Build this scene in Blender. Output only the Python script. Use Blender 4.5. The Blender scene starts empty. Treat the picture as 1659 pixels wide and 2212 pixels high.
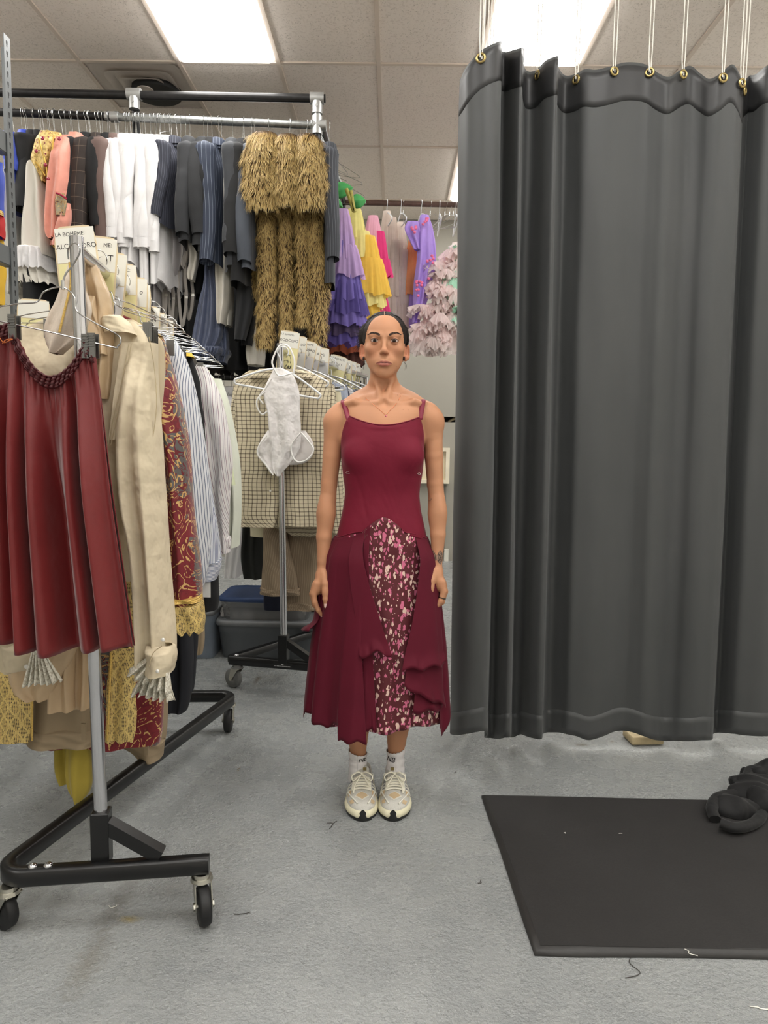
import bpy, math, random
import numpy as np
from mathutils import Vector, Matrix

# ------------------------------------------------------------------ camera, world, exposure
SC = bpy.context.scene
COL = SC.collection
CAM_H, F_PX, PITCH, YAW, ROLL = 1.28, 1534.0, math.radians(5.7), -0.0109, -0.016
_fw = Vector((math.sin(YAW) * math.cos(PITCH), math.cos(YAW) * math.cos(PITCH), -math.sin(PITCH)))
_r0 = Vector((math.cos(YAW), -math.sin(YAW), 0))
_u0 = _r0.cross(_fw)
_rt = _r0 * math.cos(ROLL) - _u0 * math.sin(ROLL)
_up = _r0 * math.sin(ROLL) + _u0 * math.cos(ROLL)
CAMP = Vector((0, 0, CAM_H))
cam = bpy.data.cameras.new('camera')
camo = bpy.data.objects.new('camera', cam)
COL.objects.link(camo)
m = Matrix((_rt, _up, -_fw)).transposed().to_4x4()
m.translation = CAMP
camo.matrix_world = m
cam.sensor_fit = 'HORIZONTAL'
cam.sensor_width = 36.0
cam.lens = 36.0 * F_PX / 1659.0
cam.clip_start = 0.05
SC.camera = camo
SC.view_settings.view_transform = 'Standard'
SC.view_settings.look = 'None'
SC.view_settings.gamma = 1
SC.view_settings.use_curve_mapping = False
SC.view_settings.exposure = 0.0
LIGHT_STRENGTH = 15.2           # radiance of the ceiling troffers
w = bpy.data.worlds.new('world')
SC.world = w
w.use_nodes = True
w.node_tree.nodes['Background'].inputs[0].default_value = (0.9, 0.88, 0.85, 1)
w.node_tree.nodes['Background'].inputs[1].default_value = 0.02

def at(px, py, Y):
    """world point seen at photograph pixel (px, py) at distance Y into the room"""
    d = _fw * F_PX + _rt * (px - 829.5) + _up * (1106 - py)
    return CAMP + d * (Y / d.y)

def onz(px, py, Z=0.0):
    d = _fw * F_PX + _rt * (px - 829.5) + _up * (1106 - py)
    return CAMP + d * ((Z - CAM_H) / d.z)

# ------------------------------------------------------------------ object helpers
def tag(o, label=None, cat=None, group=None, kind=None):
    if label: o['label'] = label
    if cat: o['category'] = cat
    if group: o['group'] = group
    if kind: o['kind'] = kind
    return o

def thing(name, label, cat, loc=(0, 0, 0), rotz=0.0, group=None, kind=None):
    o = bpy.data.objects.new(name, None)
    o.empty_display_size = 0.05
    COL.objects.link(o)
    o.location = loc
    o.rotation_euler = (0, 0, rotz)
    return tag(o, label, cat, group, kind)

def link(name, me, mat=None, parent=None, world=False):
    o = bpy.data.objects.new(name, me)
    COL.objects.link(o)
    if mat is not None and not me.materials:
        for k in (mat if isinstance(mat, (list, tuple)) else [mat]):
            me.materials.append(k)
    if parent is not None:
        o.parent = parent
        if world:
            pm = Matrix.Translation(parent.location) @ parent.rotation_euler.to_matrix().to_4x4()
            if parent.parent is not None and parent.matrix_parent_inverse != Matrix.Identity(4):
                pm = Matrix.Identity(4)
            o.matrix_parent_inverse = pm.inverted()
    return o

class MB:
    """collects grids, tubes, boxes ... into ONE mesh with UVs in metres"""
    def __init__(s):
        s.v = []; s.f = []; s.uv = []; s.mi = []; s.n = 0; s.cur = 0
    def _add(s, V, F, UV=None):
        V = np.asarray(V, float); F = np.asarray(F, int)
        s.v.append(V)
        s.f.append(F + s.n)
        s.uv.append(np.asarray(UV, float) if UV is not None else V[:, :2] * 1.0)
        s.mi.append(np.full(len(F), s.cur))
        s.n += len(V)
        return s
    def grid(s, fn, nu, nv, closed=False, su=1.0, sv=1.0, flip=False, uvx=False):
        """fn(U,V)->x,y,z on u,v in 0..1; closed wraps u"""
        u = np.linspace(0, 1, nu + 1); v = np.linspace(0, 1, nv + 1)
        U, V = np.meshgrid(u, v)
        x, y, z = fn(U, V)
        P = np.stack([x + 0 * U, y + 0 * U, z + 0 * U], -1).reshape(-1, 3)
        if uvx:   # cloth tubes: stripes keep a constant width across the hanging cloth
            su = 1.0; U2 = np.concatenate([np.zeros((nv + 1, 1)), np.cumsum(np.abs(np.diff(x + 0 * U, axis=1)) * .85 + .3 * np.abs(np.diff(y + 0 * U, axis=1)), 1)], 1)
            U2 = U2 - U2[:, [nu // 4]]
        else: U2 = U
        UV = np.stack([U2 * su, V * sv], -1).reshape(-1, 2)
        i, j = np.meshgrid(np.arange(nu), np.arange(nv))
        a = (j * (nu + 1) + i).ravel(); b = a + 1; c = b + nu + 1; d = a + nu + 1
        F = np.stack([a, b, c, d] if not flip else [d, c, b, a], -1)
        return s._add(P, F, UV)
    def loft(s, rings, closed=True, cap=(False, False), su=1.0, sv=1.0):
        """rings: array (m, n, 3)"""
        R = np.asarray(rings, float)
        m_, n_ = R.shape[:2]
        idx = np.arange(m_ * n_).reshape(m_, n_)
        if closed:
            R2 = np.concatenate([R, R[:, :1]], 1); n2 = n_ + 1
        else:
            R2 = R; n2 = n_
        U, V = np.meshgrid(np.linspace(0, 1, n2), np.linspace(0, 1, m_))
        UV = np.stack([U * su, V * sv], -1).reshape(-1, 2)
        i, j = np.meshgrid(np.arange(n2 - 1), np.arange(m_ - 1))
        a = (j * n2 + i).ravel()
        F = np.stack([a, a + 1, a + 1 + n2, a + n2], -1)
        base = s.n
        s._add(R2.reshape(-1, 3), F, UV)
        for k, side in enumerate((0, m_ - 1)):
            if cap[k]:
                ring = R[side]; c = ring.mean(0)
                V_ = np.vstack([ring, c]); n = len(ring)
                q = np.arange(n); qn = (q + 1) % n
                F_ = np.stack([qn, q, np.full(n, n), np.full(n, n)], -1) if side == 0 else np.stack([q, qn, np.full(n, n), np.full(n, n)], -1)
                s._add(V_, F_)
        return s
    def tube(s, pts, r, n=8, cap=True, flat=None, closed=False):
        """swept tube; r scalar or list; flat=(axis vector, factor) squashes the section"""
        P = np.asarray(pts, float); m_ = len(P)
        r = np.broadcast_to(np.asarray(r, float), (m_,)) if np.ndim(r) < 2 else np.asarray(r)
        T = np.gradient(P, axis=0)
        if closed:
            T = np.roll(P, -1, 0) - np.roll(P, 1, 0)
        T /= (np.linalg.norm(T, axis=1, keepdims=True) + 1e-12)
        up = np.array([0, 0, 1.0]) if abs(T[0][2]) < 0.9 else np.array([0, 1.0, 0])
        N = np.zeros_like(P); N[0] = np.cross(T[0], up); N[0] /= np.linalg.norm(N[0])
        for i in range(1, m_):
            nn = N[i - 1] - T[i] * np.dot(N[i - 1], T[i]); l = np.linalg.norm(nn)
            N[i] = nn / l if l > 1e-9 else N[i - 1]
        B = np.cross(T, N)
        a = np.arange(n) * 2 * np.pi / n
        R = P[:, None] + r[:, None, None] * (np.cos(a)[None, :, None] * N[:, None] + np.sin(a)[None, :, None] * B[:, None])
        if flat is not None:
            ax = np.asarray(flat[0], float); ax /= np.linalg.norm(ax)
            d = ((R - P[:, None]) * ax).sum(-1, keepdims=True)
            R = R - d * ax * (1 - flat[1])
        L = np.linalg.norm(np.diff(P, axis=0), axis=1).sum()
        if closed:
            R = np.concatenate([R, R[:1]], 0)
            return s.loft(R, True, (False, False), 2 * np.pi * float(np.mean(r)), L)
        return s.loft(R, True, (cap, cap), 2 * np.pi * float(np.mean(r)), L)
    def box(s, c, size, rot=0.0, bev=0.0):
        x, y, z = [k / 2 for k in size]
        cr, sr = math.cos(rot), math.sin(rot)
        if bev <= 0:
            V = np.array([[a * x, b * y, d * z] for d in (-1, 1) for b in (-1, 1) for a in (-1, 1)], float)
            F = [[0, 2, 3, 1], [4, 5, 7, 6], [0, 1, 5, 4], [2, 6, 7, 3], [0, 4, 6, 2], [1, 3, 7, 5]]
            F = np.array(F)
        else:
            b = min(bev, x * .9, y * .9, z * .9)
            V = []; F = []
            prof = [(-z, b), (-z + b, 0), (z - b, 0), (z, b)]
            rings = []
            for zz, ins in prof:
                xx, yy = x - ins, y - ins; k = b * .6
                rings.append([(xx - k, -yy, zz), (xx, -yy + k, zz), (xx, yy - k, zz), (xx - k, yy, zz), (-xx + k, yy, zz), (-xx, yy - k, zz), (-xx, -yy + k, zz), (-xx + k, -yy, zz)])
            R = np.array(rings)
            R = np.stack([R[..., 0] * cr - R[..., 1] * sr, R[..., 0] * sr + R[..., 1] * cr, R[..., 2]], -1) + np.array(c, float)
            return s.loft(R, True, (True, True))
        V = np.stack([V[:, 0] * cr - V[:, 1] * sr, V[:, 0] * sr + V[:, 1] * cr, V[:, 2]], -1) + np.array(c, float)
        return s._add(V, F, V[:, [0, 2]])
    def bar(s, a, b, wd, ht, up=(0, 0, 1)):
        """rectangular bar from a to b"""
        a = np.array(a, float); b = np.array(b, float); t = b - a; t /= np.linalg.norm(t)
        up = np.array(up, float); sd = np.cross(t, up); sd /= np.linalg.norm(sd); u2 = np.cross(sd, t)
        o = [(-1, -1), (1, -1), (1, 1), (-1, 1)]
        R = np.array([[p + sd * i * wd / 2 + u2 * j * ht / 2 for i, j in o] for p in (a, b)])
        return s.loft(R, True, (True, True))
    def cyl(s, a, b, r0, r1=None, n=16):
        r1 = r0 if r1 is None else r1
        return s.tube([a, b], [r0, r1], n)
    def sphere(s, c, r, n=12, m_=8):
        r = np.broadcast_to(np.asarray(r, float), (3,)); c = np.asarray(c, float)
        def fn(U, V):
            th = U * 2 * np.pi; ph = V * np.pi
            return c[0] + r[0] * np.cos(th) * np.sin(ph), c[1] + r[1] * np.sin(th) * np.sin(ph), c[2] + r[2] * np.cos(ph)
        return s.grid(fn, n, m_, True)
    def torus(s, c, R, r, axis=(0, 0, 1), n=16, k=8):
        ax = Vector(axis).normalized(); q = Vector((0, 0, 1)).rotation_difference(ax)
        pts = [Vector(c) + q @ Vector((R * math.cos(t), R * math.sin(t), 0)) for t in np.arange(n) * 2 * math.pi / n]
        return s.tube([tuple(p) for p in pts], r, k, closed=True)
    def quad(s, P, uv=None):
        return s._add(np.array(P, float), np.array([[0, 1, 2, 3]]), uv)
    def mat(s, i):
        s.cur = i; return s
    def mesh(s, name='mesh', smooth=True):
        V = np.concatenate(s.v); F = np.concatenate(s.f); UV = np.concatenate(s.uv); MI = np.concatenate(s.mi)
        me = bpy.data.meshes.new(name)
        tri = (F[:, 2] == F[:, 3])
        lens = np.where(tri, 3, 4)
        nl = int(lens.sum())
        starts = np.concatenate([[0], np.cumsum(lens)[:-1]])
        mask = np.ones(F.shape, bool); mask[tri, 3] = False
        loops = F[mask]
        me.vertices.add(len(V)); me.vertices.foreach_set('co', V.ravel().astype(np.float32))
        me.loops.add(nl); me.loops.foreach_set('vertex_index', loops.astype(np.int32))
        me.polygons.add(len(F)); me.polygons.foreach_set('loop_start', starts.astype(np.int32))
        me.polygons.foreach_set('loop_total', lens.astype(np.int32))
        me.polygons.foreach_set('material_index', MI.astype(np.int32))
        ul = me.uv_layers.new(name='UVMap')
        ul.data.foreach_set('uv', UV[loops].ravel().astype(np.float32))
        me.polygons.foreach_set('use_smooth', np.full(len(F), smooth))
        me.update(calc_edges=True)
        me.validate()
        return me
    def obj(s, name, mat=None, parent=None, smooth=True, world=False):
        return link(name, s.mesh(name, smooth), mat, parent, world)

def dup(root, loc=None, rotz=None, label=None, group=None):
    r = root.copy(); COL.objects.link(r)
    if loc is not None: r.location = loc
    if rotz is not None: r.rotation_euler = (0, 0, rotz)
    if label: r['label'] = label
    if group: r['group'] = group
    for ch in list(root.children):
        c = ch.copy(); COL.objects.link(c); c.parent = r
        for g in list(ch.children):
            d = g.copy(); COL.objects.link(d); d.parent = c
    return r

def smooth(a, b, x):
    t = np.clip((x - a) / (b - a), 0, 1)
    return t * t * (3 - 2 * t)

def wob(seed, x, y=0.0, k=4, f=1.0):
    """cheap smooth noise of one or two numpy variables, about -1..1"""
    rg = random.Random(seed); o = 0
    for i in range(k):
        a = rg.uniform(.6, 1.6) * f * (1 + i * .7); b = rg.uniform(-1.2, 1.2) * f * (1 + i * .6)
        o = o + np.sin(a * x + b * y + rg.uniform(0, 6.28)) / (1 + i * .6)
    return o / 2.2

def smooth_path(pts, n=6):
    """Catmull-Rom through the points"""
    P = [np.array(p, float) for p in pts]
    P = [2 * P[0] - P[1]] + P + [2 * P[-1] - P[-2]]
    out = []
    for i in range(1, len(P) - 2):
        for t in np.arange(n) / n:
            out.append(.5 * (2 * P[i] + (P[i + 1] - P[i - 1]) * t + (2 * P[i - 1] - 5 * P[i] + 4 * P[i + 1] - P[i + 2]) * t * t + (3 * P[i] - P[i - 1] - 3 * P[i + 1] + P[i + 2]) * t ** 3))
    out.append(P[-2])
    return np.array(out)

# ------------------------------------------------------------------ materials
MATS = {}
def srgb(c):
    return tuple(((k / 255) / 12.92 if k / 255 <= .04045 else ((k / 255 + .055) / 1.055) ** 2.4) for k in c) + (1.0,)

class NT:
    def __init__(s, m_):
        m_.use_nodes = True
        s.t = m_.node_tree; s.t.nodes.clear()
    def n(s, ty, ins=None, **kw):
        x = s.t.nodes.new('ShaderNode' + ty)
        for k, v_ in kw.items(): setattr(x, k, v_)
        for k, v_ in (ins or {}).items():
            if isinstance(v_, bpy.types.NodeSocket): s.t.links.new(v_, x.inputs[k])
            else: x.inputs[k].default_value = v_
        return x
    def math(s, op, a, b=0.0, c=None):
        ins = {0: a, 1: b}
        if c is not None: ins[2] = c
        return s.n('Math', ins, operation=op).outputs[0]
    def mix(s, f, a, b, bt='MIX'):
        x = s.n('Mix', data_type='RGBA', blend_type=bt)
        for k, v_ in ((0, f), (6, a), (7, b)):
            if isinstance(v_, bpy.types.NodeSocket): s.t.links.new(v_, x.inputs[k])
            else: x.inputs[k].default_value = v_
        return x.outputs[2]
    def ramp(s, f, stops, interp='LINEAR'):
        x = s.n('ValToRGB', {0: f}); x.color_ramp.interpolation = interp
        e = x.color_ramp.elements
        while len(e) < len(stops): e.new(.5)
        for k, (p, c) in enumerate(stops):
            e[k].position = p; e[k].color = c if len(c) == 4 else srgb(c)
        return x.outputs[0]
    def uv(s): return s.n('TexCoord').outputs['UV']
    def ob(s): return s.n('TexCoord').outputs['Object']
    def sep(s, v_): return s.n('SeparateXYZ', {0: v_}).outputs
    def comb(s, x, y, z=0.0): return s.n('CombineXYZ', {0: x, 1: y, 2: z}).outputs[0]
    def noise(s, v_, scale, detail=3, rough=.5): return s.n('TexNoise', {'Vector': v_, 'Scale': scale, 'Detail': detail, 'Roughness': rough}).outputs[0]

def M(name, col, rough=.8, metal=0.0, spec=.5, sheen=0.0, var=.10, vscale=9.0, bump=.0, bscale=300.0, pat=None, trans=0.0, alpha=1.0, coat=0.0, attr=None, sss=0.0, wrinkle=0.0, wscale=14.0, aniso=0.0):
    """procedural cloth / metal / plastic; pat(nt) may return a colour socket"""
    if name in MATS: return MATS[name]
    m_ = bpy.data.materials.new(name); MATS[name] = m_
    t = NT(m_)
    base = srgb(col)
    if pat is not None: c = pat(t)
    elif attr: c = t.n('Attribute', attribute_name=attr).outputs['Color']
    else: c = base
    if var > 0:
        nz = t.noise(t.ob(), vscale, 4, .55)
        f = t.n('MapRange', {0: nz, 1: .25, 2: .75, 3: 1 - var, 4: 1 + var}).outputs[0]
        c = t.mix(1.0, c, t.comb(f, f, f), 'MULTIPLY')
    b = t.n('BsdfPrincipled')
    def S(k, v_):
        if isinstance(v_, bpy.types.NodeSocket): t.t.links.new(v_, b.inputs[k])
        else: b.inputs[k].default_value = v_
    S('Base Color', c); S('Roughness', rough); S('Metallic', metal); S('Specular IOR Level', spec)
    if sheen: S('Sheen Weight', sheen); S('Sheen Roughness', .4)
    if coat: S('Coat Weight', coat); S('Coat Roughness', .1)
    if alpha < 1: S('Alpha', alpha)
    if sss: S('Subsurface Weight', sss); S('Subsurface Radius', (.012, .005, .003)); S('Subsurface Scale', .6)
    if aniso: S('Anisotropic', aniso)
    nrm = None
    if wrinkle:
        h = t.noise(t.ob(), wscale, 3, .5)
        nrm = t.n('Bump', {'Height': h, 'Strength': wrinkle, 'Distance': .05}).outputs[0]
    if bump:
        h = t.noise(t.ob(), bscale, 2, .6)
        ins = {'Height': h, 'Strength': bump, 'Distance': .002}
        if nrm is not None: ins['Normal'] = nrm
        nrm = t.n('Bump', ins).outputs[0]
    if nrm is not None: S('Normal', nrm)
    out = t.n('OutputMaterial')
    sh = b.outputs[0]
    if trans:
        tr = t.n('BsdfTranslucent', {0: c}).outputs[0]
        sh = t.n('MixShader', {0: trans, 1: sh, 2: tr}).outputs[0]
    t.t.links.new(sh, out.inputs[0])
    return m_

def stripes(bg, line, period, width, axis=0, period2=None, col2=None):
    """pattern maker: lines along UV axis, period in metres"""
    def p(t):
        q = t.sep(t.uv())[axis]
        f = t.math('FRACT', t.math('DIVIDE', q, period))
        k = t.math('LESS_THAN', f, width)
        c = t.mix(k, srgb(bg), srgb(line))
        if period2:
            f2 = t.math('FRACT', t.math('ADD', t.math('DIVIDE', q, period2), .37))
            c = t.mix(t.math('LESS_THAN', f2, width * period / period2), c, srgb(col2))
        return c
    return p

def checks(bg, line, px, py_, wd, soft=.45):
    def p(t):
        o = t.sep(t.uv())
        c = srgb(bg)
        a = t.math('LESS_THAN', t.math('FRACT', t.math('DIVIDE', o[0], px)), wd)
        b = t.math('LESS_THAN', t.math('FRACT', t.math('DIVIDE', o[1], py_)), wd)
        s_ = t.math('ADD', a, b)
        return t.mix(t.math('MINIMUM', t.math('MULTIPLY', s_, .72), 1.0), c, srgb(line))
    return p

INKM = M('black_print', (14, 14, 16), .6, var=.0)

def text_mesh(txt, size, ext=.0004, shear=0.0):
    cu = bpy.data.curves.new('t', 'FONT'); cu.body = txt; cu.size = size; cu.extrude = ext; cu.align_x = 'CENTER'; cu.align_y = 'CENTER'; cu.shear = shear; cu.resolution_u = 3
    o = bpy.data.objects.new('t', cu); COL.objects.link(o)
    bpy.context.view_layer.update()
    me = bpy.data.meshes.new_from_object(o.evaluated_get(bpy.context.evaluated_depsgraph_get()))
    bpy.data.objects.remove(o); bpy.data.curves.remove(cu)
    return me

# ------------------------------------------------------------------ the room
CEIL = CAM_H + 2.2824
GX, GY, TX, TY = -1.9553, 4.5645, 0.61, 1.22
XL, XR, YF, YB = GX - 3 * TX, GX + 9 * TX, GY - 6 * TY, 7.62

def floor_mat():
    m_ = bpy.data.materials.new('painted_concrete'); t = NT(m_)
    o = t.ob()
    n1 = t.noise(o, 1.3, 4, .6); n2 = t.noise(o, 9, 5, .65); n3 = t.noise(o, 75, 3, .6); n4 = t.noise(o, 210, 2, .5)
    c = t.ramp(n1, [(.3, (126, 129, 130)), (.55, (144, 147, 147)), (.75, (154, 156, 154))])
    c = t.mix(t.math('MULTIPLY', t.ramp(n2, [(.35, (0, 0, 0, 1)), (.7, (1, 1, 1, 1))]), .35), c, srgb((158, 159, 156)))
    c = t.mix(t.math('MULTIPLY', t.ramp(n3, [(.56, (0, 0, 0, 1)), (.72, (1, 1, 1, 1))]), .3), c, srgb((104, 104, 101)))
    c = t.mix(t.math('MULTIPLY', t.ramp(n4, [(.58, (0, 0, 0, 1)), (.68, (1, 1, 1, 1))]), .35), c, srgb((176, 178, 176)))
    def blot(cx, cy, rx, ry, col, amt, sc=22):
        nonlocal c
        s_ = t.sep(o)
        dx = t.math('DIVIDE', t.math('SUBTRACT', s_[0], cx), rx); dy = t.math('DIVIDE', t.math('SUBTRACT', s_[1], cy), ry)
        d = t.math('SQRT', t.math('ADD', t.math('MULTIPLY', dx, dx), t.math('MULTIPLY', dy, dy)))
        f = t.math('ADD', t.math('SUBTRACT', 1.0, d), t.math('MULTIPLY', t.math('SUBTRACT', t.noise(o, sc, 5, .75), .5), 2.2))
        f = t.math('MULTIPLY', t.n('Clamp', {0: f}).outputs[0], amt)
        c = t.mix(f, c, srgb(col))
    a = onz(278, 1985); blot(a.x, a.y, .045, .02, (160, 140, 70), .6)
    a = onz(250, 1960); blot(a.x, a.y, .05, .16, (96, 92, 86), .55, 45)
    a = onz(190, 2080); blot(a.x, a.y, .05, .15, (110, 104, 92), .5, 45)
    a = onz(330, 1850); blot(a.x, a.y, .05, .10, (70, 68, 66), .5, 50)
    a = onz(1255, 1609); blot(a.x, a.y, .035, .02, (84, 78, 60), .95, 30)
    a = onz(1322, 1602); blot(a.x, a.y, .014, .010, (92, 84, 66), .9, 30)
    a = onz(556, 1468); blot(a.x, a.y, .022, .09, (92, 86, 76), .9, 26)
    h = t.math('ADD', t.math('MULTIPLY', n2, .35), t.math('ADD', t.math('MULTIPLY', n3, .75), t.math('MULTIPLY', n4, .22)))
    bp = t.n('Bump', {'Height': h, 'Strength': 1.0, 'Distance': .008}).outputs[0]
    rg = t.n('MapRange', {0: n2, 1: .3, 2: .7, 3: .20, 4: .34}).outputs[0]
    b = t.n('BsdfPrincipled', {'Base Color': c, 'Roughness': rg, 'Specular IOR Level': .5, 'Normal': bp})
    t.t.links.new(b.outputs[0], t.n('OutputMaterial').inputs[0])
    return m_

def tile_mat():
    m_ = bpy.data.materials.new('ceiling_tile_mineral'); t = NT(m_)
    o = t.n('NewGeometry').outputs['Position']
    st = t.n('Mapping', {0: o, 3: (1.0, 1.0, 1.0)}).outputs[0]
    n1 = t.noise(st, 60, 4, .7); n2 = t.n('TexVoronoi', {'Vector': st, 'Scale': 75.0, 'Randomness': 1.0}).outputs[0]
    hole = t.ramp(n2, [(.10, (1, 1, 1, 1)), (.24, (0, 0, 0, 1))])
    fis = t.ramp(n1, [(.53, (0, 0, 0, 1)), (.60, (1, 1, 1, 1))])
    pit = t.math('MULTIPLY', hole, t.ramp(t.noise(st, 18, 2), [(.42, (0, 0, 0, 1)), (.55, (1, 1, 1, 1))]))
    c = t.mix(t.math('MULTIPLY', pit, .55), srgb((240, 230, 220)), srgb((120, 104, 90)))
    c = t.mix(t.math('MULTIPLY', fis, .22), c, srgb((176, 160, 144)))
    hh = t.math('ADD', t.math('MULTIPLY', fis, -.5), t.math('MULTIPLY', pit, -1.0))
    bp = t.n('Bump', {'Height': hh, 'Strength': .5, 'Distance': .004}).outputs[0]
    b = t.n('BsdfPrincipled', {'Base Color': c, 'Roughness': .95, 'Specular IOR Level': .1, 'Normal': bp})
    t.t.links.new(b.outputs[0], t.n('OutputMaterial').inputs[0])
    return m_

def emit_mat(name, col, strength):
    m_ = bpy.data.materials.new(name); t = NT(m_)
    e = t.n('Emission', {0: srgb(col), 1: strength})
    t.t.links.new(e.outputs[0], t.n('OutputMaterial').inputs[0])
    return m_

TEE = M('white_tee_bar', (214, 200, 186), .6, var=.03)
WALLM = M('grey_wall_paint', (158, 154, 143), .8, var=.03, vscale=2, bump=.05)
MB().box(((XL + XR) / 2, (YF + YB) / 2, -.05), (XR - XL, YB - YF, .1)).obj('floor', floor_mat(), smooth=False)['kind'] = 'structure'
ceil = MB().box(((XL + XR) / 2, (YF + YB) / 2, CEIL + .10), (XR - XL, YB - YF, .1)).obj('ceiling', M('plenum', (90, 86, 82), .9), smooth=False)
ceil['kind'] = 'structure'
for nm, c, s_ in (('wall_left', (XL - .05, (YF + YB) / 2, 1.85), (.1, YB - YF, 3.7)), ('wall_right', (XR + .05, (YF + YB) / 2, 1.85), (.1, YB - YF, 3.7)), ('wall_front', ((XL + XR) / 2, YF - .05, 1.85), (XR - XL, .1, 3.7))):
    MB().box(c, s_).obj(nm, WALLM if nm == 'wall_left' else M('white_wall_paint', (232, 229, 222), .8, var=.02), smooth=False)['kind'] = 'structure'

TROFFERS = [(i, j) for i in (-2, 1, 4, 7) for j in (-5, -3, -1, 1)]
VENT = (0, 0)
tile_me = None
TM = tile_mat()
for j in range(-6, 3):
    for i in range(-3, 9):
        if (i, j) in TROFFERS: continue
        y0 = GY + j * TY; y1 = min(y0 + TY, YB)
        if (i, j) == VENT: y0 += .61
        if y1 - y0 < .1: continue
        full = abs(y1 - y0 - TY) < 1e-6
        if full and tile_me is not None: me = tile_me
        else:
            me = MB().box((0, 0, .01), (TX - .02, y1 - y0 - .02, .018)).mesh('ceiling_tile', False)
            if full: tile_me = me
        o = link('ceiling_tile', me, TM, ceil)
        o.location = (GX + (i + .5) * TX, (y0 + y1) / 2, CEIL)
for i in range(-3, 10):
    MB().box((GX + i * TX, (YF + YB) / 2, CEIL - .002), (.024, YB - YF, .012)).obj('grid_tee', TEE, ceil, False)
for j in range(-6, 3):
    MB().box(((XL + XR) / 2, GY + j * TY, CEIL - .001), (XR - XL, .024, .011)).obj('grid_tee', TEE, ceil, False)

EM = emit_mat('troffer_diffuser', (255, 253, 249), LIGHT_STRENGTH)
FR = M('troffer_frame', (214, 208, 198), .45, var=.02)
fr_me = df_me = None
where = {(1, -1): 'above the high rail of suits', (4, -1): 'above the grey curtain', (4, 1): 'far back beside the curtain edge'}
for (i, j) in TROFFERS:
    t = thing('ceiling_light', 'recessed white rectangular ceiling light ' + where.get((i, j), 'outside the photographed corner'), 'light', (GX + (i + .5) * TX, GY + (j + .5) * TY, CEIL), group='ceiling troffers')
    if fr_me is None:
        b = MB()
        for sx in (-1, 1):
            b.box((sx * .290, 0, .004), (.022, 1.20, .012)); b.box((0, sx * .588, .004), (.602, .022, .012))
        fr_me = b.mesh('frame', False)
        df_me = MB().box((0, 0, -.010), (.556, 1.15, .036), 0, .012).mesh('diffuser', False)
    link('frame', fr_me, FR, t); link('diffuser', df_me, EM, t)

# square air diffuser in the ceiling behind the black pipe
vx, vy = GX + .5 * TX, GY + .305
t = thing('air_vent', 'square white ceiling air diffuser with round black opening behind the pipe', 'vent', (vx, vy, CEIL))
VM = M('vent_white', (198, 188, 178), .5, var=.04)
b = MB(); b.box((0, 0, .008), (.60, .60, .006))
b.obj('back_plate', VM, t, False)
for k, (r0, z0) in enumerate(((.29, 0), (.215, -.012), (.14, -.018))):
    rr = []
    for rad, z in ((r0, z0), (r0 - .012, z0 + .002), (r0 - .055, z0 + .018)):
        q = np.linspace(0, 2 * np.pi, 41)[:-1]; e = (np.abs(np.cos(q)) ** 8 + np.abs(np.sin(q)) ** 8) ** (-1 / 8)
        rr.append(np.stack([rad * e * np.cos(q), rad * e * np.sin(q), np.full(40, z)], -1))
    MB().loft(np.array(rr)).obj('louver', VM, t)
MB().cyl((0.05, .06, -.03), (0.05, .06, .01), .16, .16, 32).obj('round_opening', M('vent_black', (14, 14, 14), .7), t)
MB().cyl((.0, -.02, -.034), (.0, -.02, -.006), .05, .06, 20).obj('center_cone', VM, t)

# back wall with a dark service slot, built round the slot
s0, s1 = at(900, 900, YB), at(1100, 912, YB)
zt, zb = at(970, 900, YB).z, at(970, 912, YB).z
xa, xb = at(925, 905, YB).x, at(1160, 905, YB).x
b = MB()
b.box(((XL + XR) / 2, YB + .06, (zt + 3.7) / 2), (XR - XL, .12, 3.7 - zt))
b.box(((XL + XR) / 2, YB + .06, zb / 2), (XR - XL, .12, zb))
b.box(((XL + xa) / 2, YB + .06, (zt + zb) / 2), (xa - XL, .12, zt - zb)); b.box(((xb + XR) / 2, YB + .06, (zt + zb) / 2), (XR - xb, .12, zt - zb))
wb = b.obj('wall_back', WALLM, smooth=False); wb['kind'] = 'structure'
MB().box(((xa + xb) / 2, YB + .16, (zt + zb) / 2), (xb - xa, .05, .12)).obj('slot_back', M('slot_black', (12, 12, 12), .9), wb, False)
p = at(977, 907, YB + .05)
MB().tube([(p.x - .04, YB + .08, zb + .005), (p.x + .05, YB + .08, zb + .055)], .014, 8).obj('slot_paper', M('slot_paper', (172, 158, 132), .8), wb)
a = at(962, 1048, YB); c = at(958, 1192, YB)
MB().box((a.x, YB - .006, (a.z + c.z) / 2), (.018, .012, a.z - c.z)).obj('trim_1', M('door_edge', (120, 117, 108), .6), None, False)['kind'] = 'structure'
a = at(964, 1186, YB)
MB().box((a.x, YB - .02, a.z / 2), (.045, .04, a.z)).obj('trim_2', M('white_trim', (226, 222, 210), .5), None, False)['kind'] = 'structure'
# canvas seen from the back, hung on the far wall
a, c = at(893, 966, YB - .05), at(970, 1045, YB - .05)
t = thing('picture_frame', 'cream wooden picture frame hanging on far wall behind her elbow', 'picture', ((a.x + c.x) / 2, YB - .03, (a.z + c.z) / 2))
W, H = c.x - a.x, a.z - c.z
FM = M('cream_frame_wood', (232, 222, 198), .5)
for sx in (-1, 1):
    MB().box((sx * (W / 2 - .02), 0, 0), (.04, .05, H)).obj('frame_rail', FM, t, False)
    MB().box((0, 0, sx * (H / 2 - .02)), (W - .08, .05, .04)).obj('frame_rail', FM, t, False)
MB().box((0, .012, 0), (W - .08, .012, H - .08)).obj('canvas', M('canvas_back', (222, 208, 178), .8, var=.05), t, False)
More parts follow.
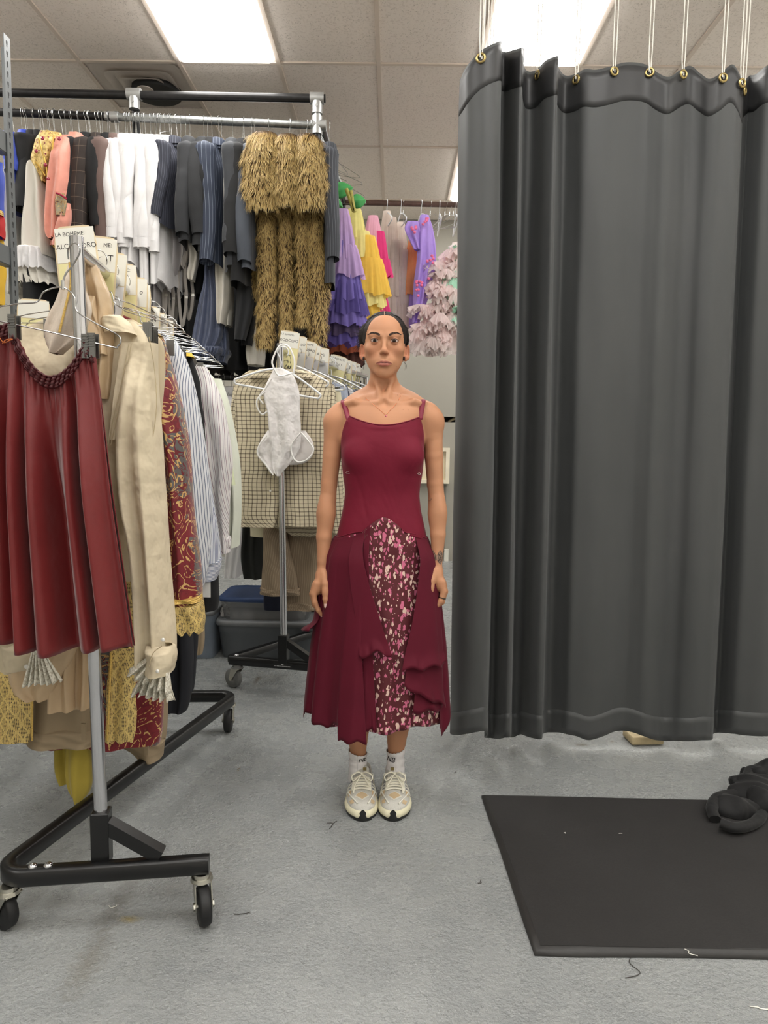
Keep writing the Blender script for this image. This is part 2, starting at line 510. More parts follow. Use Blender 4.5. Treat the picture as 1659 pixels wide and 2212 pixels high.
# ------------------------------------------------------------------ grey curtain hung on cords
def curtain_mat():
    m_ = bpy.data.materials.new('grey_curtain_satin'); t = NT(m_)
    u = t.uv()
    w1 = t.noise(t.n('Mapping', {0: u, 3: (900, 60, 1)}).outputs[0], 1, 2)
    w2 = t.noise(t.n('Mapping', {0: u, 3: (60, 900, 1)}).outputs[0], 1, 2)
    c = t.mix(t.noise(t.ob(), 3, 3), srgb((64, 66, 66)), srgb((74, 75, 75)))
    cr = t.noise(t.n('Mapping', {0: u, 2: (0, 0, .7), 3: (3.5, 1.2, 1)}).outputs[0], 1.6, 4, .45)
    hgt = t.math('ADD', t.math('MULTIPLY', t.math('ADD', w1, w2), .004), t.math('MULTIPLY', cr, .5))
    bp = t.n('Bump', {'Height': hgt, 'Strength': .16, 'Distance': .05}).outputs[0]
    b = t.n('BsdfPrincipled', {'Base Color': c, 'Roughness': .55, 'Specular IOR Level': .45, 'Sheen Weight': .15, 'Normal': bp})
    tr = t.n('BsdfTranslucent', {0: c}).outputs[0]
    sh = t.n('MixShader', {0: .07, 1: b.outputs[0], 2: tr}).outputs[0]
    t.t.links.new(sh, t.n('OutputMaterial').inputs[0])
    return m_
CM = curtain_mat()
BRASS = M('brass', (176, 156, 104), .28, metal=1, var=.05)
CORD = M('white_cord', (226, 222, 212), .7, var=.05)

# plan of the cloth: (px at knee height row 1000, depth, top row at that place, bottom row)
CURT = [(1034, 3.10, 132, 1576), (1003, 2.90, 150, 1582), (984, 2.77, 172, 1585), (996, 2.66, 150, 1588), (1026, 2.62, 112, 1584), (1056, 2.63, 92, 1580), (1068, 2.70, 90, 1588), (1063, 2.79, 100, 1594),
        (1074, 2.83, 112, 1596), (1092, 2.75, 108, 1596), (1108, 2.70, 102, 1592), (1113, 2.76, 104, 1590), (1109, 2.86, 122, 1592), (1118, 2.92, 152, 1592), (1140, 2.91, 152, 1586), (1160, 2.82, 130, 1592), (1178, 2.77, 122, 1596), (1184, 2.80, 122, 1594), (1182, 2.90, 134, 1590), (1198, 2.97, 162, 1584),
        (1222, 2.95, 160, 1584), (1240, 2.90, 150, 1588), (1262, 2.885, 151, 1592), (1290, 2.88, 144, 1600), (1318, 2.90, 136, 1592), (1345, 2.925, 136, 1580), (1368, 2.925, 142, 1578), (1390, 2.90, 158, 1582), (1412, 2.875, 166, 1590), (1436, 2.90, 150, 1598), (1456, 2.925, 141, 1600), (1476, 2.91, 158, 1600), (1496, 2.87, 170, 1600),
        (1518, 2.85, 158, 1600), (1540, 2.86, 139, 1598), (1556, 2.87, 158, 1598), (1566, 2.90, 186, 1597), (1564, 2.98, 176, 1590), (1576, 3.02, 164, 1584), (1592, 2.98, 160, 1584), (1612, 2.92, 142, 1586), (1640, 2.90, 136, 1590), (1675, 2.89, 140, 1592), (1720, 2.92, 150, 1590), (1770, 2.90, 140, 1590), (1830, 2.93, 150, 1590), (1890, 2.90, 142, 1590)]
NTH = ['first', 'second', 'third', 'fourth', 'fifth', 'sixth', 'seventh', 'eighth', 'ninth', 'tenth']
def curtain():
    t = thing('curtain', 'charcoal grey fabric curtain with brass grommets hung on white cords', 'curtain', tuple(onz(1290, 1605)))
    base = np.array([[*at(px, 1000, Y)[:2], Y, tp, bt, px] for px, Y, tp, bt in [(px, Y if not 1215 < px < 1558 else 2.90 + (Y - 2.90) * .72, tp, bt) for px, Y, tp, bt in CURT]])
    P = smooth_path(base, 7)
    n = len(P)
    s_ = np.concatenate([[0], np.cumsum(np.hypot(np.diff(P[:, 0]), np.diff(P[:, 1])))])
    top = np.array([at(q[5] + 0, q[3], q[2]).z for q in P]); bot = np.array([max(.022, at(q[5], q[4], q[2]).z) for q in P])
    def surf(vv, off=0.0):
        # vv: 0 top .. 1 bottom ; folds open a little towards the hem
        z = top + (bot - top) * vv
        T = np.gradient(P[:, :2], axis=0); T /= np.linalg.norm(T, axis=1, keepdims=True) + 1e-9
        nx, ny = T[:, 1], -T[:, 0]
        wv = .012 * wob(5, s_ * 5, vv * 3) * vv + .006 * wob(9, s_ * 9 + 2, vv * 7) * (1 - vv) + off
        x = P[:, 0] + nx * wv - .014 * (z - 1.2); y = P[:, 1] + ny * wv
        return np.stack([x, y, z], -1)
    vs = np.concatenate([np.linspace(0, .12, 12), np.linspace(.135, .93, 44), np.linspace(.94, 1, 7)])
    rows = np.array([surf(k) for k in vs])
    b = MB()
    b.loft(rows, closed=False, su=s_[-1], sv=2.6)
    body = b.obj('curtain_cloth', CM, t, True, True)
    sm = body.modifiers.new('thick', 'SOLIDIFY'); sm.thickness = .003; sm.offset = 0
    # heading band and hem band: second thickness of cloth
    HB = M('curtain_heading', (52, 52, 53), .5, var=.05)
    hd = MB().loft(np.array([surf(k, .0018) for k in np.linspace(.004, .052, 6)]), closed=False, su=s_[-1], sv=.12).obj('heading_band', HB, t, True, True)
    hm = MB().loft(np.array([surf(k, .0022) for k in np.linspace(.962, .9985, 5)]), closed=False, su=s_[-1], sv=.1).obj('hem_band', CM, t, True, True)
    for o in (hd, hm):
        q = o.modifiers.new('thick', 'SOLIDIFY'); q.thickness = .0008; q.offset = 0
    ring = MB(); ring.torus((0, 0, 0), .014, .0045, (0, 1, 0), 18, 8); rme = ring.mesh('grommet')
    rme.materials.append(BRASS)
    spots = [(1040, 121), (1161, 153), (1243, 164), (1326, 152), (1402, 157), (1473, 159), (1559, 150), (1600, 172), (1622, 166), (1705, 152)]
    for px, py in spots:
        # nearest column of the cloth as seen near the top edge
        best = None
        for k in range(n):
            q = P[k]
            d_ = _fw * F_PX + _rt * (px - 829.5) + _up * (1106 - py)
            a = CAMP + d_ * (q[1] / d_.y)
            e = abs(a.x - (q[0] - .014 * (a.z - 1.2))) + .25 * max(0, q[1] - 2.6)
            if best is None or e < best[0]: best = (e, k, a)
        k = best[1]; a = best[2]
        z = min(a.z, top[k] - .025)
        g = link('grommet', rme, None, t, True); T = P[min(k + 1, n - 1)] - P[max(k - 1, 0)]
        ang = math.atan2(T[1], T[0])
        g.location = (P[k][0] - .014 * (z - 1.2) + .004 * math.sin(ang), P[k][1] - .010, z); g.rotation_euler = (0, 0, ang)
        c = MB()
        xx, yy = P[k][0] - .014 * (z - 1.2), P[k][1]
        pts = [(xx - .004, yy - .014, z), (xx - .006, yy - .006, z + .06), (xx - .007, yy, CEIL)]
        c.tube(pts, .0021, 6); c.tube([(xx + .002, yy - .010, z - .004), (xx + .008, yy, z + .08), (xx + .009, yy, CEIL)], .0021, 6)
        co = c.obj('hanging_cord', CORD); tag(co, 'doubled white cord to the curtain grommet, %s from the left' % NTH[spots.index((px, py))], 'cord', 'curtain cords')
    # crowd of cords over the bunched left edge
    for k, (px, dy) in enumerate(((1048, 0), (1056, .05), (1062, .1), (1068, .02), (1044, .15))):
        a = at(px, 95, 2.72 + dy)
        c = MB(); c.tube([(a.x - .004, a.y, a.z - .02), (a.x, a.y, CEIL)], .0021, 6)
        tag(c.obj('hanging_cord', CORD), 'single white cord over the bunched curtain edge, %s of five' % NTH[k], 'cord', 'curtain cords')
curtain()

# ------------------------------------------------------------------ black mat with a bevelled rubber rim
def mat_surface(t):
    n = t.noise(t.n('Mapping', {0: t.ob(), 3: (160, 900, 400)}).outputs[0], 1, 4, .7)
    n2 = t.noise(t.ob(), 4, 4, .6)
    c = t.ramp(n, [(.3, (26, 25, 25)), (.7, (46, 44, 43))])
    return t.mix(t.math('MULTIPLY', n2, .3), c, srgb((34, 32, 31)))
q = [onz(1040, 1722), onz(1155, 2066)]
fl = q[0]; nl = q[1]
r1 = onz(1760, 1722); r1 = Vector((fl.x + 1.25, fl.y + .0, 0)); r2 = Vector((nl.x + 1.25, nl.y + .01, 0))
t = thing('floor_mat', 'black ribbed rubber standing mat lying on the grey floor', 'mat', tuple((fl + r2) / 2))
C = np.array([fl, r1, r2, nl])[:, :3]
b = MB(); cen = C.mean(0)
rings = []
for ins, z in ((0, .001), (.000, .006), (.010, .014), (.02, .0165)):
    R = []
    for k in range(4):
        a, c = C[k], C[(k + 1) % 4]
        for u in np.linspace(0, 1, 13)[:-1]:
            pp = a + (c - a) * u; d = cen - pp
            wv = .003 * math.sin(9 * u + k) * (1 if ins == 0 else .4)
            qx = pp + np.sign(d) * np.array([min(ins, abs(d[0])), min(ins, abs(d[1])), 0]); R.append([qx[0] + wv * .3, qx[1] + wv, z])
    rings.append(R)
b.loft(np.array(rings), True, (True, False)); b.obj('rubber_rim', M('mat_rubber', (44, 43, 42), .5, var=.1, bump=.1), t, True, True)
R = np.array(rings[-1])
def mg(U, V):
    a = C[0] + np.array([.018, -.018, 0]); bq = C[1] + np.array([-.018, -.018, 0]); cq = C[2] + np.array([-.018, .018, 0]); dq = C[3] + np.array([.018, .018, 0])
    X = (a[0] * (1 - U) + bq[0] * U) * (1 - V) + (dq[0] * (1 - U) + cq[0] * U) * V
    Y = (a[1] * (1 - U) + bq[1] * U) * (1 - V) + (dq[1] * (1 - U) + cq[1] * U) * V
    return X, Y, .0166 + .0008 * wob(4, X * 6, Y * 6)
MB().grid(mg, 40, 30).obj('mat_surface', M('mat_top', (54, 52, 50), .75, pat=mat_surface, var=.12, bump=.5, bscale=900), t, True, True)

# wooden offcut under the curtain hem
a = onz(1405, 1586)
t = thing('wood_offcut', 'small pale wooden offcut lying under the curtain hem', 'wood', (a.x - .06, 2.99, 0))
MB().box((0, 0, .02), (.14, .10, .034), .1, .004).obj('offcut', M('raw_pine', (196, 178, 140), .7, var=.15, vscale=30), t)

# ------------------------------------------------------------------ threads and lint on the floor and mat
TD = M('dark_thread', (52, 48, 44), .8); TW = M('white_thread', (226, 224, 214), .8); TB = M('tan_thread', (120, 100, 60), .8)
def thread(px, py, ln, ang, curl, mt, z=.0022, r=.0009, lab=''):
    a = onz(px, py, z); pts = []
    for k in range(14):
        s_ = (k / 13 - .5) * ln; aa = ang + curl * (k / 13 - .5)
        pts.append((a.x + s_ * math.cos(aa) + .15 * ln * math.sin(k * .6), a.y + s_ * math.sin(aa), z))
    tag(MB().tube(pts, r, 5).obj('thread', mt), lab, 'thread')
thread(718, 1790, .10, .3, 4.2, TD, lab='dark curled thread on floor below the left sneaker')
thread(1375, 2085, .12, 1.2, .8, TD, lab='long dark thread crossing the floor at the front mat edge')
thread(1490, 2058, .03, -.9, .3, TW, .019, lab='white thread sticking over the front mat edge')
thread(1645, 2178, .05, -.2, .0, TW, r=.0014, lab='short thick white thread at bottom right corner of floor')
thread(1222, 1800, .014, .6, 3., TW, .019, lab='tiny white curl of thread on the black mat')
thread(1340, 1800, .010, .1, .0, TW, .019, lab='tiny straight white thread on the black mat')
thread(1040, 1905, .025, 1.2, 1.5, TD, lab='small dark thread on floor left of the mat')
thread(515, 1662, .03, 1.4, .4, TB, lab='short tan thread on floor right of the rolling rack')
thread(520, 1975, .04, .2, .6, TD, lab='dark thread on floor near the front caster')
thread(240, 1962, .03, .2, 2., TW, lab='white thread on floor under the front rack bar')
thread(985, 1668, .02, 1.0, 1.2, TD, lab='small dark thread on floor left of the curtain shadow')
thread(1075, 1775, .012, .4, .5, TW, lab='white thread at the left edge of the mat')
# ------------------------------------------------------------------ rolling garment racks
BLK = M('black_powder_coat', (14, 14, 15), .32, var=.08)
CHR = M('chrome', (205, 205, 208), .14, metal=1, var=.03)
ZINC = M('zinc_plate', (186, 184, 174), .32, metal=1, var=.08)
TIRE = M('black_rubber', (20, 20, 21), .55, var=.08)
GREYR = M('grey_rubber', (104, 104, 102), .6)

def sweep_rect(path, z, wd, ht):
    P = np.asarray(path, float); T = np.gradient(P, axis=0); T /= np.linalg.norm(T, axis=1, keepdims=True)
    N = np.stack([-T[:, 1], T[:, 0]], -1)
    R = []
    k = .006
    sec = [(-wd / 2 + k, -ht / 2), (wd / 2 - k, -ht / 2), (wd / 2, -ht / 2 + k), (wd / 2, ht / 2 - k), (wd / 2 - k, ht / 2), (-wd / 2 + k, ht / 2), (-wd / 2, ht / 2 - k), (-wd / 2, -ht / 2 + k)]
    for p, n in zip(P, N):
        R.append([(p[0] + n[0] * a, p[1] + n[1] * a, z + b) for a, b in sec])
    return np.array(R)

def bend(p0, p1, p2, r, n=10):
    """round corner at p1"""
    p0, p1, p2 = map(np.array, (p0, p1, p2)); a = (p0 - p1) / np.linalg.norm(p0 - p1); c = (p2 - p1) / np.linalg.norm(p2 - p1)
    th = math.acos(np.clip(a @ c, -1, 1)); d = r / math.tan(th / 2)
    bis = (a + c) / np.linalg.norm(a + c); cen = p1 + bis * r / math.sin(th / 2)
    s_ = p1 + a * d - cen; e = p1 + c * d - cen
    out = []
    a0, a1 = math.atan2(s_[1], s_[0]), math.atan2(e[1], e[0])
    da = (a1 - a0 + math.pi) % (2 * math.pi) - math.pi
    for k in range(n + 1):
        q = a0 + da * k / n; out.append(cen + r * np.array([math.cos(q), math.sin(q)]))
    return out

def caster(parent, x, y, ztop, ang, tire=TIRE, plate=ZINC):
    c = bpy.data.objects.new('caster', None); COL.objects.link(c); c.parent = parent; c.empty_display_size = .03
    c.location = (x, y, 0); c.rotation_euler = (0, 0, ang)
    R = .05; off = .028
    b = MB()
    prof = [(.008, -.015), (.036, -.015), (.037, -.013), (.046, -.015), (.050, -.010), (.0505, 0), (.050, .010), (.046, .015), (.037, .013), (.036, .015), (.008, .015)]
    q = np.linspace(0, 2 * np.pi, 33)[:-1]
    b.loft(np.array([[(off + r_ * math.cos(a), yy, R + r_ * math.sin(a)) for a in q] for r_, yy in prof]), True, (True, True))
    b.obj('wheel', tire, c)
    b = MB()
    b.cyl((off, -.026, R), (off, .026, R), .006, n=10); b.cyl((off, -.027, R), (off, -.022, R), .010, n=6); b.cyl((off, .022, R), (off, .027, R), .010, n=6)
    b.obj('axle', ZINC, c)
    f = MB()
    for s_ in (-1, 1):
        P = [(-.022, ztop - .016), (.024, ztop - .016), (off + .012, R + .004), (off + .008, R - .012), (off - .008, R - .012), (off - .012, R + .004)]
        f.loft(np.array([[(px_, s_ * .0195, pz) for px_, pz in P], [(px_, s_ * .0225, pz) for px_, pz in P]]), True, (True, True))
    f.box((0, 0, ztop - .017), (.05, .045, .004))
    f.obj('fork', ZINC, c, False)
    p = MB(); p.cyl((0, 0, ztop - .018), (0, 0, ztop - .009), .030, .027, 20); p.cyl((0, 0, ztop - .009), (0, 0, ztop), .022, .020, 20)
    p.obj('swivel_plate', plate, c)
    return c

def rolling_rack(label, pole0, pole1, bar_l, bar_r, back_l, back_r, rail_z, curved, tires, label_plate=False):
    """pole0/pole1: (bottom xy, top xy); bars: end points of the two cross bars"""
    t = thing('rolling_rack', label, 'clothes rack', (pole0[0][0], pole0[0][1], 0))
    Z0, WD, HT = .148, .038, .046
    if curved:
        path = [np.array(bar_r)] + bend(bar_r, bar_l, back_r, .05) + bend(bar_l, back_r, back_l, .05) + [np.array(back_l)]
    else:
        path = None
    if path is not None:
        MB().loft(sweep_rect(path, Z0, WD, HT), True, (True, True)).obj('base_frame', BLK, t, True, True)
    else:
        MB().loft(sweep_rect([bar_l, bar_r], Z0, WD, HT), True, (True, True)).obj('cross_bar', BLK, t, True, True)
        MB().loft(sweep_rect([back_l, back_r], Z0, WD, HT), True, (True, True)).obj('cross_bar', BLK, t, True, True)
        MB().loft(sweep_rect([bar_l, back_r], Z0 + .002, WD, HT * .9), True, (True, True)).obj('diagonal_bar', BLK, t, True, True)
    for k, (pl, end) in enumerate(((pole0, bar_r), (pole1, back_l))):
        (bx, by), (tx, ty) = pl
        zs = Z0 + HT / 2 + .125
        b = MB(); b.box((bx, by, (Z0 + zs) / 2 + .005), (.046, .046, zs - Z0), math.atan2(bar_r[1] - bar_l[1], bar_r[0] - bar_l[0]), .003)
        b.obj('pole_sleeve', BLK, t, False, True)
        d = np.array(end) - np.array((bx, by)); d /= np.linalg.norm(d)
        a = (bx + d[0] * .015, by + d[1] * .015, zs - .035); e = (bx + d[0] * .155, by + d[1] * .155, Z0 + HT / 2 + .004)
        MB().bar(a, e, .036, .034).obj('brace', BLK, t, False, True)
        top = np.array((tx, ty, rail_z + (.03 if k == 0 else .0))); bot = np.array((bx, by, zs - .01))
        MB().tube([bot, top], .0168, 20).obj('pole', CHR, t, True, True)
        MB().tube([bot + (top - bot) * .85, bot + (top - bot) * .853], .0172, 20).obj('pole_joint', CHR, t, True, True)
    (tx0, ty0), (tx1, ty1) = pole0[1], pole1[1]
    MB().tube([(tx0, ty0, rail_z), (tx1, ty1, rail_z)], .0165, 16).obj('hanging_rail', CHR, t, True, True)
    v = np.array(bar_r) - np.array(bar_l); v /= np.linalg.norm(v)
    bolts = [np.array(bar_l) + v * .10, np.array(bar_l) + v * .138] if curved else [np.array(bar_l) + v * .035]
    for q in bolts:
        MB().sphere((q[0], q[1], Z0 + HT / 2 + .002), (.012, .012, .008), 12, 8).obj('bolt', CHR, t, True, True)
    bl = MB()
    cs = [(np.array(bar_l) + v * .04, 2.6), (np.array(bar_r) - v * .02, -1.15), (np.array(back_r) - v * .03, -1.5), (np.array(back_l) + v * .02, 2.0)]
    for k, (q, a) in enumerate(cs):
        c = caster(t, q[0] - t.location.x, q[1] - t.location.y, Z0 - HT / 2, a, tires, GREYR if not curved else ZINC)
    if label_plate:
        p = np.array(pole0[0]); w_ = np.array([v[1], -v[0]])
        c = p + w_ * (WD / 2 + .0006)
        MB().bar((c[0] - v[0] * .05, c[1] - v[1] * .05, Z0), (c[0] + v[0] * .05, c[1] + v[1] * .05, Z0), .0012, .022).obj('maker_plate', M('maker_plate', (22, 22, 23), .4), t, False, True)
        WPT = M('plate_print', (196, 196, 196), .5, var=.0)
        b = MB(); c2 = c + w_ * .0012
        b.bar((c2[0] - v[0] * .006, c2[1] - v[1] * .006, Z0 + .005), (c2[0] + v[0] * .006, c2[1] + v[1] * .006, Z0 + .005), .0004, .009)
        for k in range(13):
            u = -.042 + k * .0066
            b.bar((c2[0] + v[0] * u, c2[1] + v[1] * u, Z0 - .006), (c2[0] + v[0] * (u + .0042), c2[1] + v[1] * (u + .0042), Z0 - .006), .0004, .004)
        b.obj('plate_lettering', WPT, t, False, True)
    return t

def xy(px, py, Y): a = at(px, py, Y); return (a.x, a.y)
# near rack, runs back into the room on the left
R1P0 = (xy(218, 1745, 1.775), xy(165, 515, 1.80)); R1P1 = ((-.93, 3.165), (-.93, 3.165)); R1Z = at(165, 512, 1.80).z - .03
a_, b_ = onz(-18, 1897, .148), onz(452, 1866, .148)
c_ = onz(508, 1506, .150)
R1P1 = ((c_.x - .27, c_.y), (c_.x - .27, c_.y))
near_rack = rolling_rack('black-based chrome rolling rack nearest the camera full of costumes', R1P0, R1P1, (a_.x, a_.y), (b_.x, b_.y), (c_.x - .56, c_.y - .02), (c_.x, c_.y + .02), R1Z, True, TIRE)
# middle rack behind it
R2P0 = (xy(613, 1371, 3.50), xy(605, 742, 3.50)); R2Z = at(605, 742, 3.5).z - .03
R2P1 = ((-.19, 4.86), (-.19, 4.86))
p = R2P0[0]
mid_rack = rolling_rack('black-based chrome rolling rack behind, with the white leotard hung on its pole', R2P0, R2P1, (p[0] - .285, p[1] + .055), (p[0] + .285, p[1] - .055), (R2P1[0][0] - .27, 4.91), (R2P1[0][0] + .27, 4.80), R2Z, False, GREYR, True)

def rail1(s_):
    a = np.array(R1P0[1]); b = np.array(R1P1[1]); p = a + (b - a) * s_; return (p[0], p[1], R1Z + .0165)
def rail2(s_):
    a = np.array(R2P0[1]); b = np.array(R2P1[1]); p = a + (b - a) * s_; return (p[0], p[1], R2Z + .0165)
R1A = math.atan2(R1P1[1][1] - R1P0[1][1], R1P1[1][0] - R1P0[1][0]) - math.pi / 2
R2A = math.atan2(R2P1[1][1] - R2P0[1][1], R2P1[1][0] - R2P0[1][0]) - math.pi / 2

# ------------------------------------------------------------------ high pipe rack
PBLK = M('black_steel_pipe', (44, 43, 43), .38, metal=.6, var=.25, vscale=30)
PGAL = M('galvanised_pipe', (150, 152, 150), .38, metal=.85, var=.3, vscale=40)
PCOP = M('rusty_brown_pipe', (96, 74, 66), .5, metal=.4, var=.3, vscale=25)
FIT = M('cast_fitting', (172, 172, 170), .42, metal=.8, var=.15)
UY = 4.32
tp0, tp1 = at(-60, 199, UY), at(703, 213, UY)
hp0, hp1 = at(-60, 240, UY - .06), at(684, 271, UY)
hpm = hp0 + (hp1 - hp0) * .41
RP = at(685, 240, UY)
t = thing('pipe_rack', 'tall black and galvanised pipe clothes rack reaching near the ceiling', 'clothes rack', (RP.x, RP.y, 0))
MB().tube([tp0, tp1], .0235, 18).obj('top_pipe', PBLK, t, True, True)
MB().tube([hp0, hpm], .0215, 18).obj('hanging_pipe', PBLK, t, True, True)
MB().tube([hpm, hp1], .0215, 18).obj('hanging_pipe', PGAL, t, True, True)
MB().tube([(RP.x, UY, 0), (RP.x, UY, tp1.z - .05)], .0225, 16).obj('post', PBLK, t, True, True)
MB().tube([(RP.x, UY, hp1.z + .045), (RP.x, UY, tp1.z - .055)], .0235, 16).obj('post_sleeve', PGAL, t, True, True)
q = at(290, 205, UY)
MB().tube([(q.x, UY + .05, 0), (q.x, UY + .02, q.z)], .022, 16).obj('post', PBLK, t, True, True)
for (x, z) in ((RP.x, tp1.z), (q.x, q.z + .004)):
    b = MB(); b.tube([(x - .04, UY, z), (x + .04, UY, z)], .033, 18); b.tube([(x, UY, z - .085), (x, UY, z - .02)], .031, 18); b.cyl((x, UY - .034, z - .05), (x, UY - .028, z - .05), .008, n=8)
    b.obj('tee_fitting', FIT, t, True, True)
b = MB(); b.tube([(hp1.x - .02, UY, hp1.z), (hp1.x + .055, UY, hp1.z)], .031, 16); b.tube([(RP.x, UY, hp1.z - .05), (RP.x, UY, hp1.z + .05)], .031, 16)
b.obj('corner_fitting', FIT, t, True, True)
b = MB(); b.tube([hpm + Vector((-.02, 0, 0)), hpm + Vector((.025, 0, 0))], .029, 14); b.tube([hpm + Vector((-.05, 0, .002)), hpm + Vector((-.03, 0, .002))], .027, 14)
b.obj('clamp', FIT, t, True, True)
BR0, BR1 = at(742, 437, 5.75), at(1130, 446, 5.75)
MB().tube([(hp1.x + .03, UY, hp1.z), (BR0.x, 5.75, BR0.z)], .0215, 16).obj('side_pipe', PBLK, t, True, True)
MB().tube([BR0, BR1], .0205, 16).obj('back_pipe', PCOP, t, True, True)
MB().tube([(BR1.x, 5.75, 0), (BR1.x, 5.75, BR1.z + .02)], .0205, 14).obj('post', PBLK, t, True, True)
MB().tube([(BR0.x, 5.77, 0), (BR0.x, 5.77, BR0.z + .02)], .0205, 14).obj('post', PBLK, t, True, True)
# low rail under the same rack
LR0, LR1 = at(300, 812, 4.75), at(640, 820, 4.75)
MB().tube([LR0, LR1], .0165, 14).obj('low_rail', PBLK, t, True, True)
for a in (LR0, LR1):
    MB().tube([(a.x, 4.79, 0), (a.x, 4.79, a.z + .02)], .016, 12).obj('post', PBLK, t, True, True)
UR0, UR1 = at(240, 330, 5.2), at(720, 340, 5.2)
MB().tube([UR0, UR1], .0205, 14).obj('rear_pipe', PBLK, t, True, True)
for a in (UR0, UR1):
    MB().tube([(a.x, 5.24, 0), (a.x, 5.24, a.z + .02)], .0205, 12).obj('post', PBLK, t, True, True)

# ------------------------------------------------------------------ grey slotted steel shelving at the left edge
SH = M('shelf_grey_steel', (104, 107, 108), .42, metal=.25, var=.06)
SHD = M('slot_dark', (26, 26, 27), .7)
SY = 2.95
a = at(17, 84, SY); bx = a.x; ztop = a.z
t = thing('shelf_unit', 'grey slotted steel shelving upright and beams at the left edge', 'shelf', (bx, SY, 0))
b = MB(); b.box((bx - .012, SY, (ztop - .03) / 2), (.032, .003, ztop - .03)); b.box((bx + .006, SY - .022, ztop / 2), (.003, .045, ztop))
b.obj('upright', SH, t, False, True)
sl = MB(); sl.box((0, 0, .004), (.0036, .010, .012)); sl.box((0, 0, -.006), (.0036, .006, .012)); sme = sl.mesh('slot', False); sme.materials.append(SHD)
sl2 = MB(); sl2.box((0, 0, .003), (.008, .0036, .012)); sme2 = sl2.mesh('slot', False); sme2.materials.append(SHD)
z = ztop - .03
while z > 1.4:
    o = link('slot', sme, None, t, True); o.location = (bx + .0062, SY - .024, z)
    o = link('slot', sme2, None, t, True); o.location = (bx - .002, SY - .0006, z - .01)
    z -= .038
for (py_, hh) in ((318, .075), (560, .07), (1000, .07), (1400, .07)):
    zz = at(20, py_, SY).z
    b = MB(); b.box((bx - .004, SY - .62, zz), (.012, 1.2, hh)); b.box((bx - .016, SY - .62, zz - hh / 2), (.03, 1.2, .006))
    b.obj('beam', SH, t, False, True)
    MB().box((bx - .42, SY - .62, zz - hh / 2 + .012), (.78, 1.2, .016)).obj('shelf_board', M('shelf_board', (206, 204, 198), .6), t, False, True)
for dx in (-.84,):
    for dy in (0, -1.22):
        MB().box((bx + dx, SY + dy, ztop / 2), (.03, .03, ztop)).obj('upright', SH, t, False, True)
MB().box((bx - .004, SY - 1.22, ztop / 2), (.03, .03, ztop)).obj('upright', SH, t, False, True)
# ------------------------------------------------------------------ the person
import openvdb
PY = 2.45
def pp(px, py, dy=0.0):
    return np.array(at(px, py, PY + dy))

def sd_cone(p, a, b, r1, r2):
    a = np.asarray(a, float); b = np.asarray(b, float)
    ba = b - a; l2 = ba @ ba; rr = r1 - r2; a2 = l2 - rr * rr; il2 = 1 / l2
    pa = p - a; y = pa @ ba; z = y - l2
    q = pa * l2 - ba * y[..., None]; x2 = (q * q).sum(-1)
    y2 = y * y * l2; z2 = z * z * l2; k = np.sign(rr) * rr * rr * x2
    d = (np.sqrt(np.maximum(x2 * a2 * il2, 0)) + y * rr) * il2 - r1
    c1 = np.sign(z) * a2 * z2 > k; d = np.where(c1, np.sqrt(x2 + z2) * il2 - r2, d)
    c2 = (np.sign(y) * a2 * y2 < k) & ~c1; d = np.where(c2, np.sqrt(x2 + y2) * il2 - r1, d)
    return d

def sd_ell(p, c, r, rot=None):
    q = p - np.asarray(c, float)
    if rot is not None: q = q @ rot
    r = np.asarray(r, float)
    k0 = np.sqrt(((q / r) ** 2).sum(-1)); k1 = np.sqrt(((q / (r * r)) ** 2).sum(-1)) + 1e-9
    return k0 * (k0 - 1) / k1

def smin(a, b, k):
    if k <= 0: return np.minimum(a, b)
    h = np.maximum(k - np.abs(a - b), 0) / k
    return np.minimum(a, b) - h * h * k * .25
def smax(a, b, k): return -smin(-a, -b, k)

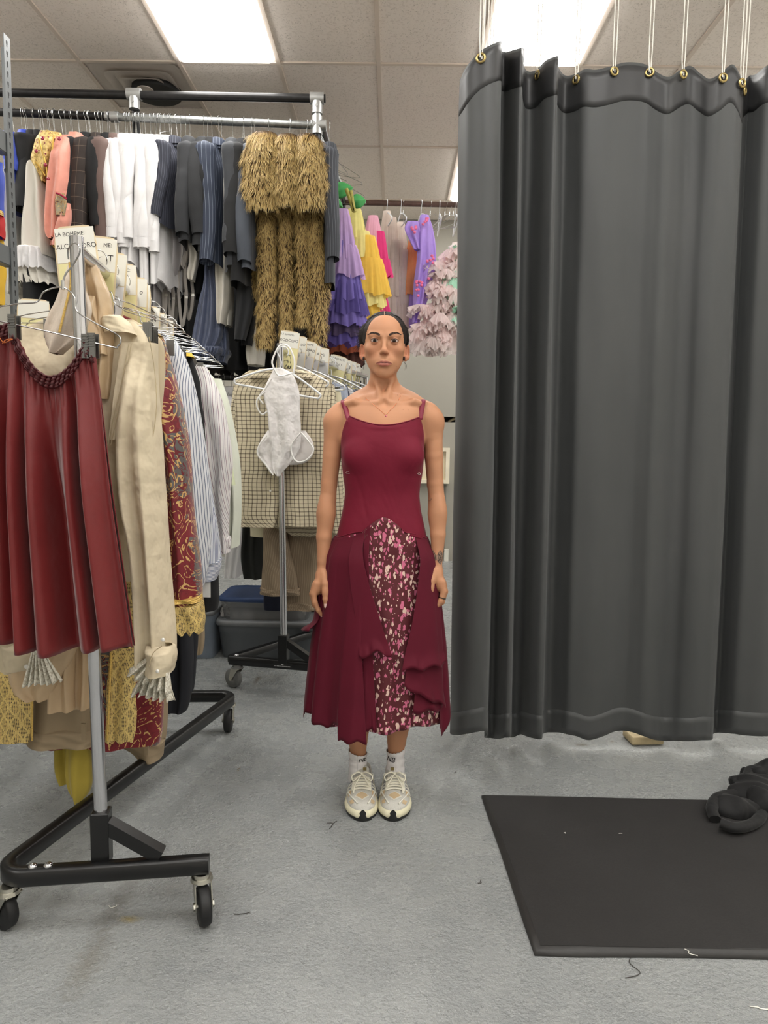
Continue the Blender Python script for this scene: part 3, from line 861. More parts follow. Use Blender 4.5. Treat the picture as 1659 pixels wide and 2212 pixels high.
class Field:
    def __init__(s): s.p = []
    def add(s, fn, c, rad, k=.02, op='u'):
        s.p.append((fn, np.asarray(c, float), rad, k, op)); return s
    def cone(s, a, b, r1, r2, k=.02, op='u'):
        a = np.asarray(a, float); b = np.asarray(b, float)
        return s.add(lambda p: sd_cone(p, a, b, r1, r2), (a + b) / 2, np.linalg.norm(a - b) / 2 + max(r1, r2), k, op)
    def chain(s, pts, rs, k=.02, k0=None):
        for i in range(len(pts) - 1):
            s.cone(pts[i], pts[i + 1], rs[i], rs[i + 1], min(k, .005) if (i or k0 is None) else k0)
        return s
    def ell(s, c, r, k=.02, op='u', rot=None):
        c = np.asarray(c, float)
        return s.add(lambda p: sd_ell(p, c, r, rot), c, max(r), k, op)
    def ev(s, P, near=None):
        d = np.full(P.shape[:-1], 1.0)
        for i, (fn, c, rad, k, op) in enumerate(s.p):
            if near is not None and not near[i]: continue
            e = fn(P)
            d = smin(d, e, k) if op == 'u' else smax(d, -e, k)
        return d
    def mesh(s, lo, hi, h=.002, name='mesh', iso=0.0):
        B = 16
        lo = np.asarray(lo, float); n = np.ceil((np.asarray(hi) - lo) / (h * B)).astype(int)
        cs = np.array([c for _, c, _, _, _ in s.p]); rad = np.array([r for _, _, r, _, _ in s.p]); ks = np.array([k for *_, k, _ in s.p])
        g = openvdb.FloatGrid(); g.background = .02
        ii = np.arange(B) * h
        L = np.stack(np.meshgrid(ii, ii, ii, indexing='ij'), -1)
        half = B * h * .5; diag = half * 1.7321
        ctr = np.stack(np.meshgrid(*[np.arange(k) for k in n], indexing='ij'), -1).reshape(-1, 3)
        C = lo + (ctr + .5) * B * h
        dc = np.concatenate([s.ev(C[i:i + 20000]) for i in range(0, len(C), 20000)])
        for (ijk, c, d0) in zip(ctr, C, dc):
            if abs(d0) > diag * 1.35 + .004:
                if d0 < 0:
                    lo_i = ijk * B
                    g.fill(tuple(int(v) for v in lo_i), tuple(int(v) for v in lo_i + B - 1), -.02)
                continue
            near = np.linalg.norm(cs - c, axis=1) < rad + diag + ks + .012
            d = s.ev(c - half + L, near)
            g.copyFromArray(np.clip(d, -.02, .02).astype(np.float32), ijk=tuple(int(v) for v in ijk * B))
        pts, quads = g.convertToQuads(iso)
        V = lo + pts * h
        me = bpy.data.meshes.new(name)
        F = quads[:, ::-1]
        me.vertices.add(len(V)); me.vertices.foreach_set('co', V.ravel().astype(np.float32))
        me.loops.add(F.size); me.loops.foreach_set('vertex_index', F.ravel().astype(np.int32))
        me.polygons.add(len(F)); me.polygons.foreach_set('loop_start', np.arange(0, F.size, 4, dtype=np.int32))
        me.polygons.foreach_set('loop_total', np.full(len(F), 4, np.int32)); me.polygons.foreach_set('use_smooth', np.full(len(F), True))
        me.update(calc_edges=True)
        return me, V
    def hit(s, px, py, y0=2.0, y1=2.75):
        """first surface point seen through pixel"""
        d = np.array(_fw * F_PX + _rt * (px - 829.5) + _up * (1106 - py)); d /= d[1]; o = np.array(CAMP)
        ys = np.arange(y0, y1, .002); P = o + d * ys[:, None]; v = s.ev(P)
        i = np.argmax(v < 0)
        if v[i] >= 0: return None
        a, b = ys[max(i - 1, 0)], ys[i]
        for _ in range(12):
            m_ = (a + b) / 2
            if s.ev((o + d * m_)[None])[0] < 0: b = m_
            else: a = m_
        return o + d * a

# ---- torso (rows of the photograph: row, left px, right px, half depth front, back, y shift)
TR = [(850, 770, 893, .050, .060, .02), (868, 748, 915, .062, .072, .015), (885, 741, 920, .074, .084, .01), (905, 742, 914, .085, .092, .005), (940, 739, 915, .096, .096, 0), (965, 738, 914, .102, .096, 0), (1000, 740, 913, .098, .092, 0), (1030, 744, 909, .088, .088, 0),
      (1062, 748, 903, .082, .084, .004), (1100, 743, 907, .086, .092, .006), (1130, 736, 914, .092, .104, .006), (1165, 728, 921, .096, .114, .006), (1210, 726, 923, .086, .112, .012), (1250, 732, 918, .076, .105, .014), (1300, 744, 904, .066, .09, .014)]
_T = []
for row, l, r, df, db, ys in TR:
    a, b = pp(l, row), pp(r, row)
    _T.append((a[2], (a[0] + b[0]) / 2, (b[0] - a[0]) / 2 - .004, df, db, PY + ys))
_T = np.array(_T[::-1])
def torso_at(z):
    # smooth cubic-ish interpolation
    f = lambda k: np.interp(z, _T[:, 0], _T[:, k])
    return f(1), f(2), f(3), f(4), f(5)
_TZ = np.arange(_T[0, 0] - .1, _T[-1, 0] + .1, .001)
_TT = np.array([sum(np.array(torso_at(_TZ + o)) for o in (-.02, -.01, 0, .01, .02)) / 5]).reshape(5, -1)
def torso_d(P):
    z = P[..., 2]
    f_ = np.clip((z - _TZ[0]) * 1000, 0, len(_TZ) - 1.001); i_ = f_.astype(int); f_ = f_ - i_
    xc, rx, df, db, yc = _TT[:, i_] * (1 - f_) + _TT[:, i_ + 1] * f_
    dx = (P[..., 0] - xc); dy = (P[..., 1] - yc); ry = np.where(dy < 0, df, db)
    e = 2.35
    q = (np.abs(dx / rx) ** e + np.abs(dy / ry) ** e) ** (1 / e)
    d = (q - 1) * np.minimum(rx, ry) * .95
    return smax(smax(d, (z - _T[-1, 0]) * .8, .02), (_T[0, 0] - z), .02)

torso = Field()
torso.add(torso_d, (0, PY, 1.1), .5, .0)
for s_, px in ((-1, 776), (1, 882)):
    c = pp(px, 982, -.074)
    torso.ell(c + np.array([0, .010, -.004]), (.044, .032, .040), .03)

body = Field()
body.p += torso.p
# neck
nb, ntp = pp(829, 862, .03), pp(829, 790, .0)
body.chain([pp(828, 885, .048), pp(829, 850, .040), pp(828, 822, .034), pp(829, 775, .022)], [.054, .0465, .0455, .046], .005, .03)
for s_, nx, shx, px2 in ((-1, 806, 716, 742), (1, 852, 944, 918)):
    body.cone(pp(nx, 840, .05), pp(px2 + s_ * -1, 886, .022), .020, .028, .03)
    body.cone(pp(px2 + s_ * 4, 892, .018), pp(shx - s_ * 8, 912, .015), .028, .031, .025)             # trapezius
    body.cone(pp(829 + s_ * 7, 869, -.050), pp(829 + s_ * 62, 867, -.033), .0075, .008, .012)   # collar bone
    body.cone(pp(829 + s_ * 62, 867, -.033), pp(829 + s_ * 88, 872, -.012), .008, .006, .016)
    body.cone(pp(829 + s_ * 18, 812, .008), pp(829 + s_ * 6, 866, -.046), .0065, .004, .02)        # neck tendon
body.ell(pp(829, 868, -.062), (.012, .014, .012), .014, 's')
for s_, x0 in ((-1, 790), (1, 868)):
    body.ell(pp(x0, 858, -.052), (.030, .020, .011), .02, 's')
# arms and hands
def arm(pts, rs):
    body.chain([pp(*p) for p in pts], rs, .005, .035)
def finger(pts, rs, k=.006):
    body.chain([pp(*p) for p in pts], rs, k, .012)
# screen-left arm
arm([(726, 909, .015), (721, 940, .015), (717, 985, .012), (711, 1045, .008), (708.5, 1078, .004), (704.5, 1110, -.006), (700, 1160, -.02), (697.5, 1212, -.03), (697, 1236, -.034)], [.037, .0335, .0315, .0280, .0280, .0300, .0265, .0200, .0190])
body.ell(pp(704, 1108, -.012), (.027, .027, .055), .02)
# palm
body.ell(pp(693, 1255, -.036), (.021, .034, .034), .02); body.ell(pp(688, 1270, -.026), (.020, .042, .024), .018)
finger([(700, 1240, -.055), (703, 1262, -.072), (703.5, 1280, -.078)], [.012, .0125, .0105], .012)
finger([(703.5, 1276, -.077), (703.3, 1294, -.082), (704, 1311, -.080)], [.0102, .0094, .0068])
finger([(683, 1262, -.060), (677, 1281, -.062), (680, 1301, -.064), (688, 1318, -.062), (696, 1331, -.056)], [.0120, .0108, .0092, .0082, .0062])
finger([(682, 1264, -.038), (675, 1283, -.038), (680, 1306, -.040), (692, 1322, -.040), (702, 1330, -.038)], [.0118, .0106, .0092, .0082, .0062])
finger([(683, 1263, -.016), (677, 1282, -.014), (682, 1304, -.016), (694, 1319, -.018), (703, 1325, -.018)], [.0112, .0100, .0088, .0078, .0060])
finger([(685, 1262, .004), (680, 1278, .008), (685, 1296, .006), (695, 1308, .004), (702, 1313, .004)], [.0104, .0092, .0078, .0070, .0055])
# screen-right arm
arm([(931, 906, .015), (935, 940, .015), (937, 985, .012), (940, 1045, .008), (943, 1078, .004), (945, 1110, -.006), (946, 1155, -.02), (944.5, 1203, -.03), (943, 1228, -.034)], [.037, .0335, .0315, .0280, .0280, .0300, .0260, .0190, .0180])
body.ell(pp(945, 1106, -.012), (.027, .027, .055), .02)
body.ell(pp(945, 1248, -.036), (.021, .034, .034), .02); body.ell(pp(949, 1264, -.026), (.020, .042, .024), .018)
finger([(938, 1234, -.055), (932, 1255, -.072), (929.5, 1272, -.078)], [.012, .0125, .0105], .012)
finger([(929.5, 1269, -.077), (928.5, 1288, -.082), (926.5, 1306, -.080)], [.0102, .0094, .0068])
finger([(955, 1258, -.060), (959, 1276, -.062), (952.5, 1298, -.066), (940, 1313, -.066), (928.5, 1319, -.062)], [.0120, .0108, .0094, .0084, .0066])
finger([(956, 1260, -.038), (961, 1278, -.038), (955, 1300, -.040), (943, 1312, -.042), (931, 1315, -.042)], [.0118, .0106, .0092, .0082, .0062])
finger([(955, 1260, -.016), (959, 1276, -.014), (954, 1296, -.016), (943, 1308, -.018), (933, 1311, -.018)], [.0112, .0100, .0088, .0078, .0060])
finger([(953, 1258, .004), (956, 1272, .008), (951, 1290, .006), (943, 1301, .004), (935, 1304, .004)], [.0104, .0092, .0078, .0070, .0055])
# legs
for hip, knee, calf, ank, heel, toe in (((784, 1230), (779, 1440), (774, 1540), (773, 1640), (774, 1676), (778, 1740)), ((868, 1230), (866, 1440), (862, 1540), (854, 1640), (854, 1676), (851, 1740))):
    hz = [pp(*hip, .015), pp(hip[0] * .5 + knee[0] * .5, 1340, .01), pp(*knee, .005), pp(knee[0] * .4 + calf[0] * .6, 1495, .03), pp(*calf, .035), pp(calf[0] * .35 + ank[0] * .65, 1600, .03), pp(*ank, .025)]
    body.chain(hz, [.066, .058, .047, .050, .049, .0335, .0265], .03)
    a = np.array(onz(ank[0], 1690)); a[1] = PY + .03
    f0 = hz[-1]; hl = np.array([f0[0], PY + .055, .045]); tt = np.array([onz(toe[0], 1740).x, PY - .10, .038])
    body.chain([f0, hl], [.0255, .024], .02); body.chain([np.array([f0[0], PY + .01, .060]), tt], [.022, .016], .02)
HIP = pp(826, 1235, .02)
body.ell(HIP, (.115, .075, .06), .03)

# ---- head
HO = np.array(at(830.5, 737, 2.383))
def hw(x, y, z): return HO + np.array([x, -(y - .072), z])
H0 = len(body.p)
def hell(c, r, k=.02, op='u', rot=None): body.ell(hw(*c), r, k, op, rot)
def hcone(a, b, r1, r2, k=.015, op='u'): body.cone(hw(*a), hw(*b), r1, r2, k, op)
hell((0, -.014, .020), (.0700, .088, .079), .02)
hell((0, .026, .030), (.0600, .056, .062), .025)
hell((0, .022, -.032), (.0610, .055, .066), .03)
hell((0, .024, -.064), (.0490, .050, .044), .020)
hcone((0, .064, -.1005), (0, .066, -.1035), .0165, .0150, .022)
hell((0, .064, -.068), (.030, .030, .026), .02)
for s_ in (-1, 1):
    hell((s_ * .043, .050, -.024), (.019, .022, .015), .02)
    hcone((s_ * .0470, .000, -.050), (s_ * .013, .062, -.1010), .0115, .0115, .018)
    hcone((s_ * .013, .0795, .0155), (s_ * .044, .066, .0205), .0070, .0060, .014)
    hell((s_ * .032, .0905, -.001), (.0190, .0135, .0110), .010, 's')
    hell((s_ * .0155, .0900, .0010), (.0055, .008, .008), .008, 's')
hcone((0, .0800, .006), (0, .0985, -.032), .0062, .0085, .010)
hell((0, .0985, -.0345), (.0088, .0088, .0076), .008)
for s_ in (-1, 1):
    hell((s_ * .0108, .0905, -.0385), (.0060, .0088, .0062), .006)
    hell((s_ * .0060, .0965, -.0448), (.0038, .0060, .0030), .0025, 's')
    c = hw(s_ * .032, .0715, 0)
    def lid(p, c=c, s_=s_):
        q = p - c
        sph = np.sqrt((q * q).sum(-1)) - .0133
        x = q[..., 0] / .0150; z = q[..., 2] - .0004 + .0010 * x * -s_ * -1.0
        up = .0012 + .0060 * np.maximum(1 - x * x, 0) ** .7; dn = .0006 + .0050 * np.maximum(1 - x * x, 0) ** .7
        op = np.maximum(z - up, -z - dn)
        op = np.maximum(op, np.abs(q[..., 0]) - .0156)
        return np.maximum(sph, -op)
    body.add(lid, c, .016, .0025)
# lips
hcone((-.0255, .0805, -.0725), (-.006, .0925, -.0690), .0022, .0042, .004); hcone((.0255, .0805, -.0725), (.006, .0925, -.0690), .0022, .0042, .004)
hcone((-.006, .0925, -.0690), (.006, .0925, -.0690), .0042, .0042, .003)
hcone((-.0230, .0810, -.0745), (-.007, .0905, -.0775), .0026, .0056, .004); hcone((.0230, .0810, -.0745), (.007, .0905, -.0775), .0026, .0056, .004)
hcone((-.008, .0905, -.0778), (.008, .0905, -.0778), .0056, .0056, .003)
hcone((-.0260, .0850, -.0733), (0, .0985, -.0728), .0009, .0013, .0015, 's'); hcone((.0260, .0850, -.0733), (0, .0985, -.0728), .0009, .0013, .0015, 's')
hell((0, .0960, -.0545), (.0030, .0060, .0080), .006, 's')
hell((0, .0900, -.0900), (.016, .0070, .0050), .008, 's')
# ears
for s_ in (-1, 1):
    hell((s_ * .0560, -.020, -.024), (.0150, .022, .034), .014)
    ca, sa = math.cos(.5 * s_), math.sin(.5 * s_)
    rot = np.array([[ca, -sa, 0], [sa, ca, 0], [0, 0, 1]])
    hell((s_ * .0775, -.010, -.026), (.0068, .0165, .0275), .006, 'u', rot)
    hell((s_ * .0715, .000, -.047), (.0065, .0080, .0105), .006)
    hell((s_ * .0825, .002, -.023), (.0055, .0100, .0180), .004, 's', rot)
H1 = len(body.p)
head_only = Field(); head_only.p = body.p[H0:H1]

PERS = thing('person', 'woman in sleeveless burgundy dress standing upright facing forward', 'person', (float(pp(818, 1735)[0]), PY, 0))
bme, BV = body.mesh((-.36, 2.15, -.01), (.36, 2.72, 1.78), .0023, 'body')
# colours of the skin
col = np.zeros((len(BV), 4)); col[:, 3] = 1
skin = np.array(srgb((188, 136, 103))[:3])
nz = (.05 * wob(3, BV[:, 0] * 38, BV[:, 2] * 34) + .035 * wob(8, BV[:, 1] * 60, BV[:, 2] * 70))[:, None]
rgb = skin * (1 + nz)
HL = BV - HO; hx = HL[:, 0]; hy = -(HL[:, 1]) + .072; hz_ = HL[:, 2]
def blend(m_, c, amt):
    global rgb
    w_ = (np.clip(m_, 0, 1) * amt)[:, None]
    rgb = rgb * (1 - w_) + np.array(srgb(c)[:3]) * w_
front = smooth(.045, .065, hy)
# cheeks, nose, lids
for s_ in (-1, 1):
    blend(np.exp(-(((hx - s_ * .040) / .020) ** 2 + ((hz_ + .032) / .020) ** 2)) * front, (202, 132, 108), .28)
    blend(np.exp(-(((hx - s_ * .032) / .017) ** 2 + ((hz_ - .0085) / .0055) ** 2)) * front, (150, 100, 76), .45)
    blend(np.exp(-(((hx - s_ * .032) / .016) ** 2 + ((hz_ + .010) / .004) ** 2)) * front, (168, 116, 92), .35)
    blend((np.abs(hx) > .068) * smooth(.10, .05, np.abs(hz_ + .028)) * (np.abs(hy) < .04), (196, 128, 100), .4)
blend(np.exp(-((hx / .012) ** 2 + ((hz_ + .036) / .012) ** 2)) * front, (206, 140, 112), .3)
upl = (np.abs(hx) < .0265) & (hz_ > -.0735) & (hz_ < -.0645 - .0075 * (np.abs(hx) / .0265) ** 1.6 - .002 * np.exp(-(hx / .003) ** 2))
lwl = (np.abs(hx) < .0255) & (hz_ <= -.0735) & (hz_ > -.0842 + .0105 * (np.abs(hx) / .0255) ** 2)
blend(upl * front, (146, 82, 76), .85); blend(lwl * front, (182, 108, 100), .8)
blend((np.abs(hz_ + .0733 - .0003) < .0013) * (np.abs(hx) < .026) * front, (84, 40, 38), .8)
def spot(px, py, r, c, amt):
    q = body.hit(px, py)
    if q is not None: blend(np.exp(-((np.linalg.norm(BV - q, axis=1) / r) ** 4)), c, amt)
spot(859, 853.5, .0018, (96, 60, 44), .9); spot(871, 885, .0013, (120, 80, 60), .7); spot(882, 885.5, .0013, (130, 84, 64), .7); spot(857, 792, .0016, (130, 84, 64), .6); spot(803, 791, .0015, (150, 92, 74), .6)
spot(830, 765.5, .004, (160, 104, 84), .3)
# tattoo band on the screen-right wrist, tattoo curl at the elbow, knuckles
WC = pp(944, 1203, -.03)
wz0, wz1 = pp(944, 1218, -.03)[2], pp(944, 1187, -.03)[2]
band = (BV[:, 2] > wz0 - .004) & (BV[:, 2] < wz1 + .004) & (np.abs(BV[:, 0] - WC[0]) < .045) & (BV[:, 1] < WC[1] + .05)
th = np.arctan2(BV[:, 0] - WC[0], -(BV[:, 1] - WC[1])); zz = (BV[:, 2] - wz0) / (wz1 - wz0)
uu = th * .020 / .030
lobe = np.abs(((uu + .12) % 1.0) - .5); edge = .5 + .42 * np.cos((uu + .12 - .5) * 2 * np.pi) ** 2
inb = band & (np.abs(zz - .5) < .34 + .16 * np.cos((uu - .36) * 2 * np.pi))
r_ = np.hypot(((uu + .14) % 1.0 - .5) * 1.25, zz - .5)
ln = np.abs(np.sin(r_ * 24)) ; cross = np.minimum(np.abs(((uu + .14) % 1.0 - .5) - (zz - .5)), np.abs(((uu + .14) % 1.0 - .5) + (zz - .5)))
blend(inb * 1.0, (112, 100, 92), .72)
blend(inb * ((ln < .45) | (cross < .05)), (46, 42, 42), .85)
blend(inb * ((ln > .93) & (cross > .1)), (176, 148, 128), .6)
el = [(918, 1085), (921, 1083), (922, 1080), (924, 1078.5), (926, 1081), (928.5, 1082), (931, 1080), (931.3, 1077.6), (920, 1088), (923, 1089), (925.5, 1086), (924, 1083.5), (919, 1082)]
for k in range(len(el) - 1):
    for u in (0, .5):
        spot(el[k][0] * (1 - u) + el[k + 1][0] * u, el[k][1] * (1 - u) + el[k + 1][1] * u, .0016, (52, 50, 54), .8)
col[:, :3] = np.clip(rgb, 0, 1)
ca_ = bme.color_attributes.new('skin', 'FLOAT_COLOR', 'POINT'); ca_.data.foreach_set('color', col.ravel().astype(np.float32))
SKIN = M('skin', (208, 158, 124), .52, spec=.28, attr='skin', var=.0, sss=.10, bump=.10, bscale=900)
link('body', bme, SKIN, PERS, True)

# ---- eyes, brows, lashes
EYE = bpy.data.materials.new('eyeball'); t = NT(EYE)
b = t.n('BsdfPrincipled', {'Base Color': t.n('Attribute', attribute_name='eye').outputs['Color'], 'Roughness': .22, 'Specular IOR Level': .25})
t.t.links.new(b.outputs[0], t.n('OutputMaterial').inputs[0])
for s_ in (-1, 1):
    c = hw(s_ * .032, .0715, 0)
    e = MB(); e.sphere((0, 0, 0), .0122, 40, 60); me = e.mesh('eyeball')
    V = np.array([v.co[:] for v in me.vertices])
    look = np.array([0.0, -1, -.06]); look /= np.linalg.norm(look)
    ang = np.arccos(np.clip((V @ look) / .0122, -1, 1)) * .0122
    cc = np.tile(np.array(srgb((206, 194, 186))), (len(V), 1))
    cc[ang < .0068] = srgb((30, 18, 14)); cc[ang < .0058] = srgb((62, 38, 26)); cc[ang < .0030] = srgb((6, 5, 5))
    cc[ang > .010] = srgb((196, 168, 158))
    a = me.color_attributes.new('eye', 'FLOAT_COLOR', 'POINT'); a.data.foreach_set('color', cc.ravel().astype(np.float32))
    me.materials.append(EYE)
    o = link('eyeball', me, None, PERS, True); o.location = c
HAIRM = bpy.data.materials.new('dark_brown_hair'); t = NT(HAIRM)
o_ = t.ob(); sp = t.sep(o_)
st = t.noise(t.n('Mapping', {0: o_, 3: (420, 60, 260)}).outputs[0], 1, 3, .6)
c = t.ramp(st, [(.3, (20, 14, 12)), (.6, (36, 26, 21)), (.8, (58, 43, 34))])
bp = t.n('Bump', {'Height': st, 'Strength': .5, 'Distance': .002}).outputs[0]
b = t.n('BsdfPrincipled', {'Base Color': c, 'Roughness': .5, 'Specular IOR Level': .3, 'Normal': bp})
t.t.links.new(b.outputs[0], t.n('OutputMaterial').inputs[0])
BROW = M('brow_hair', (56, 38, 30), .7, var=.0)
rg = random.Random(7)
for s_ in (-1, 1):
    bw = MB(); ls = MB()
    for k in range(330):
        u = rg.random() ** .9
        # inner -> outer along the brow arch (photograph pixels)
        bx = 830.5 + s_ * (9.5 + 26.0 * u); by = 724.0 - 5.0 * math.sin(min(1, u / .66) * 1.571) + 17 * max(0, u - .66) ** 1.3
        wd = 2.6 * (1 - .95 * max(0, u - .22)); by += (rg.random() - .5) * 2 * wd
        ang = .75 - u * 1.05; ln_ = .0052 * (1 - .3 * u)
        q = head_only.hit(bx, by, 2.33, 2.42)
        if q is None: continue
        q = q + np.array([0, -.0004, 0]); d = np.array([s_ * math.cos(ang), -.12, math.sin(ang)]) * ln_
        n_ = np.array([-d[2], 0, d[0]]); n_ = n_ / np.linalg.norm(n_) * .0004
        bw._add([q - n_, q + n_, q + d], [[0, 1, 2, 2]])
    bw.obj('eyebrow', BROW, PERS, False, True)
    # eyelids: fine patches on the eyeball, and the dark lash line on the upper edge
    def lidz(u, up): return (.0002 - .0010 * u + .0060 * np.maximum(1 - u * u, 0) ** .75) if up else (.0002 - .0010 * u - .0052 * np.maximum(1 - u * u, 0) ** .8)
    def lid_pt(u, z, rad):
        x = u * .0152; yy = np.sqrt(np.maximum(rad ** 2 - x * x - z * z, 1e-9))
        p = hw(0, 0, 0)[:, None, None] if np.ndim(u) == 2 else hw(0, 0, 0)
        return (HO[0] + s_ * .032 - x * s_, HO[1] - (yy + .0715 - .072), HO[2] + z)
    for up in (True, False):
        ld = MB()
        def fn(U, V, up=up):
            u = (U - .5) * 2.06; z0 = lidz(np.clip(u, -1, 1), up); z1 = (.0112 if up else -.0092) * np.sqrt(np.maximum(1 - .93 * np.clip(u * u, 0, 1), 0)) - .0010 * u
            z = z0 + (z1 - z0) * V
            return lid_pt(u, z, .01325 + .0006 * (1 - V) ** 3 * np.maximum(1 - u * u, 0) - .0032 * V ** 2)
        ld.grid(fn, 24, 10); lme = ld.mesh('eyelid')
        k = len(lme.vertices); cc = np.tile(np.array(srgb((164, 114, 88) if up else (184, 134, 104))), (k, 1))
        at_ = lme.color_attributes.new('skin', 'FLOAT_COLOR', 'POINT'); at_.data.foreach_set('color', cc.ravel().astype(np.float32))
        link('eyelid', lme, SKIN, PERS, True)
    ls = MB()
    def fn(U, V):
        u = (U - .5) * 2; z = lidz(u, True) + (V - .35) * (.0016 + .0008 * (u < 0) * -u)
        return lid_pt(u * 1.02, z, .01425)
    ls.grid(fn, 24, 2); ls.obj('eyelashes', BROW, PERS, True, True)
    ls = MB()
    def fn(U, V):
        u = (U - .5) * 2; z = lidz(u, False) + (V - .6) * .0006
        return lid_pt(u, z, .01405)
    ls.grid(fn, 24, 2); ls.obj('lower_lash_line', M('lower_lash', (104, 66, 52), .7), PERS, True, True)

# ---- hair: cap over the skull with a centre part, low bun, loose strands
hair = Field()
def face_cut(p):
    q = p - HO; x = q[..., 0]; z = q[..., 2]; y = -q[..., 1] + .072
    f = (np.abs(x / .0655) ** 2.5 + np.abs((z + .035) / .1215) ** 2.5) ** (1 / 2.5) - 1
    f = f * .06
    back = -.004 + .05 * np.clip((z + .0) / .09, 0, 1)
    a = np.maximum(f, -(y - back))
    low = np.maximum(np.maximum(z + .002, -(y + .028)), -.2)
    nape = np.maximum(z + .075, -1)
    part = np.maximum(np.maximum(np.abs(x + .002) - .0012, .0), -.2) + np.maximum(.0, -(y - .0)) - .0004
    part = np.where(y > .0, np.abs(x + .002) - .0011, .05)
    part = np.maximum(part, -(sd_ell(p, hw(0, -.014, .020), (.0700 + .003, .088 + .003, .079 + .003))))
    return np.minimum(np.minimum(np.minimum(a, low), nape), .05)
def hair_f(p):
    fc = face_cut(p)
    return smax(head_only.ev(p, [True] * 4 + [False] * (H1 - H0 - 4)) - (.0006 + .0058 * smooth(0, .016, fc)), -fc, .001)
hair.add(hair_f, hw(0, 0, .02), .13, 0)
hair.ell(hw(-.069, -.038, .026), (.019, .030, .044), .02); hair.ell(hw(.068, -.030, .020), (.009, .028, .040), .02)
hair.ell(hw(-.010, -.118, -.020), (.040, .032, .036), .015)
hme, HV = hair.mesh(HO + np.array([-.12, -.08, -.13]), HO + np.array([.12, .26, .14]), .0021, 'hair')
link('hair', hme, HAIRM, PERS, True)
# combed strands lying on the cap, from the part down and back
hs = MB(); n_s, n_p = 420, 9
U0 = np.array([rg.random() for _ in range(n_s)]); sg_ = np.array([rg.choice((-1, 1)) for _ in range(n_s)])
tt_ = np.linspace(0, 1, n_p)[None]
y0 = .078 - .12 * U0[:, None]; ang = (.04 + tt_ * (1.75 + .25 * np.sin(U0[:, None] * 40))) * sg_[:, None]
D = np.stack([np.sin(ang), (y0 - .045 * tt_) / .10 * np.cos(ang * .55), np.cos(ang)], -1); D /= np.linalg.norm(D, axis=-1, keepdims=True)
C0 = hw(0, -.004, .015)
Dw = D * np.array([1, -1, 1])
lo_, hi_ = np.full(D.shape[:2], .03), np.full(D.shape[:2], .17)
for _ in range(14):
    md = (lo_ + hi_) / 2; ins = hair.ev(C0 + Dw * md[..., None]) < 0
    lo_ = np.where(ins, md, lo_); hi_ = np.where(ins, hi_, md)
okk = (lo_ > .055)
for k in range(n_s):
    if okk[k].sum() < 4: continue
    P_ = (C0 + Dw[k] * (lo_[k] + .0006)[:, None])[okk[k]]
    hs.tube(P_, [.0007] * (len(P_) - 1) + [.0003], 4, False)
hs.obj('combed_strands', HAIRM, PERS, True, True)['kind'] = 'stuff'
hb = MB()
for k in range(130):
    side = -1 if k < 100 else 1
    z0 = rg.uniform(-.01, .075); y0 = rg.uniform(-.07, .0)
    x0 = side * (.082 if side < 0 else .073) * math.sqrt(max(.05, 1 - (max(0, z0 - .02) / .085) ** 2))
    p0 = hw(x0, y0, z0); d = np.array([side * rg.uniform(.3, 1.0), rg.uniform(-.2, .6), rg.uniform(-.9, .6)]); ln_ = rg.uniform(.012, .030) * (1 if side < 0 else .5)
    P_ = [p0 - d * .004, p0 + d * ln_ * .5, p0 + d * ln_ + np.array([0, 0, -.006])]
    hb.tube(smooth_path(P_, 3), [.0005] * 6 + [.0002], 3, False)
for k in range(12):
    side = rg.choice((-1, -1, 1)); p0 = hw(side * .066, rg.uniform(-.03, .02), -.055); d = np.array([side * rg.uniform(.1, .5), 0, -1]) * rg.uniform(.012, .03)
    hb.tube(smooth_path([p0, p0 + d * .5 + np.array([side * .004, 0, 0]), p0 + d], 3), .0003, 3, False)
hb.obj('loose_strands', HAIRM, PERS, True, True)['kind'] = 'stuff'
# scalp line of the centre part
pl = MB(); pts = []
for z in np.linspace(.080, .104, 10):
    q = None
    for y in np.linspace(.11, -.02, 200):
        if hair.ev(hw(-.002, y, z)[None])[0] < 0: q = hw(-.002, y + .0004, z); break
    if q is not None: pts.append(q)
if len(pts) > 2: pl.tube(pts, [.0012] * len(pts), 6, True, ((0, 1, 0), .4)); pl.obj('hair_part', M('scalp', (176, 140, 116), .6), PERS, True, True)

# ---- jewellery
GOLD = M('rose_gold', (206, 138, 104), .25, metal=1, var=.0)
nk = []
for px, py in ((785, 851), (790, 860), (797, 866), (806, 873), (816, 882), (826, 890), (833.5, 896), (840, 889), (848, 881), (856, 872), (861, 864), (865, 856), (866, 850)):
    q = body.hit(px, py)
    if q is not None: nk.append(q + np.array([0, -.0012, 0]))
n_o = MB().tube(smooth_path(nk, 4), .00065, 5).obj('necklace', GOLD, PERS, True, True)
q = nk[6]
pm = MB(); pm.sphere(q + np.array([0, -.002, -.004]), .0024, 10, 8); pm.obj('pendant', M('pink_stone', (222, 120, 140), .1), n_o, True, True)
for s_, px, py in ((-1, 785.5, 774.5), (1, 872.5, 774.5)):
    c = np.array(at(px, py, HO[1] + .058))
    e = MB(); e.torus(c, .0052, .0024, (1, .3, 0), 14, 8); e.sphere(c + np.array([0, -.004, -.004]), .0036, 10, 8)
    e.obj('earring', M('dark_enamel', (38, 24, 22), .2, metal=.5), PERS, True, True)
rc = pp(955.0, 1291.5, -.064); rd = pp(952.5, 1298, -.066) - pp(959, 1276, -.062)
MB().torus(rc, .0112, .0021, rd, 20, 8).obj('finger_ring', M('dark_silver', (92, 82, 72), .3, metal=1), PERS, True, True)
NAIL = M('pale_pink_nail', (232, 196, 188), .15, coat=.5, var=.0)
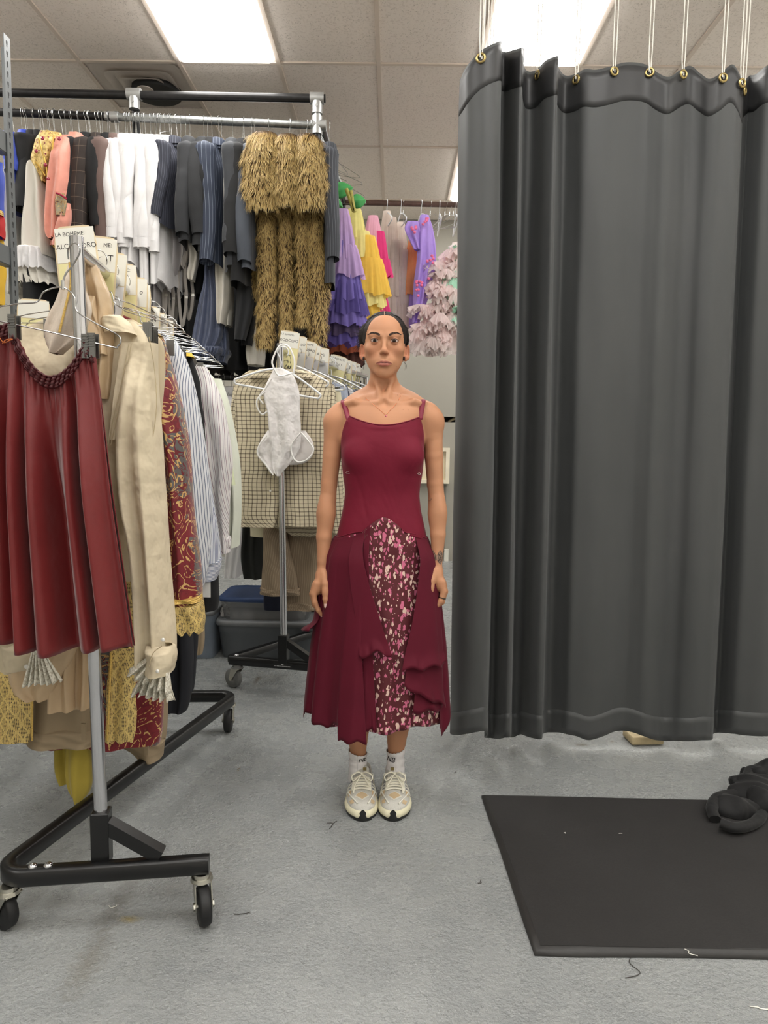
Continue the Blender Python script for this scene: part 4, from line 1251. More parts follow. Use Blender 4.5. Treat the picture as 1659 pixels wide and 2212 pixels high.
def nail(c, d, w_, l_, toward=(0, -1, 0)):
    c = np.array(c); d = np.array(d, float); d /= np.linalg.norm(d); n_ = np.array(toward, float); n_ -= d * (n_ @ d); n_ /= np.linalg.norm(n_); sd = np.cross(d, n_)
    def fn(U, V):
        a = (U - .5) * 2; wv = w_ * np.sqrt(np.maximum(1 - np.clip(V - .45, 0, 1) ** 2 / .31, .02)); 
        x = c[:, None, None] + d[:, None, None] * (V - .5) * l_ + sd[:, None, None] * a * wv + n_[:, None, None] * (.0022 * (1 - a * a) - .0010 * (V - .5))
        return x[0], x[1], x[2]
    MB().grid(fn, 8, 10).obj('fingernail', NAIL, PERS, True, True)
nail(pp(703.8, 1309, -.0868), pp(704.2, 1317, -.083) - pp(703.6, 1303, -.085), .0058, .017)
nail(pp(927, 1304, -.0868), pp(926.2, 1312, -.083) - pp(927.8, 1298, -.085), .0058, .017)
nail(pp(697.3, 1333.2, -.061), pp(701.5, 1337, -.057) - pp(693, 1328, -.062), .0048, .012, (-.5, -1, -.6))
nail(pp(927.3, 1320.5, -.066), pp(923, 1322, -.062) - pp(933, 1318, -.066), .0046, .010, (.3, -1, -.6))
# ------------------------------------------------------------------ burgundy dress
BUR = M('burgundy_crepe', (112, 18, 42), .66, spec=.25, sheen=.08, var=.05, vscale=14, bump=.06, bscale=1500, wrinkle=.06, wscale=16)
CHF = M('burgundy_chiffon', (92, 15, 36), .75, spec=.25, sheen=.08, var=.06, bump=.05, bscale=1400, trans=.12)
def petals(t):
    o = t.ob()
    base = srgb((86, 20, 30)); c = base
    for k, (sc, colr, sx, sz, thr) in enumerate(((62.0, (206, 106, 138), 1.25, .72, .30), (58.0, (222, 190, 176), 1.2, .70, .25))):
        v_ = t.n('Mapping', {0: o, 1: (3.1 * k, 1.7 * k, .9 * k), 2: (0, .45 - .8 * k, 0), 3: (sx, .5, sz)}).outputs[0]
        nz = t.n('TexNoise', {'Vector': v_, 'Scale': 75.0, 'Detail': 1.0}).outputs['Color']
        v2 = t.n('VectorMath', {0: v_, 1: t.n('VectorMath', {0: nz, 'Scale': .022}, operation='SCALE').outputs[0]}, operation='ADD').outputs[0]
        vo = t.n('TexVoronoi', {'Vector': v2, 'Scale': sc, 'Randomness': .85})
        d = vo.outputs['Distance']; rnd = t.sep(vo.outputs['Color'])[0]
        th = t.math('MULTIPLY', thr + .06, t.math('ADD', .35, rnd))
        m_ = t.math('LESS_THAN', d, th)
        c = t.mix(m_, c, srgb(colr))
    return c
PRT = M('petal_print_chiffon', (90, 20, 32), .68, sheen=.2, pat=petals, var=.05, trans=.08)
STRP = M('burgundy_satin', (128, 28, 54), .5, var=.04)

_rows = np.arange(600, 1800, 5.0); _rz = np.array([pp(820, r, -.1)[2] for r in _rows])
zrow = lambda row: np.interp(row, _rows, _rz)
def surf_r(phi, z, off):
    """radius of the torso surface (+off) in direction phi at height z"""
    i_ = np.clip(((z - _TZ[0]) * 1000).astype(int), 0, len(_TZ) - 1)
    xc, yc = _TT[0, i_], _TT[4, i_]
    lo = np.full(phi.shape, .02); hi = np.full(phi.shape, .34)
    for _ in range(18):
        m_ = (lo + hi) / 2
        P = np.stack([xc + m_ * np.sin(phi), yc - m_ * np.cos(phi), z + 0 * m_], -1)
        ins = torso.ev(P) < off
        lo = np.where(ins, m_, lo); hi = np.where(ins, hi, m_)
    return xc, yc, (lo + hi) / 2

DRESS = link('dress', None, None, PERS) if False else None
dr = bpy.data.objects.new('dress', None); COL.objects.link(dr); dr.parent = PERS; dr.matrix_parent_inverse = Matrix.Translation(PERS.location).inverted(); dr.empty_display_size = .05
def dpart(b, name, mat_, solid=.0016, sub=0):
    o = link(name, b.mesh(name), mat_, dr)
    if solid:
        q = o.modifiers.new('thick', 'SOLIDIFY'); q.thickness = solid; q.offset = 0
    return o
def neck_row(phi):
    # height of the upper edge as a photograph row, by direction
    a = np.abs((phi - .03 + np.pi) % (2 * np.pi) - np.pi)
    fr = 918 - 19 * np.clip(a / 1.10, 0, 1) ** 2.0
    sd = 899 + 62 * smooth(1.10, 1.55, a)
    bk = 961 - 30 * smooth(2.0, 2.9, a)
    return np.where(a < 1.10, fr, np.where(a < 1.6, sd, bk))
def seam_row(phi):
    a = np.abs((phi - .06 + np.pi) % (2 * np.pi) - np.pi)
    return 1117 + 34 * np.clip(a / .50, 0, 1) ** 1.5 + 16 * smooth(.5, 1.3, a)
def bod(U, V):
    phi = U * 2 * np.pi - np.pi
    z0 = zrow(neck_row(phi)); z1 = zrow(seam_row(phi)) - .004
    z = z0 + (z1 - z0) * V
    xc, yc, r = surf_r(phi, z, .0045)
    fr = np.cos(phi).clip(0, 1) ** 4
    # soft drape creases: neckline cowl and pulls from the pins to the waist
    r = r + fr * .003 * np.exp(-((V - .03) / .03) ** 2) + .0010 * wob(11, phi * 5, V * 16) * smooth(.35, .6, V) - .0012 * np.exp(-((V - .055) / .02) ** 2) * fr
    for sg in (-1, 1):
        r = r - .0018 * np.exp(-(((phi - sg * (.95 - .9 * (V - .38))) / .06) ** 2)) * smooth(.42, .5, V) * smooth(.95, .75, V)
    return xc + r * np.sin(phi), yc - r * np.cos(phi), z
bodice = dpart(MB().grid(bod, 150, 80, su=.8, sv=.4), 'bodice', BUR)
# neckline edging and straps
pts = []
for ph in np.linspace(-1.08, 1.14, 50):
    x, y, z = bod(np.array([[(ph + np.pi) / (2 * np.pi)]]), np.array([[0.0]])); pts.append((x[0, 0], y[0, 0] - .001, z[0, 0]))
dpart(MB().tube(pts, .0022, 6), 'neckline_binding', BUR, 0)
for sg, foot, top in ((-1, (754, 902), (741, 868)), (1, (908.5, 896), (914, 866))):
    a = body.hit(foot[0] - sg * 1.5, foot[1] + 12); b_ = body.hit(foot[0] * .35 + top[0] * .65, foot[1] * .35 + top[1] * .65 + 2); c = body.hit(top[0], top[1] + 3)
    a = a if a is not None else pp(*foot, -.07); c = c if c is not None else pp(*top, 0)
    off = np.array([0, -.003, .002])
    back = np.array([c[0] * .9, PY + .085, c[2] - .05]); bk2 = np.array([c[0] * .82, PY + .10, c[2] - .17])
    path = smooth_path([a + off * 1.3, (a + c) / 2 + np.array([0, -.012, .004]) if b_ is None else b_ + off, c + np.array([0, .004, .005]), c + np.array([-sg * .004, .045, .006]), back, bk2], 6)
    T = np.gradient(path, axis=0); T /= np.linalg.norm(T, axis=1, keepdims=True)
    sd = np.cross(T, np.array([0, -1.0, .6])); sd /= np.linalg.norm(sd, axis=1, keepdims=True)
    rows = np.array([path - sd * .0085, path, path + sd * .0085])
    rows[1] += np.array([0, -.0008, .0004])
    dpart(MB().loft(np.transpose(rows, (1, 0, 2)), closed=False), 'strap', STRP, .0018)

# skirt pieces
ZS, ZH = zrow(1160), zrow(1562)
_e = lambda row, l, r: (pp(l, row)[0], pp(r, row)[0])
SKR = [(1117, 741, 909), (1140, 734, 915), (1165, 727, 921), (1185, 718, 927), (1210, 711, 932), (1260, 704, 939), (1330, 696, 948), (1400, 686, 955), (1480, 678, 960), (1560, 671, 963), (1600, 669, 965)]
_S = []
for row, l, r in SKR:
    a, b_ = _e(row, l, r); _S.append((zrow(row), (a + b_) / 2, (b_ - a) / 2))
_S = np.array(_S[::-1])
def skirt_pt(phi, z, off=0.0, fold=0.0):
    xc = np.interp(z, _S[:, 0], _S[:, 1]); rx = np.interp(z, _S[:, 0], _S[:, 2])
    t_ = np.clip((ZS - z) / (ZS - ZH), 0, 1.1)
    ry = .100 + .087 * t_ ** .8; yc = PY + .005 + 0 * z
    return xc + (rx + off + fold) * np.sin(phi), yc - (ry + off + fold) * np.cos(phi), z
def phi_of(px, row):
    z = zrow(row); xc = np.interp(z, _S[:, 0], _S[:, 1]); rx = np.interp(z, _S[:, 0], _S[:, 2])
    x = pp(px, row, -.12)[0]
    return math.asin(max(-1, min(1, (x - xc) / rx)))
def fold_f(seed, phi, t_, n=15, amp=.013, sharp=1.6):
    w_ = np.sin(phi * n + 1.5 * wob(seed, phi * 3) + .6 * t_)
    return amp * t_ ** .75 * (np.sign(w_) * np.abs(w_) ** (1 / sharp) * .5 + .5 * wob(seed + 1, phi * n * .45, t_ * .8))
def panel(name, mat_, top, bot, off, seed, hem, nu=60, nv=46, amp=.013, n=15, curl=0.0, top_row=None, ripple=.004):
    """top/bot: (phi0, phi1) at seam and hem; hem: function u -> row"""
    def fn(U, V):
        a0 = top[0] + (bot[0] - top[0]) * V; a1 = top[1] + (bot[1] - top[1]) * V
        phi = a0 + (a1 - a0) * U
        pt = top[0] + (top[1] - top[0]) * U
        z0 = zrow(seam_row(pt) if top_row is None else top_row(U)); z1 = zrow(hem(U))
        z = z0 + (z1 - z0) * V
        t_ = np.clip((ZS - z) / (ZS - ZH), 0, 1.1)
        f = fold_f(seed, phi, t_, n, amp)
        rip = ripple * np.sin(U * nu * .30 + 4 * wob(seed + 5, U * 5)) * smooth(.9, 1, V)
        x, y, z2 = skirt_pt(phi, z, off * smooth(0, .14, t_) + .004 + curl * smooth(.86, 1.0, V) ** 2 + rip * .6, f)
        return x, y, z2 + rip * .5
    return dpart(MB().grid(fn, nu, nv, su=.8, sv=.6), name, mat_, .0012)
P_ = phi_of
panel('printed_underskirt', PRT, (-np.pi, np.pi), (-np.pi, np.pi), -.014, 21, lambda u: 1563 + 5 * np.sin(u * 40), 150, 50, .010, 17)
panel('chiffon_panel', CHF, (-np.pi * .98, P_(788, 1150)), (-np.pi * .98, P_(795, 1560)), .014, 31, lambda u: np.where(u > .865, 1581, 1558 - 9 * np.sin(u * 31)) + 3 * np.sin(u * 90), 170, 54, .019, 13)
panel('chiffon_panel', CHF, (P_(789, 1150), P_(799, 1150)), (P_(789, 1560), P_(815, 1560)), -.002, 35, lambda u: 1558 + 3 * np.sin(u * 9), 24, 50, .004, 15)
panel('short_flounce', CHF, (P_(766, 1150), P_(784, 1148)), (P_(784, 1400), P_(844, 1400)), .020, 41, lambda u: 1401 + 7 * np.sin(u * 8 + .5) - 6 * u, 44, 46, .006, 9, .012)
panel('short_flounce', CHF, (P_(896, 1150), P_(916, 1150)), (P_(861, 1430), P_(946, 1430)), .020, 47, lambda u: 1437 - 9 * np.abs(np.sin(u * 7.2 + .4)), 52, 46, .006, 10, .012)
panel('middle_flounce', CHF, (P_(899, 1150), P_(918, 1150)), (P_(868, 1470), P_(951, 1510)), .010, 51, lambda u: 1464 + 62 * u ** .8 + 3 * np.sin(u * 14), 48, 46, .005, 9, .008)
panel('lower_flounce', CHF, (P_(904, 1150), P_(919, 1150)), (P_(888, 1525), P_(955, 1530)), .003, 55, lambda u: 1522 + 12 * u + 4 * np.sin(u * 12), 40, 46, .005, 9, .004)
panel('chiffon_panel', CHF, (P_(917, 1150), np.pi * .98), (P_(950, 1560), np.pi * .98), .006, 61, lambda u: 1560 + 34 * np.exp(-((u - .05) / .05) ** 2) + 3 * np.sin(u * 70), 120, 54, .013, 15)
panel('side_flounce', CHF, (-2.0, -1.35), (-2.1, -1.12), .020, 65, lambda u: 1398 - 30 * u, 40, 40, .010, 9, .035)
# gathered seam lines
for lo, hi in ((-1.5, -.42), (.46, 1.5)):
    pts = []
    for ph in np.linspace(lo, hi, 40):
        z = zrow(seam_row(np.array(ph))); x, y, z2 = skirt_pt(np.array(ph), z, .004); pts.append((float(x), float(y) - .002, float(z2)))
    dpart(MB().tube(pts, .0016, 5), 'gathered_seam', BUR, 0)
# safety pins
PIN = M('steel_pin', (206, 200, 196), .2, metal=1, var=.0)
def safety_pin(px, py, ang, ln_):
    q = torso.hit(px, py, 2.2, 2.6); q = q + np.array([0, -.007, 0]); c, s_ = math.cos(ang), math.sin(ang)
    def L(a, b): return tuple(q + np.array([a * c - b * s_, -.001, a * s_ + b * c]))
    b = MB(); w_ = .0030
    pts = [L(ln_ / 2, w_), L(-ln_ / 2 + .003, w_)] + [L(-ln_ / 2 + .003 - w_ * math.sin(k), w_ * math.cos(k)) for k in np.linspace(.3, 2.8, 6)] + [L(-ln_ / 2 + .003, -w_), L(ln_ / 2, -w_)]
    b.tube(pts, .0008, 6); b.tube([L(ln_ / 2 - .001, -w_), L(ln_ / 2 + .003, -w_ * .4), L(ln_ / 2 + .003, w_ * .4), L(ln_ / 2 - .001, w_)], [.0016, .002, .002, .0016], 8)
    o = b.obj('safety_pin', PIN, dr)
safety_pin(756.5, 1020.5, .04, .027); safety_pin(900, 1019.5, -.55, .023)

# ------------------------------------------------------------------ socks and running shoes
SOCK = M('white_ribbed_sock', (226, 222, 222), .85, var=.04, bump=.2, bscale=500)
MESHG = M('pale_grey_mesh', (196, 194, 186), .75, var=.12, vscale=260, bump=.4, bscale=700)
CREAM = M('cream_foam', (226, 220, 190), .55, var=.04)
WHT = M('white_leather', (224, 222, 210), .45, var=.04)
TAN = M('tan_panel', (196, 172, 136), .7, var=.05)
SIL = M('silver_overlay', (150, 150, 152), .35, metal=.3)
RUB = M('outsole_black', (24, 25, 24), .5)
LACE = M('cream_lace', (238, 234, 216), .8, var=.04, bump=.3, bscale=900)

def shoe(px_c, yaw, mir):
    toe = onz(px_c, 1771); X0 = toe.x; Y0 = toe.y
    cy, sy = math.cos(yaw), math.sin(yaw)
    sh = bpy.data.objects.new('running_shoe', None); COL.objects.link(sh); sh.parent = PERS; sh.matrix_parent_inverse = Matrix.Translation(PERS.location).inverted(); sh.empty_display_size = .03
    sh.location = (X0, Y0, 0); sh.rotation_euler = (0, 0, yaw)
    LN = .282
    # s: 0 toe tip .. 1 heel ; local y grows to the heel
    ks = np.array([0, .03, .08, .16, .28, .42, .58, .75, .9, 1.0])
    wv = np.array([.012, .030, .041, .0495, .0530, .0490, .0415, .0385, .0370, .026])
    hv = np.array([.030, .044, .052, .059, .066, .078, .096, .104, .108, .100])
    xo = np.array([-.004, -.004, -.003, -.001, .001, .000, -.003, -.004, -.003, -.003]) * mir
    fw = lambda s: np.interp(s, ks, wv); fh = lambda s: np.interp(s, ks, hv); fx = lambda s: np.interp(s, ks, xo)
    def sm(f, s): return (f(s - .02) + f(s) + f(s + .02)) / 3
    def S(s, a, off=0.0):
        """upper surface; a from 0 (screen right) over the top to pi"""
        w_ = sm(fw, s) + off; h_ = sm(fh, s) + off
        ca, sa = np.cos(a), np.sin(a)
        e = .75
        return sm(fx, s) + w_ * np.sign(ca) * np.abs(ca) ** .85, s * LN, .022 + (h_ - .022) * np.abs(sa) ** e
    def part_(b, name, m_, smo=True):
        return link(name, b.mesh(name, smo), m_, sh)
    # open collar: upper stops above the ankle
    def up(U, V):
        s = V; a = U * np.pi
        x, y, z = S(s, a)
        col_ = smooth(.52, .62, s) * np.exp(-((a - np.pi / 2) / .75) ** 4)
        z = z - col_ * (z - .022) * .55
        return x, y, z
    upper = part_(MB().grid(up, 44, 60), 'upper', MESHG)
    q = np.linspace(0, 2 * np.pi, 57)[:-1]
    def ring(off, z, kx=1.0):
        out = []
        for k in np.linspace(0, 1, 29): out.append((float(sm(fx, k) + (sm(fw, k) + off) * kx), float(k * LN * (1 + .02) - .004 - (off if k < .02 else 0)), z))
        back = [(float(sm(fx, k) - (sm(fw, k) + off) * kx), float(k * LN * 1.02 - .004 - (off if k < .02 else 0)), z) for k in np.linspace(1, 0, 29)]
        return out + back
    part_(MB().loft(np.array([ring(.003, .010), ring(.006, .014), ring(.0065, .022), ring(.003, .030), ring(-.002, .034)]), True, (True, False)), 'midsole', CREAM)
    part_(MB().loft(np.array([ring(-.001, .0), ring(.004, .003), ring(.005, .011)]), True, (True, True)), 'outsole', RUB)
    # toe bumper rising in a point
    def tb(U, V):
        a = (U - .5) * 2; xx = a * .030
        z = .001 + V * (.030 * np.exp(-(a / .5) ** 2) + .010)
        yy = -.0135 + .0125 * a * a + .0035 * V ** 2
        return sm(fx, .02) + xx, yy, z
    part_(MB().grid(tb, 24, 8), 'toe_bumper', RUB)
    def patch(poly, name, m_, off=.0016, n=8):
        """poly: four (s, a) corners, bilinear, gently rounded"""
        P4 = np.array(poly)
        def fn(U, V):
            s = (P4[0][0] * (1 - U) + P4[1][0] * U) * (1 - V) + (P4[3][0] * (1 - U) + P4[2][0] * U) * V
            a = (P4[0][1] * (1 - U) + P4[1][1] * U) * (1 - V) + (P4[3][1] * (1 - U) + P4[2][1] * U) * V
            return S(s, a, off)
        return part_(MB().grid(fn, n, n), name, m_)
    A = np.pi / 2
    patch([(.100, A), (.175, A - .46), (.250, A), (.175, A + .46)], 'toe_shield', WHT, .0016, 10)
    patch([(.115, A), (.180, A - .36), (.235, A), (.180, A + .36)], 'toe_panel', TAN, .0026, 10)
    for sg in (-1, 1):
        patch([(.08, A + sg * .70), (.135, A + sg * .62), (.150, A + sg * 1.05), (.100, A + sg * 1.08)], 'toe_window', TAN)
        patch([(.22, A + sg * .72), (.30, A + sg * .66), (.32, A + sg * 1.02), (.23, A + sg * 1.02)], 'side_window', TAN)
        patch([(.34, A + sg * .70), (.56, A + sg * .66), (.58, A + sg * .98), (.34, A + sg * 1.0)], 'silver_overlay', SIL, .0014)
        for k in range(3):
            s0 = .30 + k * .055
            pts = [S(s0 + .05 * u, A + sg * (.55 + .85 * u), .002) for u in np.linspace(0, 1, 9)]
            part_(MB().tube([tuple(map(float, p)) for p in pts], .0024, 6), 'overlay_stripe', WHT)
        pts = [S(.06 + .26 * u, A + sg * (.40 + .62 * u), .0018) for u in np.linspace(0, 1, 12)]
        part_(MB().tube([tuple(map(float, p)) for p in pts], .0028, 6), 'overlay_stripe', WHT)
        pts = [S(.30 + .24 * u, A + sg * (.62 - .08 * u), .003) for u in np.linspace(0, 1, 12)]
        part_(MB().tube([tuple(map(float, p)) for p in pts], .0036, 6), 'eyestay', MESHG)
        part_(MB().torus(tuple(map(float, S(.545, A + sg * .74, .003))), .008, .0022, (sg * .7, -.5, .6), 14, 6), 'lace_loop', WHT)
    # tongue standing up in front of the ankle
    def tg(U, V):
        a = (U - .5) * 2; s = .36 + .20 * V; x, y, z = S(s, A + a * -.52, .004)
        z = z + .020 * smooth(.45, 1, V) - .006 * a * a * V; y = y + .006 * smooth(.6, 1, V)
        return x * 1.0, y, z
    tong = part_(MB().grid(tg, 14, 14), 'tongue', MESHG); m2 = tong.modifiers.new('t', 'SOLIDIFY'); m2.thickness = .008; m2.offset = -1
    x, y, z = S(.50, A + mir * .12, .012)
    part_(MB().box((float(x), float(y) - .005, float(z) + .017), (.012, .003, .010)), 'tongue_badge', M('badge_gold', (120, 104, 60), .4), False)
    # laces
    for k in range(5):
        s0 = .285 + k * .042
        for flip in (1, -1):
            pts = []
            for u in np.linspace(-1, 1, 11):
                x, y, z = S(s0 + flip * .012 * u, A + u * .55, .0055); pts.append((float(x), float(y), float(z)))
            part_(MB().tube(pts, .0030, 6, True, ((0, -.5, .8), .6)), 'lace', LACE)
    x, y, z = map(float, S(.485, A, .010))
    c = np.array([x, y - .004, z + .004])
    for sg in (-1, 1):
        loop = smooth_path([c, c + np.array([sg * .016, -.010, .010]), c + np.array([sg * .036, -.018, .0]), c + np.array([sg * .030, -.026, -.014]), c + np.array([sg * .008, -.008, -.002])], 5)
        part_(MB().tube(loop, .0027, 6, True), 'lace_bow', LACE)
        tail = smooth_path([c, c + np.array([sg * .012, -.022, -.008]), c + np.array([sg * .026, -.048, -.022])] + ([c + np.array([sg * .030, -.075, -.034])] if sg * mir > 0 else []), 5)
        part_(MB().tube(tail, .0026, 6, True), 'lace_tail', LACE)
    part_(MB().sphere(c, (.007, .005, .006), 10, 8), 'lace_knot', LACE)
    return sh
shoe(781, .05, -1); shoe(851.5, -.02, 1)

def sock(px_a, row_top, mir, txt):
    a = pp(px_a, 1640, .025); z1 = pp(px_a, row_top, .028)[2]; cx, cyy = a[0], PY + .027
    def fn(U, V):
        ph = U * 2 * np.pi; z = .055 + (z1 - .055) * V
        r = .0305 + .004 * (1 - V) + .0035 * smooth(.75, 1, V) + .0010 * np.sin(V * 22) * smooth(.2, .5, V)
        edge = smooth(.93, 1, V)
        return cx + r * np.sin(ph), cyy - (r * 1.14) * np.cos(ph), z + edge * (.0022 * np.abs(np.sin(ph * 8)) + .006 * -mir * np.sin(ph)) 
    o = MB().grid(fn, 64, 36).obj('sock', SOCK, PERS, True, True)
    q = o.modifiers.new('t', 'SOLIDIFY'); q.thickness = .002; q.offset = -1
    me = text_mesh(txt, .026, .0003, .25)
    V = np.array([v.co[:] for v in me.vertices])
    ph0 = mir * .62; zc = pp(px_a, 1640, 0)[2]
    r = .0325
    ph = ph0 + V[:, 0] / r
    W = np.stack([cx + (r + .001 + V[:, 2]) * np.sin(ph), cyy - (r * 1.14 + .001 + V[:, 2]) * np.cos(ph), zc + V[:, 1]], -1)
    me.vertices.foreach_set('co', W.ravel().astype(np.float32)); me.update()
    me.materials.append(INKM)
    link('sock_logo', me, None, o)
sock(773, 1623, 1, 'NB'); sock(854.5, 1618, -1, 'NB')
# ------------------------------------------------------------------ garment building kit
WIRE = M('wire_steel', (188, 188, 186), .25, metal=1, var=.0)
PLW = M('white_plastic', (226, 228, 230), .4, var=.03)
CLIPM = M('clip_steel', (120, 120, 118), .3, metal=.9, var=.1)
_hcache = {}
def hanger_mesh(kind0):
    if kind0 in _hcache: return _hcache[kind0]
    kind = 'wire' if kind0 == 'high' else kind0
    b = MB(); R = .026
    hk = [(R * math.cos(a), 0, R * math.sin(a) + .003) for a in np.linspace(-.5, 3.5, 14)]
    hk = hk + [(0, 0, -.045), (0, 0, -.075)]
    r = {'wire': .0014, 'clip': .0016, 'plastic': .003, 'top': .0014}[kind]
    if kind == 'plastic':
        b.tube(smooth_path(hk[::-1], 2), r * .9, 6)
        P = [(0, 0, -.075), (.08, 0, -.098), (.195, 0, -.155), (.212, 0, -.168), (.205, 0, -.182), (.18, 0, -.185), (0, 0, -.185), (-.18, 0, -.185), (-.205, 0, -.182), (-.212, 0, -.168), (-.195, 0, -.155), (-.08, 0, -.098), (0, 0, -.075)]
        b.tube(smooth_path(P, 4), .0048, 8)
    else:
        b.tube(smooth_path(hk[::-1], 2), r, 5)
        if kind == 'wire':
            P = [(0, 0, -.075), (.06, 0, -.09), (.19, 0, -.15), (.205, 0, -.162), (.195, 0, -.17), (0, 0, -.17), (-.195, 0, -.17), (-.205, 0, -.162), (-.19, 0, -.15), (-.06, 0, -.09), (0, 0, -.075)]
            b.tube(smooth_path(P, 3), r, 5)
        if kind == 'clip':
            P = [(0, 0, -.075), (.035, 0, -.082), (.055, 0, -.12), (.19, 0, -.15), (.207, 0, -.160), (.20, 0, -.172), (0, 0, -.165), (-.20, 0, -.172), (-.207, 0, -.160), (-.19, 0, -.15), (-.055, 0, -.12), (-.035, 0, -.082), (0, 0, -.075)]
            b.tube(smooth_path(P, 3), r, 5)
        b.tube([(0, 0, -.05), (0, 0, -.085)], .0036, 6)
    if kind0 == 'high':
        for V in b.v: V[:, 2] = np.where(V[:, 2] < -.04, V[:, 2] - .06, V[:, 2])
    me = b.mesh('hanger_wire')
    me.materials.append(PLW if kind == 'plastic' else WIRE)
    cm = None
    if kind == 'clip':
        c = MB(); c.box((0, -.008, -.182), (.024, .004, .05)); c.box((0, .008, -.182), (.024, .004, .05)); c.box((0, 0, -.168), (.018, .018, .012))
        for k in range(4): c.box((-.009 + k * .006, -.0105, -.186), (.002, .002, .03))
        cm = c.mesh('clip', False); cm.materials.append(CLIPM)
    _hcache[kind0] = (me, cm)
    return _hcache[kind0]
def hanger(kind, loc, rotz, label, group, tilt=0.0, clips=(-.13, .13)):
    me, cm = hanger_mesh(kind)
    label = ' '.join(label.replace(' on the high pipe holding', ' holding').replace(' on the near rack holding', ' holding').replace(' on the side pipe holding', ' holding').replace(' on the back pipe holding', ' holding').replace(' on the middle rack holding', ' holding').split()[:16])
    t = thing('hanger', label, 'hanger', tuple(loc), rotz, group)
    t.rotation_euler = (0, tilt, rotz)
    link('plastic_frame' if kind == 'plastic' else 'wire_frame', me, None, t)
    if cm is not None:
        for x in clips:
            o = link('clip', cm, None, t); o.location = (x, 0, -.003)
    return t

def piece(parent, name, rows, Y, th, mat_, seed=0, folds=5, amp=.010, nu=56, nv=40, top_amp=.15, sag=0.0, dY=0.0, hem=0.0, hemk=7, twist=0.0, closed=True, expn=2.6):
    """hanging cloth tube given by photograph rows (row, left px, right px) at distance Y; real thickness th"""
    R = []
    for row in rows:
        r_, l, r = row[:3]; y_ = row[3] if len(row) > 3 else Y
        a, b = at(l, r_, y_), at(r, r_, y_)
        R.append((a.z * .5 + b.z * .5, a.x, b.x, y_))
    R = np.array(R); s_ = np.linspace(0, 1, len(R))
    cs = np.concatenate([[0], np.cumsum(np.abs(np.diff(R[:, 0])) + 1e-6)]); cs /= cs[-1]
    H = abs(R[0, 0] - R[-1, 0]); W = (R[:, 2] - R[:, 1]).mean()
    Rs = smooth_path(np.column_stack([R, cs]), 6)
    def fn(U, V):
        z = np.interp(V, Rs[:, 4], Rs[:, 0]); l = np.interp(V, Rs[:, 4], Rs[:, 1]); r = np.interp(V, Rs[:, 4], Rs[:, 2]); yy = np.interp(V, Rs[:, 4], Rs[:, 3])
        a = U * 2 * np.pi
        c, s0 = np.cos(a), np.sin(a)
        cx = np.sign(c) * np.abs(c) ** (2 / expn); sy = np.sign(s0) * np.abs(s0) ** (2 / expn)
        hw_ = (r - l) / 2; xc = (l + r) / 2
        g = top_amp + (1 - top_amp) * smooth(0, .5, V)
        ph = cx * folds * 1.57 + seed * 1.7 + .8 * wob(seed, V * 4, cx * 1.5)
        f = amp * g * (np.sin(ph) + .5 * wob(seed + 3, cx * folds * 1.3, V * 5))
        x = xc + hw_ * cx * (1 + .02 * wob(seed + 6, V * 9)) + twist * V
        y = yy + th / 2 * sy * (.35 + .65 * smooth(0, .2, V)) + f
        zz = z + hem * smooth(.8, 1, V) * np.sin(cx * hemk + seed) - sag * (1 - cx * cx) * (1 - V)
        return x, y, zz
    o = MB().grid(fn, nu, nv, su=2 * W, sv=H, uvx=True).obj(name, mat_, parent, True, True)
    return o

def sheet(parent, name, fn, nu, nv, mat_, su=1.0, sv=1.0, solid=.0025):
    o = MB().grid(fn, nu, nv, su=su, sv=sv).obj(name, mat_, parent, True, True)
    if solid:
        q = o.modifiers.new('thick', 'SOLIDIFY'); q.thickness = solid; q.offset = 0
    return o

